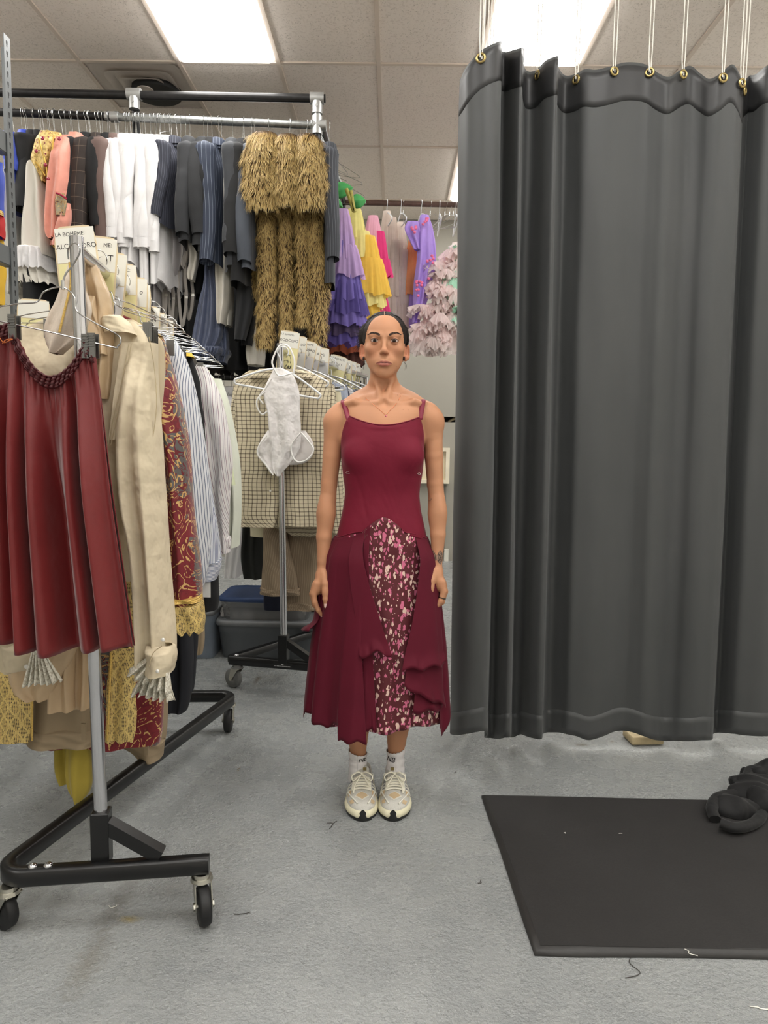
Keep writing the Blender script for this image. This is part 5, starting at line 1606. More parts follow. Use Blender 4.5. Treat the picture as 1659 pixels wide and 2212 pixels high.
_coat_n = [0]
def coat(name, label, cat, loc, rotz, mat_, w=.42, L=.72, th=.07, sl=.56, sr=.050, flare=1.05, seed=0, group=None, collar=True, cuff=None, cmat=None, swing=.03, lapel=None, buttons=None, slope=.055, shoulder=-.085, hemwave=.008, amp=.010, sleeves=True):
    """jacket or shirt on a hanger; local x = along the hanger, z = 0 on the rail"""
    t = thing(name, label, cat, tuple(loc), rotz, group)
    rr = random.Random(seed)
    hw_ = w / 2
    def bodyfn(U, V):
        a = U * 2 * np.pi; c, s0 = np.cos(a), np.sin(a)
        cx = np.sign(c) * np.abs(c) ** .8
        x = hw_ * cx * (1 + (flare - 1) * V) * (1 - .10 * np.exp(-((V - .30) / .25) ** 2))
        z0 = shoulder - slope * np.abs(cx) ** 1.4
        z = z0 + V * (-L - shoulder + .0 - 0 * z0) - V * 0
        z = z0 + V * ((shoulder - L) - z0)
        tt = .012 + (th / 2 - .012) * smooth(0, .22, V)
        y = tt * np.sign(s0) * np.abs(s0) ** .7 + amp * smooth(.1, .7, V) * (np.sin(cx * 5.2 + seed) + .6 * wob(seed + 2, cx * 5, V * 5))
        return x, y, z + hemwave * smooth(.8, 1, V) * np.sin(cx * 7 + seed)
    MB().grid(bodyfn, 48, 26, su=2 * w, sv=L, uvx=True).obj('body', mat_, t)
    if sleeves:
        for sg in (-1, 1):
            sx = hw_ * .93
            def sfn(U, V, sg=sg):
                a = U * 2 * np.pi
                rad = (sr * 1.12 + (sr * .72 - sr * 1.12) * V) * (np.sin(np.clip(V / .05, .12, 1) * np.pi / 2))
                rad = rad * (1 + .05 * wob(seed + 4, V * 16, np.cos(a) * 2))
                xc = sg * (sx + swing * (1 - (1 - V) ** 2) * .9 + .010 * np.sin(V * 5 + seed)); yc = .012 * np.sin(V * 4 + seed * 1.3)
                z = shoulder - slope * .8 + .012 - V * sl
                return xc + rad * .80 * np.cos(a) - sg * .02 * (1 - V), yc + rad * .95 * np.sin(a), z + .012 * np.cos(a) * sg * V + .0 * a
            MB().grid(sfn, 24, 30, su=2 * np.pi * sr, sv=sl).obj('sleeve', mat_, t)
            if cuff:
                xc = sg * (sx + swing * .9 + .010 * math.sin(5 + seed)); yc = .012 * math.sin(4 + seed * 1.3); z1 = shoulder - slope * .8 + .012 - sl
                rings = []
                for k, (dz, f) in enumerate(((.0, 1.06), (-cuff * .5, 1.04), (-cuff, 1.06))):
                    rings.append([(xc + sr * .72 * .8 * f * math.cos(a), yc + sr * .72 * .95 * f * math.sin(a), z1 + .01 + dz) for a in np.linspace(0, 2 * np.pi, 21)[:-1]])
                MB().loft(np.array(rings), True, su=2 * np.pi * sr * .7, sv=cuff).obj('cuff', cmat or mat_, t)
    if collar:
        rings = []
        for dz, f in ((-.018, 1.15), (.012, 1.0), (.028, .92), (.020, 1.12), (-.004, 1.24)):
            rings.append([(f * .062 * math.cos(a), f * .040 * math.sin(a) + .004, shoulder + dz - .02 * abs(math.cos(a)) * (dz < 0)) for a in np.linspace(0, 2 * np.pi, 25)[:-1]])
        MB().loft(np.array(rings), True, su=.4, sv=.08).obj('collar', cmat or mat_, t)
    if lapel is not None:
        for sg in (-1, 1):
            P = [(sg * .05, -th * .30 - .012, shoulder - .02), (sg * .105, -th * .42 - .012, shoulder - .13), (sg * .02, -th * .52 - .012, shoulder - .34), (sg * .012, -th * .5 - .010, shoulder - .30)]
            b = MB(); b.quad(P); b.quad([(p[0], p[1] + .004, p[2]) for p in P[::-1]]); b.obj('lapel', lapel, t, False)
    if buttons:
        bm, n_, z0, z1 = buttons
        c = MB(); c.cyl((0, 0, 0), (0, -.003, 0), .0055, n=12); cme = c.mesh('button'); cme.materials.append(bm)
        for k in range(n_):
            o = link('button', cme, None, t); o.location = (.0, -th / 2 - .012, z0 + (z1 - z0) * k / max(1, n_ - 1))
    return t

def card(loc, rotz, tilt, lines, label, Hh=.30, Wd=.115, top='white', sketch=0, panel=(232, 224, 168)):
    """laminated character card with hand-lettered heading"""
    t = thing('name_card', label, 'card', tuple(loc), rotz, 'character cards on the rails')
    t.rotation_euler = (0, tilt, rotz)
    PA = M('card_white', (232, 230, 220), .35, var=.02); YE = M('card_yellow_%d' % panel[0], panel, .35, var=.02); ED = M('card_edge', (222, 204, 168), .4)
    q = np.linspace(0, 2 * np.pi, 41)[:-1]
    def rr_(w_, h_, y, cz):
        e = 7
        out = []
        for a in q:
            k = (abs(math.cos(a)) ** e + abs(math.sin(a)) ** e) ** (-1 / e); out.append((w_ / 2 * k * math.cos(a) * 1.0, y, cz + h_ / 2 * k * math.sin(a)))
        return out
    MB().loft(np.array([rr_(Wd + .006, Hh + .006, -.0012, 0), rr_(Wd + .006, Hh + .006, .0012, 0)]), True, (True, True)).obj('laminate', ED, t)
    hz = Hh * .30
    MB().box((0, -.0016, Hh / 2 - hz / 2 - .002), (Wd - .003, .0008, hz)).obj('heading_strip', PA, t, False)
    MB().box((0, -.0016, -hz / 2 - .001), (Wd - .003, .0008, Hh - hz - .006)).obj('body_panel', YE, t, False)
    for k, (tx, sz, dx, dz) in enumerate(lines):
        me = text_mesh(tx, sz, .0002); me.materials.append(INKM)
        V = np.array([v.co[:] for v in me.vertices])
        rg_ = random.Random(k + len(tx)); 
        W = np.stack([V[:, 0] + dx, -.0022 - V[:, 2] * .2, V[:, 1] + Hh / 2 + dz + .0010 * np.sin(V[:, 0] * 190 + k)], -1)
        me.vertices.foreach_set('co', W.ravel().astype(np.float32)); me.update()
        link('lettering', me, None, t)
    if sketch:
        rg_ = random.Random(sketch); b = MB()
        for k in range(26):
            a = rg_.uniform(0, 6.28); r0 = rg_.uniform(.006, .026); c = (rg_.uniform(-.01, .012), -.05 + rg_.uniform(-.035, .03))
            pts = [(c[0] + r0 * math.cos(a + u), -.0024, c[1] + 1.7 * r0 * math.sin(a + u)) for u in np.linspace(0, rg_.uniform(.8, 2.2), 7)]
            b.tube(pts, .0011, 4, False)
        b.obj('ink_sketch', M('ink_grey', (64, 62, 62), .7), t)['kind'] = 'stuff'
    return t

def ruffle(parent, name, c, r0, r1, z0, z1, mat_, seed, waves=14, amp=.03, sq=.6, nu=110, nv=7, zamp=.012, arc=(0, 2 * np.pi)):
    """one gathered tier of net or chiffon round the point c"""
    def fn(U, V):
        a = arc[0] + U * (arc[1] - arc[0])
        w_ = np.sin(a * waves + 2.2 * wob(seed, a * 2.3)) + .55 * np.sin(a * waves * 2.3 + seed)
        r = r0 + (r1 - r0) * V ** .8 + amp * V * w_
        z = z0 + (z1 - z0) * V + zamp * V * np.sin(a * waves * .6 + seed * 2) + .3 * zamp * w_ * V
        return c[0] + r * np.cos(a), c[1] + r * sq * np.sin(a), c[2] + z
    o = MB().grid(fn, nu, nv, su=r1 * 6, sv=abs(z1 - z0)).obj(name, mat_, parent, True, True)
    return o

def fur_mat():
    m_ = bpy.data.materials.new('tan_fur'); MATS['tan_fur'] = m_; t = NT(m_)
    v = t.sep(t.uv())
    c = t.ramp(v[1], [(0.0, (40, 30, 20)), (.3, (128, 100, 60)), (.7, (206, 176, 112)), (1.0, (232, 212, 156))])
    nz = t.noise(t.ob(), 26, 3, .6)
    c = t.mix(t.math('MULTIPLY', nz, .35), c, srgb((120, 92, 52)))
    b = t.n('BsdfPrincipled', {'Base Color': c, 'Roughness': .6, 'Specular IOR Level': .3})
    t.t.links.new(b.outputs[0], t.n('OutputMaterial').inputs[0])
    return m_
FUR = fur_mat(); FURB = M('fur_backing', (66, 48, 30), .9, var=.2)
def fur_tube(parent, name, path, rad, sq, n, ln, seed, up=False):
    """fur-covered tube: path pts, radius list, squash in y"""
    rg_ = np.random.default_rng(seed); n = int(n * 2.6)
    P = smooth_path(path, 6); m_ = len(P); rr = np.interp(np.linspace(0, 1, m_), np.linspace(0, 1, len(rad)), rad)
    a = np.linspace(0, 2 * np.pi, 25)[:-1]
    rings = np.stack([P[:, None, 0] + rr[:, None] * np.cos(a), P[:, None, 1] + sq * rr[:, None] * np.sin(a), P[:, None, 2] + 0 * rr[:, None] * a], -1)
    o = MB().loft(rings, True, (True, True)).obj(name, FURB, parent, True, True)
    u = rg_.random(n) * (m_ - 1.001); i = u.astype(int); f = u - i
    C = P[i] * (1 - f)[:, None] + P[i + 1] * f[:, None]; R_ = rr[i] * (1 - f) + rr[i + 1] * f
    th = rg_.uniform(0, 2 * np.pi, n)
    N = np.stack([np.cos(th), np.sin(th) / max(sq, .3), 0 * th], -1); N /= np.linalg.norm(N, axis=1, keepdims=True)
    base = C + np.stack([R_ * np.cos(th), sq * R_ * np.sin(th), 0 * th], -1)
    clump = np.stack([wob(seed, base[:, 2] * 45, base[:, 0] * 75), 0 * th, wob(seed + 9, base[:, 0] * 85, base[:, 2] * 40)], -1) * .55
    d = N * .42 + np.array([0, 0, -1.0]) + rg_.normal(0, .17, (n, 3)) + clump
    d /= np.linalg.norm(d, axis=1, keepdims=True)
    L_ = ln * rg_.uniform(.55, 1.2, n)[:, None]
    tg = np.cross(d, N); tg /= np.linalg.norm(tg, axis=1, keepdims=True) + 1e-9
    wd = .0013
    mid = base + d * L_ * .55 + N * .004; tip = base + d * L_ + np.array([0, 0, -.004])
    V = np.stack([base - tg * wd, base + tg * wd, mid + tg * wd * .8, mid - tg * wd * .8, tip], 1).reshape(-1, 3)
    k = np.arange(n) * 5
    F = np.concatenate([np.stack([k, k + 1, k + 2, k + 3], -1), np.stack([k + 3, k + 2, k + 4, k + 4], -1)])
    UV = np.tile(np.array([[0, 0], [1, 0], [1, .55], [0, .55], [.5, 1]]), (n, 1))
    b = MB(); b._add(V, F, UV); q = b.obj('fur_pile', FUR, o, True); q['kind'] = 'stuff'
    return o
# ------------------------------------------------------------------ clothes on the high pipe
W_BLACK = M('black_wool', (17, 17, 19), .85, sheen=.1, var=.12)
W_BLACK2 = M('black_crepe', (11, 11, 13), .8, var=.1)
W_CHAR = M('charcoal_wool', (44, 45, 48), .85, sheen=.1, var=.12, bump=.2, bscale=600)
W_GREY = M('dark_grey_suiting', (52, 54, 58), .8, sheen=.15, var=.1)
W_SLATE = M('slate_suiting', (64, 69, 78), .75, sheen=.1, var=.08)
W_BROWN = M('brown_suiting', (98, 78, 72), .75, sheen=.15, var=.08)
W_PANE = M('brown_windowpane', (52, 42, 38), .85, pat=checks((50, 41, 37), (112, 96, 84), .055, .07, .04), var=.08)
W_NAVYP = M('navy_pinstripe', (44, 48, 66), .8, pat=stripes((38, 40, 52), (92, 94, 106), .016, .11), var=.08)
W_BLUEP = M('blue_pinstripe', (48, 58, 82), .75, pat=stripes((42, 50, 68), (132, 140, 154), .024, .08), var=.08)
W_DKP = M('charcoal_pinstripe', (54, 56, 62), .8, pat=stripes((52, 54, 60), (104, 106, 112), .020, .10), var=.08)
W_WHITE = M('white_cotton', (234, 232, 232), .8, var=.04, wrinkle=.12, wscale=18, trans=.10)
W_WHITE2 = M('off_white_cotton', (224, 219, 208), .8, var=.05, wrinkle=.12, trans=.08)
W_SHEER = M('sheer_white_voile', (206, 202, 204), .8, var=.06, trans=.25, alpha=.88)
W_SALM = M('salmon_velvet', (216, 144, 126), .65, sheen=.5, var=.12, vscale=14, wrinkle=.25, wscale=12)
def gold_brocade(t):
    o = t.ob()
    v = t.n('TexVoronoi', {'Vector': o, 'Scale': 48.0}).outputs['Distance']
    n = t.noise(o, 60, 4, .7)
    c = t.ramp(n, [(.35, (128, 100, 44)), (.5, (206, 176, 104)), (.7, (232, 210, 146))])
    return t.mix(t.math('LESS_THAN', v, .22), c, srgb((122, 40, 58)))
W_GOLD = M('gold_brocade', (206, 178, 110), .5, metal=.2, pat=gold_brocade, var=.1, bump=.5, bscale=200)
W_BLUE = M('royal_blue_cloth', (46, 70, 176), .6, sheen=.2, var=.1)
W_SATB = M('slate_blue_satin', (86, 94, 118), .38, sheen=.2, var=.08, wrinkle=.2)
W_TAPE = M('grey_elastic_webbing', (148, 142, 136), .8, var=.08)
WHB = M('white_button', (228, 226, 220), .3, var=.0)

def pipe_pt(X):
    f = (X - hp0.x) / (hp1.x - hp0.x); return (X, hp0.y + (hp1.y - hp0.y) * f, hp0.z + (hp1.z - hp0.z) * f)
HG = 'wire hangers on the high pipe'
def up_coat(px, label, mat_, cat='jacket', name='jacket', w=.43, L=.72, sl=.58, th=.09, sr=.058, rot=0.0, seed=0, **kw):
    X = at(px, 420, UY - .20).x
    p = pipe_pt(X)
    coat(name, label, cat, p, math.pi / 2 + rot, mat_, w=w, L=L - .05, sl=sl, th=th, sr=sr, seed=seed, swing=kw.pop('swing', .02), shoulder=-.135, slope=.075, **kw)
    hanger('high', p, math.pi / 2 + rot, 'chrome wire hanger on the high pipe holding the ' + label.split(' hung')[0].split(' on the')[0], HG)

up_coat(36, 'royal blue top hung at the far left of the high pipe', W_BLUE, 'top', 'top', L=.5, sl=.22, seed=1)
up_coat(50, 'black sleeved top hung beside the steel upright', W_BLACK, 'top', 'top', L=.62, sl=.42, th=.08, seed=2, rot=.2)
up_coat(66, 'long black gown hung left of the white lace dress', W_BLACK2, 'dress', 'long_gown', L=1.35, sl=.42, th=.10, seed=3, flare=1.3)
# white lace dress with ruffled hem
X = at(92, 460, UY - .15).x; p = pipe_pt(X)
t = thing('lace_dress', 'white lace dress with two ruffled scalloped tiers at the hem', 'dress', p)
piece(t, 'dress_body', [(330, 74, 106), (400, 66, 114), (480, 60, 118), (560, 54, 122)], UY - .16, .26, W_WHITE2, 4, 4, .018)
piece(t, 'ruffle', [(536, 52, 110), (560, 48, 116), (590, 44, 120)], UY - .17, .32, W_WHITE, 6, 11, .016, hem=.008, hemk=26, nu=90)
piece(t, 'ruffle', [(575, 47, 118), (600, 48, 122), (622, 56, 132)], UY - .13, .34, W_WHITE2, 7, 12, .016, hem=.008, hemk=28, nu=90)
hanger('high', p, math.pi / 2, 'chrome wire hanger on the high pipe holding the white lace dress', HG)
X = at(32, 460, UY + .1).x; p = pipe_pt(X)
t = thing('lace_dress', 'white dress edged with cotton lace behind the steel upright', 'dress', p)
piece(t, 'dress_body', [(300, 30, 44), (420, 28, 46), (560, 26, 44), (640, 24, 42)], UY - .02, .25, W_WHITE2, 8, 3, .012, hem=.01)
# gold bodice with jewels
X = at(102, 330, UY - .15).x; p = pipe_pt(X)
t = thing('brocade_bodice', 'gold brocade bodice with red jewels hung above the white lace dress', 'top', p)
piece(t, 'bodice', [(285, 88, 116), (305, 84, 128), (335, 76, 130), (352, 74, 126), (375, 88, 112), (400, 100, 107)], UY - .24, .14, W_GOLD, 9, 3, .012)
piece(t, 'bodice_panel', [(288, 108, 132), (315, 112, 134), (350, 108, 130), (392, 102, 114)], UY - .19, .12, W_GOLD, 10, 3, .010)
JW = M('red_jewel', (150, 34, 60), .15, coat=.6)
for px, py in ((92, 299), (98, 356), (78, 326), (128, 300), (104, 386)):
    a = at(px, py, UY - .325); o = MB().sphere(tuple(a), (.010, .006, .010), 12, 8).obj('jewel', JW, t, True, True)
TRM = M('gold_cord', (196, 158, 72), .4, metal=.5, var=.15)
for pts in (((84, 300), (92, 330), (100, 360), (104, 398)), ((116, 292), (112, 330), (106, 365)), ((76, 350), (86, 362), (98, 380))):
    MB().tube(smooth_path([tuple(at(x, y, UY - .318)) for x, y in pts], 4), .0045, 6).obj('cord_trim', TRM, t, True, True)
hanger('high', p, math.pi / 2, 'chrome wire hanger on the high pipe holding the gold bodice', HG)
# salmon velvet costumes
X = at(140, 420, UY - .15).x; p = pipe_pt(X)
t = thing('velvet_gown', 'salmon pink velvet gown with puffed sleeve and brocade inset', 'dress', p)
piece(t, 'gown_body', [(296, 120, 160), (340, 116, 166), (420, 112, 170), (500, 118, 160)], UY - .10, .2, W_SALM, 12, 4, .016)
piece(t, 'sleeve', [(298, 122, 148), (330, 116, 152), (400, 108, 152), (450, 104, 146), (505, 104, 140), (520, 112, 132)], UY - .27, .13, W_SALM, 13, 3, .014)
piece(t, 'sleeve_fold', [(440, 132, 152), (480, 124, 150), (525, 114, 134), (534, 118, 128)], UY - .31, .08, W_SALM, 14, 2, .012)
BRC = M('tapestry_inset', (150, 110, 90), .7, pat=lambda t: t.ramp(t.noise(t.ob(), 55, 4, .7), [(.35, (70, 40, 50)), (.45, (176, 140, 88)), (.55, (126, 128, 116)), (.65, (196, 168, 110))]), var=.1)
piece(t, 'brocade_inset', [(418, 122, 140), (440, 120, 144), (466, 122, 140)], UY - .345, .03, BRC, 15, 2, .006)
MB().tube(smooth_path([tuple(at(x, y, UY - .37)) for x, y in ((121, 417), (133, 422), (144, 430))], 4), .006, 6).obj('braid_trim', JW, t, True, True)
hanger('high', p, math.pi / 2, 'chrome wire hanger on the high pipe holding the salmon gown', HG)
X = at(166, 420, UY - .1).x; p = pipe_pt(X)
t = thing('velvet_gown', 'second salmon velvet gown with gold tassel squeezed beside the black jacket', 'dress', p)
piece(t, 'gown_body', [(290, 150, 178), (340, 148, 178), (430, 144, 172), (540, 120, 148)], UY - .14, .2, W_SALM, 16, 4, .012)
MB().sphere(tuple(at(117, 527, UY - .32)), (.012, .012, .02), 10, 8).obj('tassel', TRM, t, True, True)
hanger('high', p, math.pi / 2, 'chrome wire hanger on the high pipe holding the second salmon gown', HG)

up_coat(172, 'black tailcoat hung beside the salmon gowns', W_BLACK, L=.86, sl=.66, th=.12, sr=.066, seed=17, rot=-.25)
up_coat(196, 'dark brown windowpane check jacket hung on the high pipe', W_PANE, L=.80, sl=.64, th=.10, sr=.066, seed=18, rot=-.22)
up_coat(216, 'slim black jacket hung behind the plain brown jacket', W_BLACK2, L=.86, sl=.5, th=.07, seed=19)
up_coat(232, 'plain brown suit jacket hung left of the white shirts', W_BROWN, L=.80, sl=.66, th=.10, sr=.060, seed=20, rot=-.1)
rr = random.Random(4)
ORD = ['first', 'second', 'third', 'fourth', 'fifth', 'sixth', 'seventh', 'eighth', 'ninth', 'tenth', 'eleventh', 'twelfth', 'thirteenth', 'fourteenth', 'fifteenth', 'sixteenth', 'seventeenth', 'eighteenth', 'nineteenth', 'twentieth', 'twenty-first', 'twenty-second', 'twenty-third', 'twenty-fourth', 'twenty-fifth', 'twenty-sixth']
nth = ['first', 'second', 'third', 'fourth', 'fifth', 'sixth', 'seventh', 'eighth', 'ninth', 'tenth']
for k, px in enumerate((252, 262, 273, 284, 295, 306, 317, 328, 338, 349)):
    up_coat(px, f'white cotton shirt, {nth[k]} from the brown jacket hung on the high pipe', W_WHITE, 'shirt', 'shirt', L=.78 + .05 * rr.random() + .06 * (k > 4), sl=.50 + .07 * rr.random() + (.04 if k in (6, 9) else 0), th=.05, sr=.042, seed=30 + k, rot=rr.uniform(-.25, .15), group='white shirts on the high pipe', cuff=.055, swing=.03, hemwave=.02)
up_coat(365, 'navy pinstripe jacket hung right of the white shirts', W_NAVYP, L=.56, sl=.43, th=.09, sr=.062, seed=41, rot=-.3)
up_coat(393, 'plain charcoal jacket hung next to the navy pinstripe', W_CHAR, L=.64, sl=.52, th=.08, sr=.052, seed=42, rot=.1)
up_coat(424, 'textured black jacket with frayed cuff hung mid pipe', M('black_textured', (44, 45, 47), .9, var=.12, bump=.6, bscale=420), L=.66, sl=.52, th=.10, sr=.060, seed=43, rot=.1)
up_coat(442, 'black jacket with turned collar hung behind the textured one', W_BLACK, L=.70, sl=.48, th=.08, sr=.05, seed=44)
up_coat(458, 'blue pinstripe suit jacket hung mid pipe', W_BLUEP, L=.76, sl=.66, th=.09, sr=.060, seed=45, rot=-.15)
up_coat(488, 'dark grey suit jacket hung between two darker suits', W_GREY, L=.78, sl=.56, th=.08, sr=.055, seed=46, rot=.15)
up_coat(514, 'black suit jacket hung left of the slate jacket', W_BLACK, L=.86, sl=.62, th=.10, sr=.060, seed=47, rot=-.1)
up_coat(537, 'slate grey suit jacket hung against the tan furs', W_SLATE, L=.78, sl=.66, th=.09, sr=.058, seed=48, rot=-.1)
up_coat(704, 'charcoal pinstripe suit jacket hung at the right post', W_DKP, L=.84, sl=.62, th=.06, sr=.052, seed=49, rot=.15)
# extra empty-looking hooks crowding the pipe
for k in range(26):
    px = 40 + k * 12.5 + rr.uniform(-4, 4)
    if px > 350: break
    X = at(px, 255, UY).x; hanger('high', pipe_pt(X), math.pi / 2 + rr.uniform(-.5, .5), f'spare wire hanger on the high pipe, {ORD[k]} from the steel upright', HG)

# tan furs: capelets above, long leg pieces below
furs = [('fur_capelet', 'shaggy tan fur capelet, leftmost of the three on the high pipe', 574, [(292, 572), (330, 568), (400, 564), (452, 568)], [.070, .10, .105, .085], .9, 3400),
        ('fur_capelet', 'shaggy tan fur capelet, middle one of the three on the high pipe', 622, [(296, 622), (340, 620), (400, 618), (440, 618)], [.060, .085, .09, .07], .9, 3000),
        ('fur_capelet', 'shaggy tan fur capelet, rightmost of the three on the high pipe', 665, [(296, 664), (340, 668), (400, 672), (450, 668)], [.060, .085, .095, .075], .9, 3200),
        ('fur_legging', 'long tan fur legging, leftmost beside the slate suit', 572, [(440, 574), (520, 576), (640, 576), (748, 572)], [.048, .050, .054, .044], .9, 3800),
        ('fur_legging', 'long tan fur legging, second from the left', 618, [(440, 618), (520, 616), (640, 618), (738, 618)], [.034, .034, .036, .03], .8, 2600),
        ('fur_legging', 'long tan fur legging, third from the left', 655, [(440, 648), (520, 654), (640, 656), (700, 655)], [.036, .038, .040, .032], .8, 2600),
        ('fur_legging', 'long tan fur legging, rightmost and widest at the hem', 688, [(430, 678), (520, 682), (600, 690), (740, 684)], [.040, .042, .056, .044], .9, 3200),
        ('fur_legging', 'short tan fur legging peeking out left behind the slate suit', 552, [(560, 556), (600, 548), (640, 550)], [.03, .045, .03], .8, 900)]
for k, (nm, lab, px, path, rad, sq, n) in enumerate(furs):
    X = at(px, 420, UY - .12).x; p = pipe_pt(X); yy = UY - (.20 if nm == 'fur_capelet' else .10) + (.1 if k == 7 else 0)
    t = thing(nm, lab, 'fur garment', p, group='tan furs on the high pipe')
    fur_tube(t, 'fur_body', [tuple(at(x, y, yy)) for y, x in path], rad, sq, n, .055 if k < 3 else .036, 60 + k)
    if k < 7: hanger('high', (p[0], p[1], p[2]), math.pi / 2 + .1 * k, 'chrome wire hanger on the high pipe holding tan fur, {} from the left'.format(ORD[k]), HG)
piece(thing('black_trousers', 'black trousers hanging behind the fur leggings', 'trousers', pipe_pt(at(620, 420, UY).x)), 'legs', [(330, 600, 640), (500, 596, 660), (660, 600, 650)], UY + .1, .14, W_BLACK2, 70, 3, .01)

# second layer showing under the jackets
def hung(name, label, cat, px, parts, hang=True):
    p = pipe_pt(at(px, 420, UY + .05).x); t = thing(name, label, cat, p)
    for a in parts: piece(t, *a[:-1], **a[-1])
    if hang: hanger('high', p, math.pi / 2 + .3, 'chrome wire hanger on the high pipe holding the ' + ' '.join(label.split()[:5] + label.split()[-2:]), HG)
    return t
K = lambda **k: k
hung('frilled_shirt', 'sheer white shirt with frilled tails under the white shirts, left one', 'shirt', 300, [('shirt_body', [(300, 280, 330), (450, 280, 350), (560, 284, 360), (640, 300, 350)], UY + .02, .24, W_SHEER, 81, 9, .026, K(hem=.03, hemk=14, nu=100)), ('frill', [(500, 290, 340), (600, 300, 345), (690, 318, 345)], UY - .06, .14, W_SHEER, 82, 8, .028, K(hem=.03, hemk=11, nu=90))])
hung('frilled_shirt', 'sheer white shirt with frilled tails under the white shirts, right one', 'shirt', 350, [('shirt_body', [(300, 330, 380), (450, 326, 395), (540, 330, 404), (600, 340, 392)], UY + .05, .22, W_SHEER, 83, 9, .024, K(hem=.03, hemk=13, nu=100))])
hung('linen_blouse', 'grey white linen blouse under the charcoal jackets', 'blouse', 410, [('blouse_body', [(330, 380, 420), (480, 380, 424), (560, 386, 420), (585, 390, 414)], UY + .1, .2, M('grey_linen', (176, 170, 164), .85, var=.06), 84, 6, .016, K(hem=.012)), ('sleeve', [(520, 405, 428), (560, 410, 430), (590, 404, 424), (606, 408, 420)], UY - .02, .08, W_WHITE2, 85, 3, .01, K())])
hung('satin_bloomers', 'slate blue satin bloomers gathered into frilled elastic cuffs', 'trousers', 456, [('leg', [(330, 452, 468), (586, 446, 470), (650, 434, 480), (720, 420, 482), (750, 418, 470), (780, 428, 460)], UY + .02, .17, W_SATB, 86, 6, .016, K(nu=80)), ('leg', [(330, 462, 476), (590, 460, 474), (680, 458, 488), (750, 456, 496), (785, 462, 490)], UY + .10, .15, W_SATB, 87, 5, .016, K(nu=80)), ('elastic_frill', [(748, 420, 476), (758, 416, 480), (772, 428, 470)], UY + .0, .19, W_SATB, 88, 22, .012, K(nu=140, hem=.012, hemk=30)), ('elastic_frill', [(752, 456, 494), (764, 454, 497), (776, 462, 488)], UY + .1, .17, W_SATB, 89, 18, .012, K(nu=120, hem=.012, hemk=30))])
hung('white_blouse', 'cream blouse sleeve hanging over the blue bloomers', 'blouse', 485, [('blouse_body', [(330, 470, 500), (560, 466, 500), (640, 468, 498), (690, 470, 488), (702, 472, 486)], UY - .02, .12, W_WHITE2, 90, 4, .012, K()), ('sleeve', [(560, 484, 500), (640, 488, 504), (705, 490, 500)], UY + .06, .10, W_WHITE2, 91, 3, .01, K())])
hung('black_trousers', 'black trousers hung under the slate suit jacket', 'trousers', 530, [('leg', [(330, 520, 545), (560, 516, 548), (660, 510, 548), (736, 506, 530)], UY + .0, .12, W_CHAR, 92, 3, .010, K()), ('leg', [(330, 530, 552), (600, 528, 556), (700, 524, 552), (748, 522, 544)], UY + .08, .12, W_BLACK, 93, 3, .010, K())])
hung('white_petticoat', 'white cotton petticoat hem hanging left of the furs', 'skirt', 548, [('skirt_body', [(330, 540, 556), (600, 538, 562), (720, 536, 566), (760, 532, 572), (790, 536, 570)], UY + .16, .16, W_WHITE2, 94, 4, .012, K())])
hung('black_velvet_coat', 'black velvet coat hung under the pinstripe jackets', 'coat', 400, [('coat_body', [(330, 380, 440), (500, 384, 452), (590, 380, 450), (640, 384, 440)], UY + .16, .24, W_BLACK2, 95, 4, .014, K())])
# suspenders
t = thing('suspenders', 'grey elastic suspenders hanging in loops with clips', 'suspenders', pipe_pt(at(375, 420, UY).x))
for k, (x0, x1, y0, yb) in enumerate(((350, 356, 585, 690), (362, 372, 590, 700), (384, 400, 580, 705), (398, 414, 585, 690), (372, 378, 600, 720), (408, 418, 570, 668))):
    y_ = UY - .05 + .03 * k
    P = smooth_path([tuple(at(x, y, y_)) for x, y in ((x0, 320), (x0, y0), (x0 + 2, (y0 + yb) / 2), ((x0 + x1) / 2 + 2, yb), (x1 + 3, (y0 + yb) / 2), (x1, y0), (x1, 330))], 6)
    MB().tube(P, .010, 6, True, ((0, 1, 0), .15)).obj('elastic_strap', W_TAPE, t, True, True)
    MB().box(tuple(P[len(P) // 2 + 6]), (.018, .008, .014)).obj('strap_clip', ZINC, t, False, True)
hanger('wire', pipe_pt(at(375, 420, UY).x), math.pi / 2, 'chrome wire hanger on the high pipe holding the suspenders', HG)

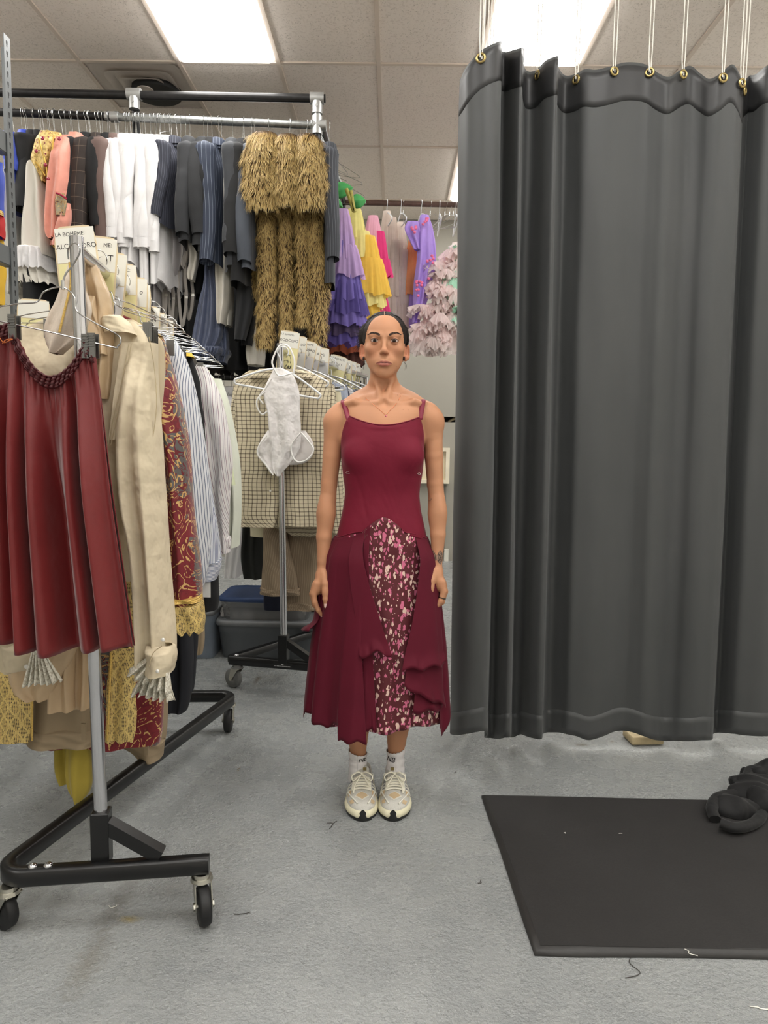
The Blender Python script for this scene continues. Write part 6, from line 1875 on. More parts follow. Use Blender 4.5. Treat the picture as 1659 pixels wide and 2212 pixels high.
# rear rows of dark costumes
nm = ['farthest left', 'second from left', 'third from left', 'fourth from left', 'fifth from left', 'sixth from left', 'seventh from left', 'eighth from left', 'ninth from left', 'tenth from left', 'eleventh from left']
for k in range(11):
    px = 250 + k * 45; a = at(px, 335, 5.2); mt = [W_BLACK2, W_BLACK, M('very_dark_brown', (30, 22, 19), .85, var=.2)][k % 3]
    p = (a.x, 5.2, UR0.z + (UR1.z - UR0.z) * k / 10)
    coat('long_gown', f'long dark costume on the rear pipe, {nm[k]}', 'dress', p, math.pi / 2, mt, w=.5, L=1.42, th=.13, sl=.62, sr=.06, seed=100 + k, group='dark costumes on the rear pipe', flare=1.1)
    hanger('high', p, math.pi / 2, f'wire hanger on the rear pipe, {ORD[k]} from the left', 'hangers on the rear pipe')
for k in range(12):
    px = 318 + k * 26; a = at(px, 816, 4.75); z = LR0.z + (LR1.z - LR0.z) * (a.x - LR0.x) / (LR1.x - LR0.x)
    mt = [W_BLACK, W_BLACK2, M('low_navy', (26, 30, 44), .8), W_BLACK, W_BLACK2][k % 5]
    if px in (474, 500, 526): mt = [W_WHITE2, W_WHITE, W_BLACK][(px - 474) // 26]
    p = (a.x, 4.75, z)
    coat('skirt_suit', f'costume on the low rail, {nth[k] if k < 10 else ("eleventh", "twelfth")[k - 10]} from the left', 'costume', p, math.pi / 2 + .2, mt, w=.42, L=1.0, th=.09, sl=.55, sr=.045, seed=130 + k, group='costumes on the low rail', slope=.07)
    for j in range(2):
        hanger('wire', (p[0] + .03 * j, p[1], p[2]), math.pi / 2 + .3 * j, f'wire hanger on the low rail, {ORD[2 * k + j]} from its left end', 'hangers on the low rail')
# ------------------------------------------------------------------ near rolling rack: costumes hung face to the camera
TAFF = M('shot_burgundy_taffeta', (108, 24, 25), .46, spec=.45, sheen=.35, var=.12, vscale=5, wrinkle=.12, wscale=9, bump=.15, bscale=900)
TAFFD = M('burgundy_waistband', (74, 18, 22), .5, var=.2, vscale=60)
CREAMC = M('cream_cotton_lawn', (214, 200, 172), .75, var=.05, wrinkle=.42, wscale=12, trans=.06)
BEIGE = M('beige_twill', (198, 182, 152), .7, var=.04)
BISQ = M('bisque_satin', (196, 170, 136), .38, var=.05, wrinkle=.3, wscale=10)
KHAKI = M('khaki_twill', (150, 132, 106), .8, var=.05, bump=.15, bscale=700)
LACEM = M('cotton_lace', (216, 210, 192), .85, var=.06, pat=lambda t: t.mix(t.math('GREATER_THAN', t.n('TexVoronoi', {'Vector': t.ob(), 'Scale': 170.0}).outputs[0], .58), srgb((228, 224, 210)), srgb((196, 188, 170))), bump=.5, bscale=350)
MUST = M('mustard_knit', (172, 152, 58), .8, sheen=.3, var=.08)
NAVYW = M('navy_wool', (20, 22, 30), .85, var=.1)
def brocade(t):
    o = t.ob()
    w1 = t.noise(o, 6.5, 2, .5)
    n1 = t.n('TexNoise', {'Vector': o, 'Scale': 6.5, 'Detail': 1.5, 'Distortion': 2.2}).outputs[0]
    n2 = t.n('TexNoise', {'Vector': o, 'Scale': 10.0, 'Detail': 1.5, 'Distortion': 2.8}).outputs[0]
    band = t.math('ABSOLUTE', t.math('SUBTRACT', t.math('FRACT', t.math('MULTIPLY', n1, 7.0)), .5))
    band2 = t.math('ABSOLUTE', t.math('SUBTRACT', t.math('FRACT', t.math('MULTIPLY', n2, 6.0)), .5))
    base = t.ramp(w1, [(.40, (118, 20, 32)), (.47, (118, 20, 32)), (.52, (92, 88, 86)), (.58, (92, 88, 86)), (.62, (142, 106, 58)), (1.0, (150, 110, 60))], 'CONSTANT')
    c = t.mix(t.math('LESS_THAN', band, .10), base, srgb((204, 166, 104)))
    c = t.mix(t.math('LESS_THAN', band2, .13), c, srgb((104, 12, 26)))
    v = t.n('TexVoronoi', {'Vector': o, 'Scale': 60.0}).outputs[0]
    return t.mix(t.math('MULTIPLY', t.math('LESS_THAN', v, .18), t.math('GREATER_THAN', w1, .55)), c, srgb((86, 16, 26)))
BROC = M('burgundy_gold_brocade', (130, 60, 40), .6, pat=brocade, var=.06, sheen=.3)
def gold_lace(t):
    u = t.sep(t.uv())
    fx = t.math('ABSOLUTE', t.math('SUBTRACT', t.math('FRACT', t.math('DIVIDE', u[0], .030)), .5))
    fy = t.math('FRACT', t.math('DIVIDE', u[1], .052))
    leaf = t.math('ABSOLUTE', t.math('SUBTRACT', fx, t.math('MULTIPLY', .42, t.math('SINE', t.math('MULTIPLY', fy, 3.1416)))))
    net = t.math('MAXIMUM', t.math('LESS_THAN', t.math('FRACT', t.math('DIVIDE', u[0], .0042)), .42), t.math('LESS_THAN', t.math('FRACT', t.math('DIVIDE', u[1], .0042)), .42))
    k = t.math('MAXIMUM', t.math('LESS_THAN', leaf, .09), net)
    g = t.mix(t.noise(t.ob(), 260, 3), srgb((190, 156, 82)), srgb((244, 220, 146)))
    return t.mix(k, srgb((46, 26, 16)), g)
GLACE = M('gold_metallic_lace', (196, 158, 72), .42, metal=.12, pat=gold_lace, var=.1, bump=.8, bscale=260)
GCORD = M('gold_bead_cord', (214, 178, 96), .35, metal=.3, var=.25, vscale=220, bump=.9, bscale=300)
S_BLUE = M('blue_white_stripe', (214, 218, 226), .8, pat=stripes((222, 224, 228), (96, 108, 132), .0085, .26), var=.04, wrinkle=.2, trans=.05)
S_FINE = M('fine_navy_stripe', (206, 212, 224), .8, pat=stripes((224, 226, 232), (70, 86, 128), .0050, .36), var=.04, wrinkle=.2, trans=.05)
S_FINEH = M('fine_navy_stripe_cuff', (206, 212, 224), .8, pat=stripes((224, 226, 232), (70, 86, 128), .0050, .36, 1), var=.04)
S_PURP = M('plum_white_stripe', (226, 222, 222), .8, pat=stripes((228, 224, 222), (112, 70, 92), .017, .10, 0, .017, (168, 160, 170)), var=.04, wrinkle=.2, trans=.05)
MINT = M('pale_mint_cotton', (216, 220, 204), .8, var=.04, wrinkle=.15, trans=.06)

def rail1_at(Y):
    return rail1((Y - R1P0[1][1]) / (R1P1[1][1] - R1P0[1][1]))
NH = 'hangers on the near rack'
def near(name, label, cat, Y, group=None):
    p = rail1_at(max(Y, R1P0[1][1])); p = (p[0], Y, p[2])
    return thing(name, label, cat, p, R1A * 0, group)

# ---- red taffeta skirt clipped on the front hanger
SKY = 1.70
t = near('taffeta_skirt', 'shot burgundy taffeta skirt with gathered waistband clipped to front hanger', 'skirt', SKY)
L0, R0, L1, R1_ = -150, 207, -170, 298
def skirt_fn(back):
    def fn(U, V):
        e = 1 - (1 - V) ** 1.25
        px = (L0 + (L1 - L0) * V) * (1 - U) + (R0 + (R1_ - R0) * V) * U
        # waist sags between the clips (clip columns at px 30 and 192)
        pxt = L0 * (1 - U) + R0 * U
        top = np.where(pxt < 30, 704 + 26 * (1 - np.abs(pxt + 60) / 90), np.where(pxt < 192, 712 + 92 * np.sin(np.clip((pxt - 30) / 162, 0, 1) * np.pi) ** .9 + 26 * (pxt - 30) / 162, 752 + 10 * (pxt - 192) / 15))
        bot = 1392 + 14 * np.exp(-((U - .62) / .16) ** 2) - 12 * np.clip(U - .82, 0, 1) * 3
        row = top + (bot - top) * V
        return px, row
    return fn
_zr = np.arange(640, 1460, 4.0); _zv = np.array([at(120, r, SKY).z for r in _zr])
_xa = np.array([[at(p, r, SKY).x for p in (-200, 320)] for r in _zr])
def to_xz(px, row):
    z = np.interp(row, _zr, _zv); xa = np.interp(row, _zr, _xa[:, 0]); xb = np.interp(row, _zr, _xa[:, 1])
    return xa + (xb - xa) * (px + 200) / 520, z
def mk(back):
    f = skirt_fn(back)
    def fn(U, V):
        px, row = f(U, V); x, z = to_xz(px, row)
        k = U * 6.0 + .34 * wob(5, U * 9) + .12 * np.sin(U * 23)
        w_ = np.sin(k * 2 * np.pi)
        fold = (.012 + .052 * smooth(0, .55, V)) * (np.sign(w_) * np.abs(w_) ** .8) * (.75 + .4 * np.sin(U * 31))
        gath = .004 * np.sin(U * 190 + 3 * wob(6, U * 30)) * (1 - smooth(.03, .16, V))
        edge = .05 * (1 - np.abs(2 * U - 1) ** 6)
        y = SKY + (fold + gath) * (1 if not back else .6) + (edge if back else -edge * .6) * smooth(0, .3, V) * (1 if back else .6)
        return x + .006 * np.cos(k * 2 * np.pi) * V, y, z
    return fn
sheet(t, 'skirt_front', mk(False), 200, 60, TAFF, 1.2, .8)
sheet(t, 'skirt_back', mk(True), 160, 40, TAFF, 1.2, .8)
def wb(U, V):
    f = skirt_fn(False); px, row = f(U, 0 * V); row = row - 4 + 26 * V
    x, z = to_xz(px, row)
    return x, SKY - .014 + .004 * np.sin(U * 210 + 5 * V) + .003 * np.sin(V * 22 + 4 * wob(7, U * 20)), z
sheet(t, 'gathered_waistband', wb, 240, 10, TAFFD, 1, .05, .004)
MB().tube(smooth_path([tuple(at(x, y, SKY - .03)) for x, y in ((-2, 728), (8, 740), (20, 736), (27, 733), (14, 734), (5, 742))], 5), .0012, 5).obj('loose_threads', M('orange_thread', (176, 92, 40), .8), t, True, True)
# its hanger, swung and tilted
hc = at(133, 596, SKY)
h = thing('hanger', 'chrome clip hanger tilted on the front pole holding the burgundy skirt', 'hanger', (hc.x, SKY, hc.z), 0, NH)
b = MB()
ww = lambda *pts: smooth_path([tuple(at(x, y, SKY - dy)) for x, y, dy in pts], 5)
b.tube(ww((148, 560, -.03), (147, 540, -.02), (158, 526, .0), (170, 530, .02), (172, 546, .02), (158, 572, 0), (142, 592, 0), (136, 612, 0)), .0019, 6)
b.tube(ww((-160, 672, 0), (-20, 664, 0), (40, 656, 0), (80, 652, 0), (95, 630, 0), (134, 620, 0), (160, 640, 0), (166, 672, 0), (210, 700, 0), (252, 722, 0), (261, 736, 0), (254, 748, 0), (240, 749, 0), (120, 720, 0), (0, 694, 0), (-160, 660, 0)), .0019, 6)
b.tube([at(135, 606, SKY), at(136, 626, SKY)], .0042, 8)
b.obj('wire_frame', WIRE, h, True, True)
for x, y in ((28, 696), (186, 738), (199, 736)):
    a = at(x, y + 10, SKY - .012)
    c = MB(); c.box((a.x, SKY - .016, a.z), (.017, .006, .056)); c.box((a.x, SKY + .006, a.z), (.017, .006, .056))
    for k in range(5): c.box((a.x, SKY - .020, a.z + .022 - k * .006), (.016, .003, .0022))
    c.obj('clip', CLIPM, h, False, True)

# ---- cream corset piece and bisque sash hanging at the pole
CY = 1.86
t = near('corset', 'cream lace corset with raw trimmed edges hung against the chrome pole', 'corset', CY)
piece(t, 'corset_front', [(572, 148, 166), (610, 136, 176), (660, 116, 196), (700, 100, 190), (740, 100, 160), (764, 112, 128)], CY - .02, .05, M('lavender_cream_lace', (206, 192, 176), .8, var=.08, vscale=60, bump=.5, bscale=250), 3, 3, .008)
piece(t, 'corset_side', [(566, 156, 178), (640, 158, 192), (700, 150, 204), (746, 128, 150)], CY + .04, .05, M('cream_satin_lining', (212, 192, 160), .5, var=.05, wrinkle=.2), 4, 3, .008)
for k in range(4):
    x0 = 150 + k * 7
    MB().tube(smooth_path([tuple(at(x, y, CY - .055 + .01 * k)) for x, y in ((x0, 566), (x0 + 3, 610), (x0 - 8, 660), (x0 - 22, 718))], 5), .0032, 6, True, ((0, 1, 0), .5)).obj('trim_edge', GCORD, t, True, True)
t = near('satin_scarf', 'bisque satin scarf draped from the pole top down the hangers', 'sash', 1.92)
piece(t, 'sash_strip', [(556, 182, 200), (580, 184, 212), (640, 190, 236), (700, 206, 240), (770, 214, 240), (840, 204, 236), (862, 204, 232)], 1.92, .05, BISQ, 6, 3, .012)
piece(t, 'sash_fold', [(640, 176, 206), (690, 168, 212), (740, 180, 226), (766, 196, 230)], 1.89, .06, BISQ, 7, 3, .014)
MB().torus(tuple(at(188, 552, 1.90)), .012, .003, (1, 0, .3), 14, 6).obj('metal_ring', WIRE, t, True, True)

# ---- cream peasant shirt with lace cuffs
Y = 1.98
t = near('peasant_shirt', 'cream gathered-sleeve shirt with white lace cuffs behind the burgundy skirt', 'shirt', Y)
piece(t, 'shirt_body', [(694, 90, 292), (730, 20, 318), (800, -20, 322), (950, -40, 300), (1120, -50, 268), (1200, -50, 262)], Y, .10, CREAMC, 11, 5, .012, 90, 50)
piece(t, 'sleeve', [(742, 270, 340), (860, 268, 338), (960, 256, 345), (1080, 262, 352), (1180, 284, 356), (1300, 296, 364), (1400, 298, 372), (1452, 300, 366)], Y - .05, .15, CREAMC, 12, 4, .014, 80, 60)
piece(t, 'cuff', [(1392, 316, 372), (1420, 322, 378), (1450, 318, 372)], Y - .11, .12, CREAMC, 14, 3, .006)
def lace_fan(cx, cy, Y_, w_, h_, seed, ang):
    def fn(U, V):
        a = (U - .5) * 2; rr_ = .25 + .75 * V
        dx = a * w_ * rr_; dz = -h_ * V * (1 + .07 * np.abs(np.sin(U * 24))) 
        f = .018 * V * np.sin(U * 38 + seed)
        c0 = at(cx, cy, Y_)
        return c0.x + dx * math.cos(ang) - dz * math.sin(ang) * -1, Y_ + f, c0.z + dz * math.cos(ang) + dx * math.sin(ang) * -1
    return fn
sheet(t, 'lace_frill', lace_fan(350, 1414, Y - .14, .066, .085, 1, .45), 120, 12, LACEM, .3, .1, .002)
sheet(t, 'lace_frill', lace_fan(340, 1424, Y - .11, .060, .105, 2, .15), 120, 12, LACEM, .3, .1, .002)
for x, y in ((340, 1470), (352, 1402)):
    a = at(x, y - 20, Y - .18); MB().sphere(tuple(a), (.005, .003, .005), 10, 6).obj('button', WHB, t, True, True)
piece(t, 'collar', [(682, 232, 262), (700, 226, 280), (722, 232, 292)], Y - .05, .10, CREAMC, 15, 2, .004)
piece(t, 'placket', [(740, 262, 290), (860, 246, 268), (950, 236, 252)], Y - .075, .02, CREAMC, 16, 2, .003)
# left cuff with lace, below the skirt hem
piece(t, 'sleeve', [(760, -40, 40), (1100, -40, 60), (1380, -20, 80), (1440, 0, 64)], Y - .06, .12, CREAMC, 17, 4, .012)
piece(t, 'cuff', [(1386, 6, 92), (1418, 10, 96), (1442, 14, 74)], Y - .10, .08, CREAMC, 18, 2, .006)
sheet(t, 'lace_frill', lace_fan(80, 1402, Y - .16, .050, .09, 3, -.12), 110, 12, LACEM, .3, .1, .002)
for x, y in ((36, 1412), (58, 1440)):
    a = at(x, y, Y - .152); MB().cyl((a.x, a.y, a.z), (a.x, a.y - .003, a.z), .006, n=14).obj('button', WHB, t, True, True)
piece(t, 'shirt_tail', [(1200, 0, 160), (1380, 10, 170), (1480, 20, 120), (1508, 60, 108)], Y + .02, .06, BISQ, 19, 4, .010)
SEAM = M('cream_stitching', (186, 170, 138), .8)
for pts, dy in ((((322, 728), (334, 800), (338, 880), (326, 960), (296, 1030), (268, 1070)), -.085), (((284, 742), (268, 830), (252, 900), (240, 960)), -.088), (((278, 744), (262, 830), (246, 900), (234, 958)), -.088), (((350, 1395), (330, 1412), (322, 1440)), -.175)):
    MB().tube(smooth_path([tuple(at(x, y, Y + dy)) for x, y in pts], 6), .0013, 5).obj('stitched_seam', SEAM, t, True, True)
hanger('clip', rail1_at(Y), R1A, 'chrome clip hanger on the near rack holding the cream shirt', NH)

# ---- beige smock behind it
Y = 2.10
t = near('smock', 'plain beige smock with square shoulder behind the cream shirt', 'smock', Y)
piece(t, 'smock_body', [(690, 120, 290), (712, 60, 326), (736, 30, 350), (800, 30, 352), (1000, 30, 344), (1250, 30, 330)], Y, .10, BEIGE, 21, 3, .008, 80, 40)
hanger('wire', rail1_at(Y), R1A, 'chrome wire hanger on the near rack holding the beige smock', NH)

# ---- burgundy and gold brocade coat
Y = 2.24
t = near('brocade_coat', 'burgundy and gold brocade coat with wide gold lace cuff and hem trim', 'coat', Y)
piece(t, 'coat_body', [(672, 150, 250), (700, 80, 310), (740, 40, 352), (900, 40, 360), (1200, 36, 356), (1420, 30, 352), (1560, 30, 352), (1600, 34, 346)], Y, .14, BROC, 31, 5, .016, 110, 70)
piece(t, 'sleeve', [(728, 300, 352), (800, 322, 372), (950, 346, 404), (1100, 358, 414), (1220, 358, 430), (1306, 360, 434)], Y - .04, .13, BROC, 32, 3, .012, 70, 60)
piece(t, 'sleeve_cuff', [(1290, 357, 434), (1310, 356, 438), (1340, 358, 441), (1358, 360, 438)], Y - .045, .15, GLACE, 33, 4, .006, hem=.007, hemk=16, nu=80)
piece(t, 'cuff_edge_braid', [(1284, 358, 433), (1294, 357, 435)], Y - .047, .155, GCORD, 33, 4, .006)
piece(t, 'shoulder_braid', [(686, 238, 262), (700, 270, 300), (716, 312, 332), (726, 330, 350)], Y - .06, .06, GCORD, 34, 4, .006)
piece(t, 'hem_trim', [(1400, 238, 296), (1480, 232, 292), (1560, 230, 294), (1602, 228, 286)], Y - .10, .018, GLACE, 35, 3, .004, hem=.004, nu=60)
piece(t, 'hem_trim', [(1436, -20, 66), (1500, -20, 72), (1570, -20, 68), (1604, -20, 62)], Y - .17, .02, GLACE, 36, 3, .004, nu=60)
for x0, y0, y1 in ((240, 1410, 1600), (70, 1444, 1600)):
    MB().tube(smooth_path([tuple(at(x0 - (y - y0) * .045 * (1 if x0 > 100 else .1), y, Y - .115 - (.07 if x0 < 100 else 0))) for y in np.linspace(y0, y1, 8)], 3), .0035, 6).obj('bead_edging', GCORD, t, True, True)
piece(t, 'gold_front_band', [(1090, 262, 284), (1200, 270, 292), (1400, 276, 298)], Y - .09, .02, GLACE, 37, 2, .003)
hanger('wire', rail1_at(Y), R1A, 'chrome wire hanger on the near rack holding the brocade coat', NH)

# ---- trousers hanging upside down under the coats
t = near('khaki_trousers', 'khaki trousers hung by the cuffs with waistband lowest on left', 'trousers', 2.16)
piece(t, 'trouser_leg', [(760, 60, 170), (1100, 64, 186), (1420, 70, 200), (1520, 70, 203), (1572, 66, 204)], 2.16, .09, KHAKI, 41, 3, .008)
piece(t, 'waistband', [(1566, 64, 203), (1588, 60, 204), (1606, 58, 205)], 2.155, .10, KHAKI, 41, 3, .008)
MB().box(tuple(at(181, 1580, 2.098)), (.014, .006, .052)).obj('belt_loop', KHAKI, t, False, True)
t = near('khaki_trousers', 'khaki trousers hung by the cuffs with waistband lowest, right of the pole', 'trousers', 2.40)
piece(t, 'trouser_leg', [(760, 240, 340), (1100, 236, 352), (1420, 238, 362), (1560, 232, 358), (1600, 232, 354)], 2.40, .09, KHAKI, 43, 3, .008)
piece(t, 'waistband', [(1594, 230, 356), (1616, 280, 352), (1636, 306, 348)], 2.395, .10, KHAKI, 43, 3, .006)
MB().box(tuple(at(316, 1612, 2.335)), (.012, .006, .06)).obj('belt_loop', KHAKI, t, False, True)
t = near('satin_breeches', 'cream satin breeches with two legs hanging left of the pole', 'trousers', 2.06)
piece(t, 'breeches_leg', [(900, 100, 170), (1300, 112, 166), (1420, 113, 163), (1480, 110, 161), (1530, 108, 162)], 2.04, .08, BISQ, 45, 3, .010)
piece(t, 'breeches_leg', [(900, 150, 200), (1300, 166, 202), (1420, 168, 204), (1524, 164, 202)], 2.08, .08, BISQ, 46, 3, .010)
t = near('mustard_tights', 'mustard yellow tights foot dangling below the khaki trousers', 'tights', 2.20)
piece(t, 'tights_leg', [(1300, 136, 180), (1500, 130, 190), (1608, 144, 194), (1660, 143, 197), (1700, 148, 196), (1722, 160, 186), (1726, 166, 180)], 2.20, .06, MUST, 47, 3, .008)
piece(t, 'tights_leg', [(1300, 120, 150), (1500, 118, 160), (1610, 120, 152), (1660, 120, 156), (1690, 132, 152)], 2.25, .05, MUST, 48, 2, .006)
t = near('navy_trousers', 'dark navy trousers hanging behind the gold cuff', 'trousers', 2.62)
piece(t, 'trouser_leg', [(900, 340, 400), (1300, 356, 412), (1420, 358, 416), (1500, 356, 412), (1532, 358, 404)], 2.60, .10, NAVYW, 49, 3, .010)
piece(t, 'trouser_leg', [(1300, 372, 424), (1360, 380, 426), (1480, 382, 418), (1500, 384, 410)], 2.70, .08, NAVYW, 50, 3, .010)
t = near('black_trousers', 'black trousers hanging under the striped shirt cuffs', 'trousers', 2.95)
piece(t, 'trouser_leg', [(1000, 420, 470), (1240, 424, 470), (1290, 428, 472), (1316, 432, 468)], 2.95, .1, W_BLACK2, 51, 2, .008)
t = near('stone_trousers', 'stone coloured trousers peeking below the gold cuff', 'trousers', 2.78)
piece(t, 'trouser_leg', [(1000, 400, 440), (1300, 412, 440), (1380, 415, 441), (1412, 417, 436)], 2.78, .06, KHAKI, 52, 2, .006)

# ---- striped shirts towards the back of the rack
def shirt(label, Y, mat_, sleeve, body, seed, cuffm=None, cuffrows=None, nm='shirt', th=.11, cat='shirt'):
    t = near(nm, label, cat, Y, 'shirts on the near rack')
    piece(t, 'shirt_body', body, Y + .02, .09, mat_, seed, 4, .010, 70, 40)
    piece(t, 'sleeve', sleeve, Y - .02, th, mat_, seed + 1, 3, .010, 60, 44)
    if cuffrows: piece(t, 'cuff', cuffrows, Y - .02, th * .8, cuffm or mat_, seed + 2, 2, .004)
    hanger('clip', rail1_at(Y), R1A, 'chrome clip hanger on the near rack holding the ' + label.split(',')[0], NH)
    return t
shirt('blue and white striped shirt, just behind the brocade coat', 2.42, S_BLUE, [(738, 350, 382), (800, 364, 410), (950, 388, 440), (1100, 404, 456), (1230, 412, 446), (1290, 410, 428)], [(700, 150, 300), (730, 100, 364), (900, 100, 400), (1300, 100, 400)], 61)
t_ = shirt('finely navy striped shirt with buttoned cuff, lower sleeve showing', 2.55, S_FINE, [(760, 360, 396), (900, 396, 430), (1050, 420, 452), (1150, 424, 468), (1212, 428, 476)], [(716, 160, 300), (748, 120, 376), (1000, 120, 410), (1250, 120, 420)], 64, S_FINEH, [(1204, 428, 477), (1228, 432, 475), (1252, 434, 466)])
t = near('black_jacket', 'black jacket edge between the striped shirts with yellow shoulder', 'jacket', 2.66)
piece(t, 'jacket_body', [(742, 200, 330), (762, 180, 404), (800, 180, 426), (900, 190, 440), (1010, 200, 450)], 2.66, .07, W_BLACK2, 67, 3, .008)
piece(t, 'yellow_shoulder', [(748, 340, 380), (758, 352, 408), (772, 380, 420)], 2.64, .08, M('yellow_cotton', (226, 186, 62), .7), 68, 2, .004)
shirt('plum striped white shirt with buttoned cuff', 2.80, S_PURP, [(792, 380, 446), (860, 410, 478), (980, 430, 500), (1080, 440, 496), (1150, 462, 494), (1192, 470, 496)], [(742, 180, 330), (780, 150, 420), (900, 150, 450), (1150, 160, 470)], 70, S_PURP, [(1156, 466, 497), (1176, 468, 498), (1194, 472, 492)])
t = near('mint_scarf', 'pale green edge of a collarless shirt front', 'shirt', 2.90)
piece(t, 'placket_edge', [(800, 430, 452), (900, 462, 478), (1000, 490, 500), (1048, 500, 508)], 2.88, .03, M('pale_green_cotton', (206, 214, 178), .8), 73, 2, .004)
shirt('plain pale white shirt, last of the shirts on the near rack', 3.00, MINT, [(818, 430, 478), (880, 450, 496), (1000, 480, 516), (1100, 500, 518), (1180, 494, 514)], [(770, 230, 340), (810, 200, 460), (950, 200, 490), (1180, 200, 500)], 75)
t = near('price_tag', 'blank white rectangular paper tag hanging below the striped cuff', 'tag', 2.50)
a = at(444, 1270, 2.50); MB().box((a.x, 2.50, a.z), (.036, .0012, .068), 0).obj('tag_card', M('tag_white', (222, 220, 216), .5), t, False, True)
MB().tube([at(440, 1240, 2.51), at(442, 1252, 2.50)], .0008, 5).obj('tag_string', CORD, t, True, True)
# row of empty chrome clip hangers sticking out to the right
for k, (Y_, lab) in enumerate(((2.05, 'nearest'), (2.31, 'second'), (2.48, 'third'), (2.70, 'fourth'), (3.06, 'farthest'))):
    hanger('clip', rail1_at(Y_), R1A + .06 * math.sin(k * 2.1), f'spare chrome clip hanger on the near rack, {lab} along the rail', NH)

# ---- hand lettered character cards standing above the rail
def rcard(px, py, Y, w_, h_, tilt, lines, label, sketch=0, rot=0.0, panel=(232, 224, 168)):
    """top edge centre at pixel (px, py)"""
    a = at(px, py, Y)
    return card((a.x, Y, a.z - h_ / 2), rot, tilt, lines, label, h_, w_, sketch=sketch, panel=panel)
rcard(170, 490, 1.95, .108, .30, -.09, [('LA BOHEME:', .0145, -.012, -.018), ('ALCINDORO', .0185, .002, -.050)], 'yellow and white character card lettered LA BOHEME ALCINDORO at the front pole')
rcard(206, 512, 2.05, .098, .30, .10, [('ME:', .016, .022, -.020), ('iT', .026, .030, -.056)], 'character card ending in IT behind the front card', 0, .0)
rcard(228, 545, 2.16, .098, .30, .12, [], 'blank white character card with grey sketch', 3, 0, (226, 226, 230))
rcard(258, 571, 2.28, .10, .30, .03, [('ME:', .017, .018, -.018)], 'character card with underlined ME ending, third along the near rack')
rcard(282, 600, 2.40, .10, .30, .05, [('o', .022, .030, -.045)], 'character card ending in O, fourth along the near rack')
rcard(292, 613, 2.50, .09, .30, .06, [], 'narrow yellow character card behind the fourth one')
rcard(312, 662, 2.70, .098, .28, .08, [('oN', .024, .022, -.046)], 'character card ending in ON among the chrome hangers')
rcard(330, 676, 2.85, .10, .28, .06, [], 'plain yellow character card behind the ON card')
rcard(346, 690, 3.0, .10, .28, .05, [], 'last white topped character card on the near rack')
rcard(70, 648, 2.5, .11, .2, .05, [], 'blank white card lying behind the cream corset')
# ------------------------------------------------------------------ middle rack
CHK = M('brown_check_flannel', (206, 192, 160), .85, pat=checks((214, 202, 174), (84, 70, 54), .0205, .0205, .2), var=.05)
TRP = M('taupe_pinstripe', (142, 124, 102), .85, pat=stripes((140, 122, 100), (172, 154, 130), .0115, .14), var=.05)
LEO = M('white_stretch_jersey', (238, 234, 232), .6, var=.03, wrinkle=.6, wscale=13, trans=.10)
LEOIN = M('leotard_lining', (222, 216, 212), .7, var=.04, trans=.1)
DKGRN = M('black_green_velvet', (20, 23, 19), .8, var=.2)
CRS = M('cream_corduroy', (214, 206, 176), .8, var=.05)
NVY2 = M('navy_silk', (38, 44, 70), .45, var=.1)
GRYB = M('grey_blue_satin', (150, 158, 176), .45, var=.08, wrinkle=.2)
MHG = 'hangers on the middle rack'
def rail2_at(Y): return rail2((Y - R2P0[1][1]) / (R2P1[1][1] - R2P0[1][1]))
def mid(name, label, cat, Y, group=None):
    p = rail2_at(max(Y, R2P0[1][1])); return thing(name, label, cat, (p[0], Y, p[2]), 0, group)
Y = 3.58
t = mid('check_shirt', 'brown and cream check flannel shirt hung open at front of middle rack', 'shirt', Y)
piece(t, 'shirt_front', [(800, 540, 600), (818, 516, 602), (850, 508, 604), (960, 512, 606), (1060, 510, 606), (1118, 508, 600), (1138, 520, 594)], Y - .02, .07, CHK, 3, 4, .008, 70, 50, expn=4)
piece(t, 'shirt_front', [(800, 604, 664), (818, 606, 696), (850, 608, 712), (960, 610, 716), (1060, 612, 716), (1136, 614, 712)], Y - .02, .07, CHK, 4, 4, .008, 70, 50, expn=4)
piece(t, 'shirt_back', [(806, 540, 676), (830, 512, 708), (1000, 512, 712), (1136, 520, 708)], Y + .03, .05, CHK, 5, 5, .008, 60, 40)
piece(t, 'sleeve', [(816, 506, 536), (860, 502, 530), (950, 494, 522), (1060, 494, 520), (1090, 498, 518)], Y + .04, .08, CHK, 6, 3, .008)
piece(t, 'sleeve', [(818, 690, 716), (880, 700, 726), (1000, 708, 738), (1110, 714, 742), (1150, 718, 740)], Y + .02, .08, CHK, 7, 3, .008)
piece(t, 'collar', [(797, 560, 650), (806, 548, 668), (818, 540, 676)], Y - .04, .09, CHK, 8, 2, .004)
for y in (930, 990, 1060):
    a = at(584, y, Y - .066); MB().cyl((a.x, a.y, a.z), (a.x, a.y - .003, a.z), .0055, n=12).obj('button', WHB, t, True, True)
t = mid('check_shirt', 'second brown check flannel shirt, its longer hem showing below the first', 'shirt', Y + .12)
piece(t, 'shirt_body', [(806, 560, 690), (830, 520, 712), (1000, 520, 720), (1120, 560, 716), (1152, 626, 690), (1158, 630, 684)], Y + .12, .07, CHK, 9, 4, .008)
piece(t, 'sleeve', [(830, 700, 722), (950, 712, 738), (1100, 724, 744), (1140, 728, 742)], Y + .10, .07, CHK, 10, 2, .006)
hanger('plastic', rail2_at(3.60), R2A, 'white plastic tube hanger at front of middle rack', MHG)
a = at(612, 760, 3.46)
hanger('plastic', (a.x, 3.45, at(612, 762, 3.45).z), -.05, 'white plastic tube hanger in front of the check shirt', MHG, .16)
t = mid('pinstripe_trousers', 'taupe pinstripe trousers with turned cuffs under the check shirts', 'trousers', Y + .16)
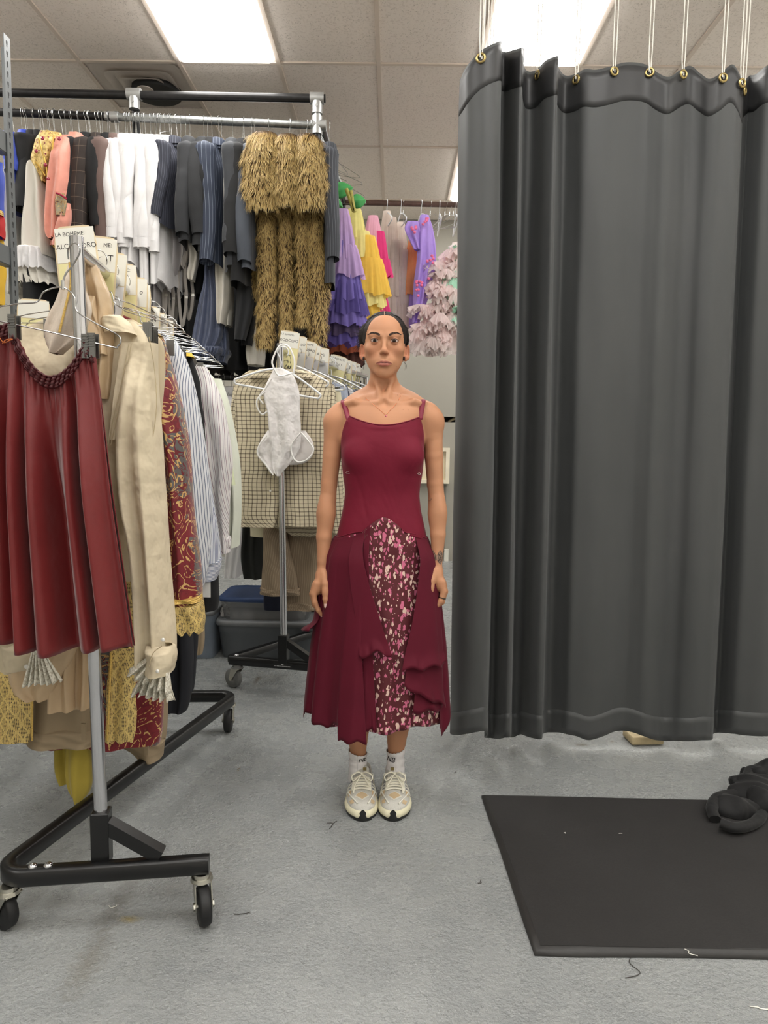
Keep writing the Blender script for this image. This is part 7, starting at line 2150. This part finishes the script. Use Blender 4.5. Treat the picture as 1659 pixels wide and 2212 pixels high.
piece(t, 'trouser_leg', [(1120, 570, 612), (1180, 568, 626), (1240, 566, 640), (1284, 562, 646)], Y + .13, .09, TRP, 11, 3, .010)
piece(t, 'trouser_leg', [(1120, 620, 680), (1180, 618, 690), (1260, 616, 690), (1316, 612, 684)], Y + .19, .09, TRP, 12, 3, .010)
piece(t, 'cuff', [(1268, 562, 647), (1284, 561, 648)], Y + .129, .098, TRP, 11, 3, .010)
piece(t, 'cuff', [(1296, 612, 686), (1316, 611, 685)], Y + .189, .098, TRP, 12, 3, .010)
t = mid('velvet_trousers', 'black green velvet trousers left of the pinstripe trousers', 'trousers', Y + .3)
piece(t, 'trouser_leg', [(1000, 530, 572), (1130, 526, 572), (1200, 522, 568), (1248, 528, 570)], Y + .3, .1, DKGRN, 13, 3, .012)
t = mid('white_bloomers', 'white cotton bloomers hanging left of the velvet trousers', 'trousers', Y + .45)
piece(t, 'bloomer_leg', [(1000, 500, 530), (1130, 498, 530), (1190, 488, 524), (1246, 486, 516)], Y + .5, .1, W_WHITE, 14, 5, .014)
piece(t, 'bloomer_leg', [(1000, 515, 535), (1150, 512, 534), (1240, 506, 524)], Y + .58, .1, W_WHITE, 15, 4, .012)
t = mid('navy_breeches', 'navy breeches just below the pinstripe trousers', 'trousers', Y + .35)
piece(t, 'breeches_leg', [(1200, 572, 612), (1300, 570, 612), (1316, 572, 610)], Y + .35, .08, M('navy_cloth', (22, 28, 48), .8), 16, 2, .006)
# ---- white leotard looped over the pole top
t = mid('leotard', 'white camisole leotard looped over the chrome pole top', 'leotard', 3.42)
YL = 3.42
piece(t, 'leotard_front', [(796, 592, 612), (812, 584, 634), (850, 570, 646), (890, 578, 648), (930, 582, 650), (970, 588, 646), (1000, 586, 628), (1020, 592, 610), (1028, 598, 606)], YL, .055, LEO, 21, 3, .010, 80, 60)
piece(t, 'hip_panel', [(930, 604, 660), (950, 602, 674), (975, 604, 678), (996, 610, 664), (1004, 616, 642)], YL + .035, .04, LEOIN, 22, 2, .008, 60, 40)
piece(t, 'hip_panel', [(930, 578, 606), (955, 562, 602), (980, 556, 598), (1000, 570, 600), (1022, 584, 604)], YL + .03, .05, LEO, 23, 3, .008, 60, 40)
TRIMW = M('white_elastic', (240, 238, 234), .6)
for pts in (((650, 934), (664, 950), (677, 972), (664, 992), (644, 998), (632, 985), (630, 960), (650, 934)), ((577, 940), (560, 962), (557, 982), (575, 1005), (590, 1026)), ((592, 797), (604, 812), (632, 806)), ((592, 797), (588, 780), (600, 752), (612, 744), (626, 752), (636, 780), (634, 808))):
    MB().tube(smooth_path([tuple(at(x, y, YL - .035)) for x, y in pts], 6), .0042, 6, True).obj('elastic_edge', TRIMW, t, True, True)
MB().tube(smooth_path([tuple(at(x, y, YL - .02)) for x, y in ((572, 846), (556, 862), (556, 880), (566, 895), (578, 888))], 6), .0040, 6, True).obj('shoulder_strap', TRIMW, t, True, True)
MB().tube(smooth_path([tuple(at(x, y, YL - .02)) for x, y in ((586, 818), (572, 840), (560, 858), (568, 872))], 6), .0040, 6, True).obj('shoulder_strap', TRIMW, t, True, True)
# ---- light garments on the right of the rack
def mg(name, label, cat, Y, parts, hk='wire'):
    t = mid(name, label, cat, Y, 'costumes on the right of the middle rack')
    for a in parts: piece(t, *a[:-1], **a[-1])
    hanger(hk, rail2_at(Y), R2A, 'chrome hanger on the middle rack holding the ' + label.split(' on ')[0], MHG)
mg('cream_coat', 'cream corduroy coat with long sleeve on middle rack beside her arm', 'coat', 3.80, [('coat_body', [(826, 560, 700), (850, 540, 730), (1000, 540, 738), (1160, 540, 736)], 3.80, .09, CRS, 31, 4, .01, K()), ('sleeve', [(846, 706, 736), (950, 724, 750), (1080, 730, 752), (1168, 730, 748)], 3.78, .1, CRS, 32, 3, .01, K())])
mg('satin_blouse', 'grey blue satin blouse on the middle rack', 'blouse', 3.98, [('blouse_body', [(822, 600, 720), (846, 590, 744), (980, 590, 752), (1120, 590, 750)], 3.98, .09, GRYB, 33, 6, .014, K()), ('sleeve', [(836, 720, 750), (900, 732, 756), (980, 736, 758)], 3.96, .08, GRYB, 34, 4, .01, K())])
mg('navy_dress', 'navy silk dress with gathered neck on the middle rack', 'dress', 4.14, [('dress_body', [(824, 620, 730), (836, 612, 752), (960, 612, 762), (1150, 612, 762)], 4.14, .09, NVY2, 35, 7, .012, K())])
mg('white_blouse', 'white blouse with frilled shoulder on the middle rack', 'blouse', 4.30, [('blouse_body', [(832, 640, 744), (850, 630, 764), (960, 630, 770), (1120, 630, 770)], 4.30, .09, W_WHITE, 37, 6, .012, K())])
mg('blue_jacket', 'blue grey jacket near the far end of the middle rack', 'jacket', 4.46, [('jacket_body', [(836, 650, 752), (848, 644, 772), (960, 644, 776), (1120, 644, 776)], 4.46, .09, M('blue_grey_wool', (104, 114, 136), .8), 39, 4, .01, K())])
mg('dark_dress', 'dark navy dress at the far end of the middle rack', 'dress', 4.66, [('dress_body', [(838, 670, 762), (850, 664, 790), (960, 664, 796), (1120, 664, 796)], 4.66, .09, NVY2, 41, 5, .012, K())])
for k in range(9):
    hanger('plastic' if k % 3 == 1 else 'clip', rail2_at(3.7 + k * .125), R2A + .1 * math.sin(k * 1.7), f'spare hanger on the middle rack, {nth[k]} along the rail', MHG)
rcard(621, 716, 3.56, .095, .25, .13, [('LA BOHEME:', .0115, -.012, -.016), ('RODOLFO', .0190, -.002, -.044)], 'character card lettered LA BOHEME RODOLFO above the white leotard', 5)
rcard(638, 726, 3.70, .095, .25, .12, [('LO', .019, .030, -.040)], 'character card ending in LO behind the RODOLFO card', 0, 0, (206, 206, 204))
rcard(656, 736, 3.80, .095, .25, .22, [('HEME', .014, .012, -.016), ('NARD', .020, .016, -.044)], 'white character card ending in NARD', 6, 0, (222, 222, 226))
rcard(668, 744, 3.92, .095, .25, .16, [('A', .020, .036, -.044)], 'white character card ending in A', 7, 0, (210, 210, 216))
rcard(690, 752, 4.06, .10, .25, .06, [('MiMi', .024, .0, -.038)], 'white character card lettered MIMI with ink portrait', 8, 0, (220, 220, 222))
rcard(684, 749, 4.12, .07, .25, -.02, [], 'plain yellow character card behind the MIMI card')
rcard(722, 768, 4.28, .105, .25, .26, [('LA BOHEME', .016, -.006, -.018), ("EMILiO", .020, -.004, -.048)], 'tilted character card lettered LA BOHEME EMILIO', 9)
rcard(742, 778, 4.46, .09, .25, .08, [], 'yellow character card, third from the end of the middle rack', 11)
rcard(752, 781, 4.60, .09, .25, .08, [], 'yellow character card, second from the end of the middle rack')
rcard(762, 785, 4.74, .09, .25, .06, [], 'yellow character card at the far end of the middle rack')
a = at(777, 840, 4.9)
t = thing('photo_print', 'dark photograph print hung at the far end of the middle rack', 'card', (a.x, 4.9, a.z))
MB().box((0, 0, 0), (.022, .004, .11)).obj('print', M('dark_print', (52, 52, 50), .4, var=.5, vscale=60), t, False)

# ------------------------------------------------------------------ dresses on the side pipe and tutus on the back pipe
def tulle(name, c, tr=.3, alpha=.86, var=.06):
    return M(name, c, .8, var=var, vscale=25, trans=tr, alpha=alpha)
T_LAV = tulle('lavender_chiffon', (200, 168, 214)); T_VIO = tulle('violet_chiffon', (128, 112, 190)); T_DVIO = tulle('deep_violet_chiffon', (92, 78, 150)); T_PLUM = tulle('plum_chiffon', (70, 54, 88), .2, .95)
T_YEL = tulle('pale_yellow_organza', (238, 228, 150)); T_GLD = tulle('golden_yellow_chiffon', (240, 200, 84)); T_PNK = tulle('pink_chiffon', (238, 182, 202)); T_MAG = tulle('magenta_satin', (206, 44, 112), .1, 1)
T_BEI = tulle('ragged_beige_net', (234, 222, 212), .5); T_ORG = tulle('orange_net', (240, 164, 112)); T_LILAC = tulle('lilac_satin', (180, 150, 228), .15, .97); T_BLU = tulle('pale_pink_net', (253, 238, 236), .58, .92); T_WPK = tulle('white_pink_net', (254, 243, 240), .6, .85); T_GRY = tulle('grey_pink_net', (236, 224, 220), .55, .85)
T_GRN = M('leaf_green_felt', (58, 140, 72), .7, var=.08); T_RST = tulle('rust_net', (150, 72, 44), .15, .96); T_WINE = tulle('wine_net', (150, 34, 70), .2, .95); T_MNT = tulle('mint_net', (176, 226, 200))
def side_pt(Y):
    f = (Y - UY) / (5.75 - UY); return (hp1.x + .03 + (BR0.x - hp1.x - .03) * f, Y, hp1.z + (BR0.z - hp1.z) * f)
def tiers(t, cx, Y, spec, sq=.55, seed=0):
    """spec: (row0, row1, half width px at row0, at row1, centre px at row1, material, waves)"""
    for k, (r0, r1, w0, w1, c1, mt, wv) in enumerate(spec):
        a = at(c1, r0, Y); b_ = at(c1, r1, Y); s_ = (at(c1 + 1, r0, Y).x - a.x)
        ruffle(t, 'ruffle', (a.x, Y, a.z), max(.01, w0 * s_), w1 * s_, 0, b_.z - a.z, mt, seed + k, wv, .10 * w1 * s_, sq, 90, 7, .012)
sp = 'dresses on the side pipe'
p = side_pt(4.62); t = thing('tiered_dress', 'lavender and violet tiered chiffon dress beside the furs', 'dress', p, 0, sp)
tiers(t, 735, 4.60, [(452, 560, 14, 34, 738, T_LAV, 9), (530, 600, 26, 44, 744, T_LAV, 10), (505, 600, 20, 40, 734, T_VIO, 9), (560, 650, 28, 46, 740, T_VIO, 11), (600, 680, 34, 52, 742, T_DVIO, 11), (640, 705, 36, 50, 740, T_VIO, 12), (670, 725, 30, 44, 732, T_PLUM, 10), (690, 745, 30, 42, 730, T_DVIO, 11)], .5, 11)
hanger('wire', p, .3, 'chrome wire hanger on the side pipe holding the violet dress', sp + ' hangers')
p = side_pt(4.85); t = thing('tiered_dress', 'yellow organza dress with golden tiers', 'dress', p, 0, sp)
tiers(t, 780, 4.85, [(452, 520, 14, 26, 766, T_YEL, 7), (500, 560, 22, 34, 776, T_YEL, 8), (510, 610, 20, 40, 790, T_GLD, 11), (560, 640, 32, 48, 794, T_GLD, 12), (590, 664, 34, 46, 786, T_YEL, 12), (630, 688, 34, 42, 778, T_GLD, 11)], .55, 31)
a = at(742, 432, 4.85)
VN = M('gold_green_vine', (150, 140, 56), .6, var=.2, vscale=80, bump=.6, bscale=200)
for pts in (((715, 420), (722, 440), (738, 470), (752, 505), (760, 530)), ((748, 408), (756, 430), (764, 456)), ((758, 412), (762, 440), (766, 458))):
    MB().tube(smooth_path([tuple(at(x, y, 4.62)) for x, y in pts], 6), .012, 6, True).obj('vine_trim', VN, t, True, True)
def leaf(px0, py0, px1, py1, wd, Y_):
    a = np.array(at(px0, py0, Y_)); b_ = np.array(at(px1, py1, Y_)); d = b_ - a; n_ = np.array([-d[2], 0, d[0]]); n_ /= np.linalg.norm(n_)
    def fn(U, V):
        wv = wd * np.sin(V * np.pi) ** .8 * (U - .5) * 2
        return a[0] + d[0] * V + n_[0] * wv, a[1] + .02 * np.abs(U - .5) * 2 + 0 * V - .03 * np.sin(V * 3), a[2] + d[2] * V + n_[2] * wv
    return fn
for q in ((708, 420, 762, 404, .05), (754, 440, 790, 432, .045), (712, 432, 740, 448, .03)):
    sheet(t, 'felt_leaf', leaf(*q, 4.72), 8, 16, T_GRN, 1, 1, .003)
hanger('wire', p, -.2, 'white wire hanger on the side pipe holding the yellow dress', sp + ' hangers')
p = side_pt(5.05); t = thing('tiered_dress', 'pink and magenta dress behind the yellow one', 'dress', p, 0, sp)
tiers(t, 815, 5.05, [(466, 540, 10, 22, 806, T_PNK, 8), (500, 590, 14, 26, 816, T_MAG, 7), (560, 600, 20, 26, 822, T_MAG, 8), (610, 690, 26, 34, 806, T_WINE, 10), (640, 700, 24, 34, 812, T_MAG, 10), (670, 720, 26, 34, 786, T_WINE, 10)], .5, 51)
hanger('wire', p, .1, 'white wire hanger on the side pipe holding the magenta dress', sp + ' hangers')
p = side_pt(5.2); t = thing('net_skirt', 'rust orange net skirt lowest on the side pipe behind her head', 'skirt', p, 0, sp)
tiers(t, 750, 5.0, [(640, 730, 26, 44, 752, T_RST, 11), (690, 765, 34, 50, 754, T_RST, 13), (720, 790, 26, 40, 744, M('dark_rust', (70, 34, 26), .85), 12)], .5, 71)
hanger('wire', p, .1, 'wire hanger on the side pipe holding the rust skirt', sp + ' hangers')
for k in range(5):
    hanger('plastic' if k % 2 else 'wire', side_pt(4.45 + .13 * k), .9 + .3 * k, f'empty pale hanger on the side pipe, {nth[k]} from the post', sp + ' hangers')
# tutus
def back_pt(px): a = at(px, 440, 5.75); return (a.x, 5.75, BR0.z + (BR1.z - BR0.z) * (a.x - BR0.x) / (BR1.x - BR0.x))
bg = 'costumes on the back pipe'
def btutu(px, label, spec, seed, sq=.6, name='tutu', hk='plastic'):
    p = back_pt(px); t = thing(name, label, 'tutu', p, 0, bg); tiers(t, px, 5.72, spec, sq, seed)
    hanger(hk, p, math.pi / 2 + .2, 'pale hanger on the back pipe holding the ' + label.split(',')[0], bg + ' hangers')
    return t
btutu(836, 'ragged beige net dress hung left of the lilac bodice', [(456, 560, 8, 18, 836, T_BEI, 7), (470, 600, 10, 22, 846, T_BEI, 8), (520, 640, 16, 26, 852, T_BEI, 9), (560, 690, 18, 26, 846, T_BEI, 9), (600, 710, 18, 24, 862, T_GRY, 9), (640, 720, 14, 22, 838, T_BEI, 8)], 81)
btutu(866, 'second ragged beige net dress behind the orange tutu', [(480, 580, 8, 18, 866, T_BEI, 7), (540, 660, 14, 22, 870, T_GRY, 8), (600, 720, 16, 24, 868, T_BEI, 9)], 91)
t = btutu(910, 'lilac and orange bodice with pink flowers on the back pipe', [(520, 640, 14, 24, 896, T_ORG, 10), (500, 560, 8, 20, 905, T_ORG, 8), (590, 680, 14, 22, 898, T_LILAC, 8), (640, 710, 12, 16, 892, T_LILAC, 8)], 101)
piece(t, 'bodice', [(465, 908, 926), (500, 902, 936), (560, 900, 942), (610, 894, 934), (660, 892, 920), (700, 890, 904)], 5.55, .12, T_LILAC, 105, 5, .02)
piece(t, 'wing', [(478, 880, 904), (495, 874, 908), (520, 884, 910), (540, 894, 912)], 5.52, .05, T_LILAC, 106, 4, .012)
FLW = M('pink_flower_trim', (224, 110, 150), .7, var=.2, vscale=120)
rg = random.Random(9)
for k in range(26):
    px, py = rg.choice(((918, 478), (893, 498), (925, 600), (905, 612), (930, 560), (898, 632), (914, 606)))
    a = at(px + rg.uniform(-7, 7), py + rg.uniform(-8, 8), 5.45)
    MB().sphere(tuple(a), (.012, .008, .011), 7, 5).obj('flower', FLW, t, True, True)
def puff(px, label, seed, cols, l, r, top, bot):
    p = back_pt(px); t = thing('tutu', label, 'tutu', p, 0, bg); rg = random.Random(seed)
    for k in range(58):
        u = rg.random(); row = top + (bot - top) * u
        wmax = math.sin(min(1, .15 + u * 1.0) * math.pi * .62)
        cx = (l + r) / 2 + (rg.random() - .5) * (r - l) * .72 * wmax; hw_ = rg.uniform(.14, .26) * (r - l)
        Y_ = 5.62 - .16 * math.cos((cx - (l + r) / 2) / (r - l) * 2.4) * wmax + rg.uniform(-.05, .05)
        a = at(cx, row, Y_); s_ = at(cx + 1, row, Y_).x - a.x
        ruffle(t, 'net_ruffle', (a.x, Y_, a.z), .3 * hw_ * s_, hw_ * s_, 0, -rg.uniform(.04, .10), rg.choice(cols), seed * 90 + k, rg.choice((9, 12, 14)), .16 * hw_ * s_, .8, 90, 6, .018)
    ruffle(t, 'under_net', tuple(at((l + r) / 2, bot - 40, 5.62)), .5 * (r - l) * .0037 * .8, (r - l) * .5 * .0037, 0, -.22, T_GRY, seed * 50 + 40, 24, .012, .7, 120, 5, .006)
    hanger('plastic', p, math.pi / 2, 'white hanger on the back pipe holding the ' + label, bg + ' hangers')
puff(950, 'pale pink net tutu with many ruffles beside the curtain', 5, [T_BLU, T_WPK, T_BLU, T_GRY], 888, 996, 560, 740)
puff(985, 'white pink net tutu half hidden by the curtain', 6, [T_WPK, T_BLU, T_MNT], 940, 1040, 520, 700)
for k, px in enumerate((872, 930, 962, 972, 980, 1000)):
    hanger('wire', back_pt(px), math.pi / 2 + .3 * k, f'thin pale hanger on the back pipe, {nth[k]} from the left', bg + ' hangers')

# ------------------------------------------------------------------ storage bins on the floor
BIN = M('grey_translucent_plastic', (92, 96, 100), .45, var=.05, trans=.05); BINL = M('grey_bin_lid', (112, 114, 116), .5); BLU_L = M('blue_bin_lid', (44, 66, 108), .5); CLR = M('clear_plastic_bin', (150, 152, 154), .25, alpha=.55, var=.02)
def bin_(label, px0, px1, rtop, rbot, Y, dep, mb, ml, lid_h=.03):
    a = at(px0, rbot, Y); b_ = at(px1, rbot, Y); zt = at(px0, rtop, Y).z
    W = b_.x - a.x; zb = max(0.0, a.z) if a.z > .06 else 0.0
    t = thing('storage_bin', label, 'bin', ((a.x + b_.x) / 2, Y + dep / 2, zb))
    def rr(w_, d_, z):
        q = np.linspace(0, 2 * np.pi, 41)[:-1]; e = 8
        return [((abs(math.cos(k)) ** e + abs(math.sin(k)) ** e) ** (-1 / e) * math.cos(k) * w_ / 2, (abs(math.cos(k)) ** e + abs(math.sin(k)) ** e) ** (-1 / e) * math.sin(k) * d_ / 2, z) for k in q]
    H = zt - zb
    MB().loft(np.array([rr(W * .88, dep * .88, 0), rr(W * .90, dep * .9, .01), rr(W * .955, dep * .955, H * .75), rr(W * .965, dep * .965, H * .76), rr(W * .975, dep * .975, H)]), True, (True, False)).obj('tub', mb, t)
    MB().loft(np.array([rr(W * .97, dep * .97, H - .002), rr(W * 1.02, dep * 1.02, H), rr(W * 1.02, dep * 1.02, H + lid_h * .7), rr(W * .98, dep * .98, H + lid_h), rr(W * .9, dep * .9, H + lid_h * .8)]), True, (False, True)).obj('lid', ml, t)
    return t, W, H
bin_('large grey plastic storage bin with lid under the middle rack', 462, 688, 1352, 1450, 4.02, .42, BIN, BINL, .03)
tb, W, H = bin_('clear plastic bin of crumpled white cloth on the grey bin', 470, 672, 1300, 1350, 4.06, .36, CLR, BLU_L, .028)
c = tb.location
t = thing('cloth_bundle', 'crumpled white cloth bundle inside the clear bin', 'cloth', (c.x, c.y, c.z + .01))
piece(t, 'bundle', [(1306, 484, 656), (1322, 478, 662), (1344, 482, 656)], 4.22, .24, M('grey_white_cloth', (196, 192, 190), .85, wrinkle=1.0, wscale=22, var=.1), 5, 11, .02, nu=90)
bin_('pale blue grey storage bin left of the large grey one', 392, 462, 1330, 1442, 4.0, .45, M('pale_blue_plastic', (130, 140, 152), .4, trans=.1), BINL, .025)
bin_('dark lower bin behind the near rack', 320, 400, 1330, 1440, 4.1, .4, BIN, BLU_L, .025)
# ------------------------------------------------------------------ black garment dropped on the mat
BKN = M('black_knit', (13, 13, 14), .8, sheen=.1, var=.12, wrinkle=.15, wscale=14)
t = thing('black_clothing', 'crumpled black garment dropped on the mat corner', 'clothing', tuple(onz(1620, 1760)))
def heap(cx, cy, rx, ry, h_, seed, z0=.017):
    c0 = onz(cx, cy, z0)
    def fn(U, V):
        a = U * 2 * np.pi; r = np.sin(V * np.pi / 2) 
        w_ = 1 + .18 * wob(seed, np.cos(a) * 3, np.sin(a) * 3)
        x = c0.x + rx * w_ * r * np.cos(a); y = c0.y + ry * w_ * r * np.sin(a)
        z = z0 + h_ * np.cos(V * np.pi / 2) ** .6 * (1 + .35 * wob(seed + 1, x * 26, y * 26)) + .002
        return x, y, z
    return fn
for q in ((1590, 1752, .085, .055, .045, 1), (1640, 1720, .10, .09, .06, 2), (1650, 1690, .08, .06, .075, 3), (1690, 1740, .13, .10, .06, 4)):
    sheet(t, 'cloth_fold', heap(*q), 64, 20, BKN, 1, 1, 0)
rgp = [(1545, 1770), (1538, 1745), (1552, 1722), (1590, 1715), (1628, 1722), (1646, 1748), (1632, 1776), (1590, 1788), (1556, 1778)]
P = smooth_path([tuple(onz(x, y, .032 + .012 * math.sin(k))) for k, (x, y) in enumerate(rgp)], 6)
MB().tube(P, .020, 10, True, ((0, 0, 1), .8)).obj('rolled_edge', BKN, t, True, True)
P = smooth_path([tuple(onz(x, y, .04)) for x, y in ((1580, 1690), (1600, 1688), (1640, 1700), (1690, 1720))], 6)
MB().tube(P, [.012] + [.022] * (len(P) - 1), 10, True).obj('sleeve_fold', BKN, t, True, True)
P = smooth_path([tuple(onz(x, y, .06)) for x, y in ((1612, 1682), (1626, 1664), (1670, 1686), (1720, 1706))], 6)
MB().tube(P, .020, 10, True).obj('sleeve_fold', BKN, t, True, True)

# ------------------------------------------------------------------ folded costumes on the left shelves
for (r0, r1, mt, lab) in ((392, 520, W_BLUE, 'blue costume hanging behind the steel shelving'), (548, 660, M('mustard_felt', (206, 164, 40), .7), 'yellow costume on the lower left shelf')):
    t = thing('folded_costume', lab, 'costume', tuple(at(-10, r1, 3.02)))
    piece(t, 'cloth_body', [(r0 - 40, -50, 6), (r0, -50, 8), (r1, -50, 10)], 3.06, .08, mt, r0, 3, .012)
t = thing('folded_costume', 'red costume with gold trim on the left shelf', 'costume', tuple(at(-8, 520, 3.0)))
piece(t, 'cloth_body', [(455, -40, 3), (480, -40, 6), (512, -40, 5)], 3.0, .08, M('red_felt', (186, 34, 34), .7), 77, 3, .010)
piece(t, 'gold_trim', [(455, -40, 4), (466, -40, 6)], 2.99, .085, GCORD, 78, 3, .010)
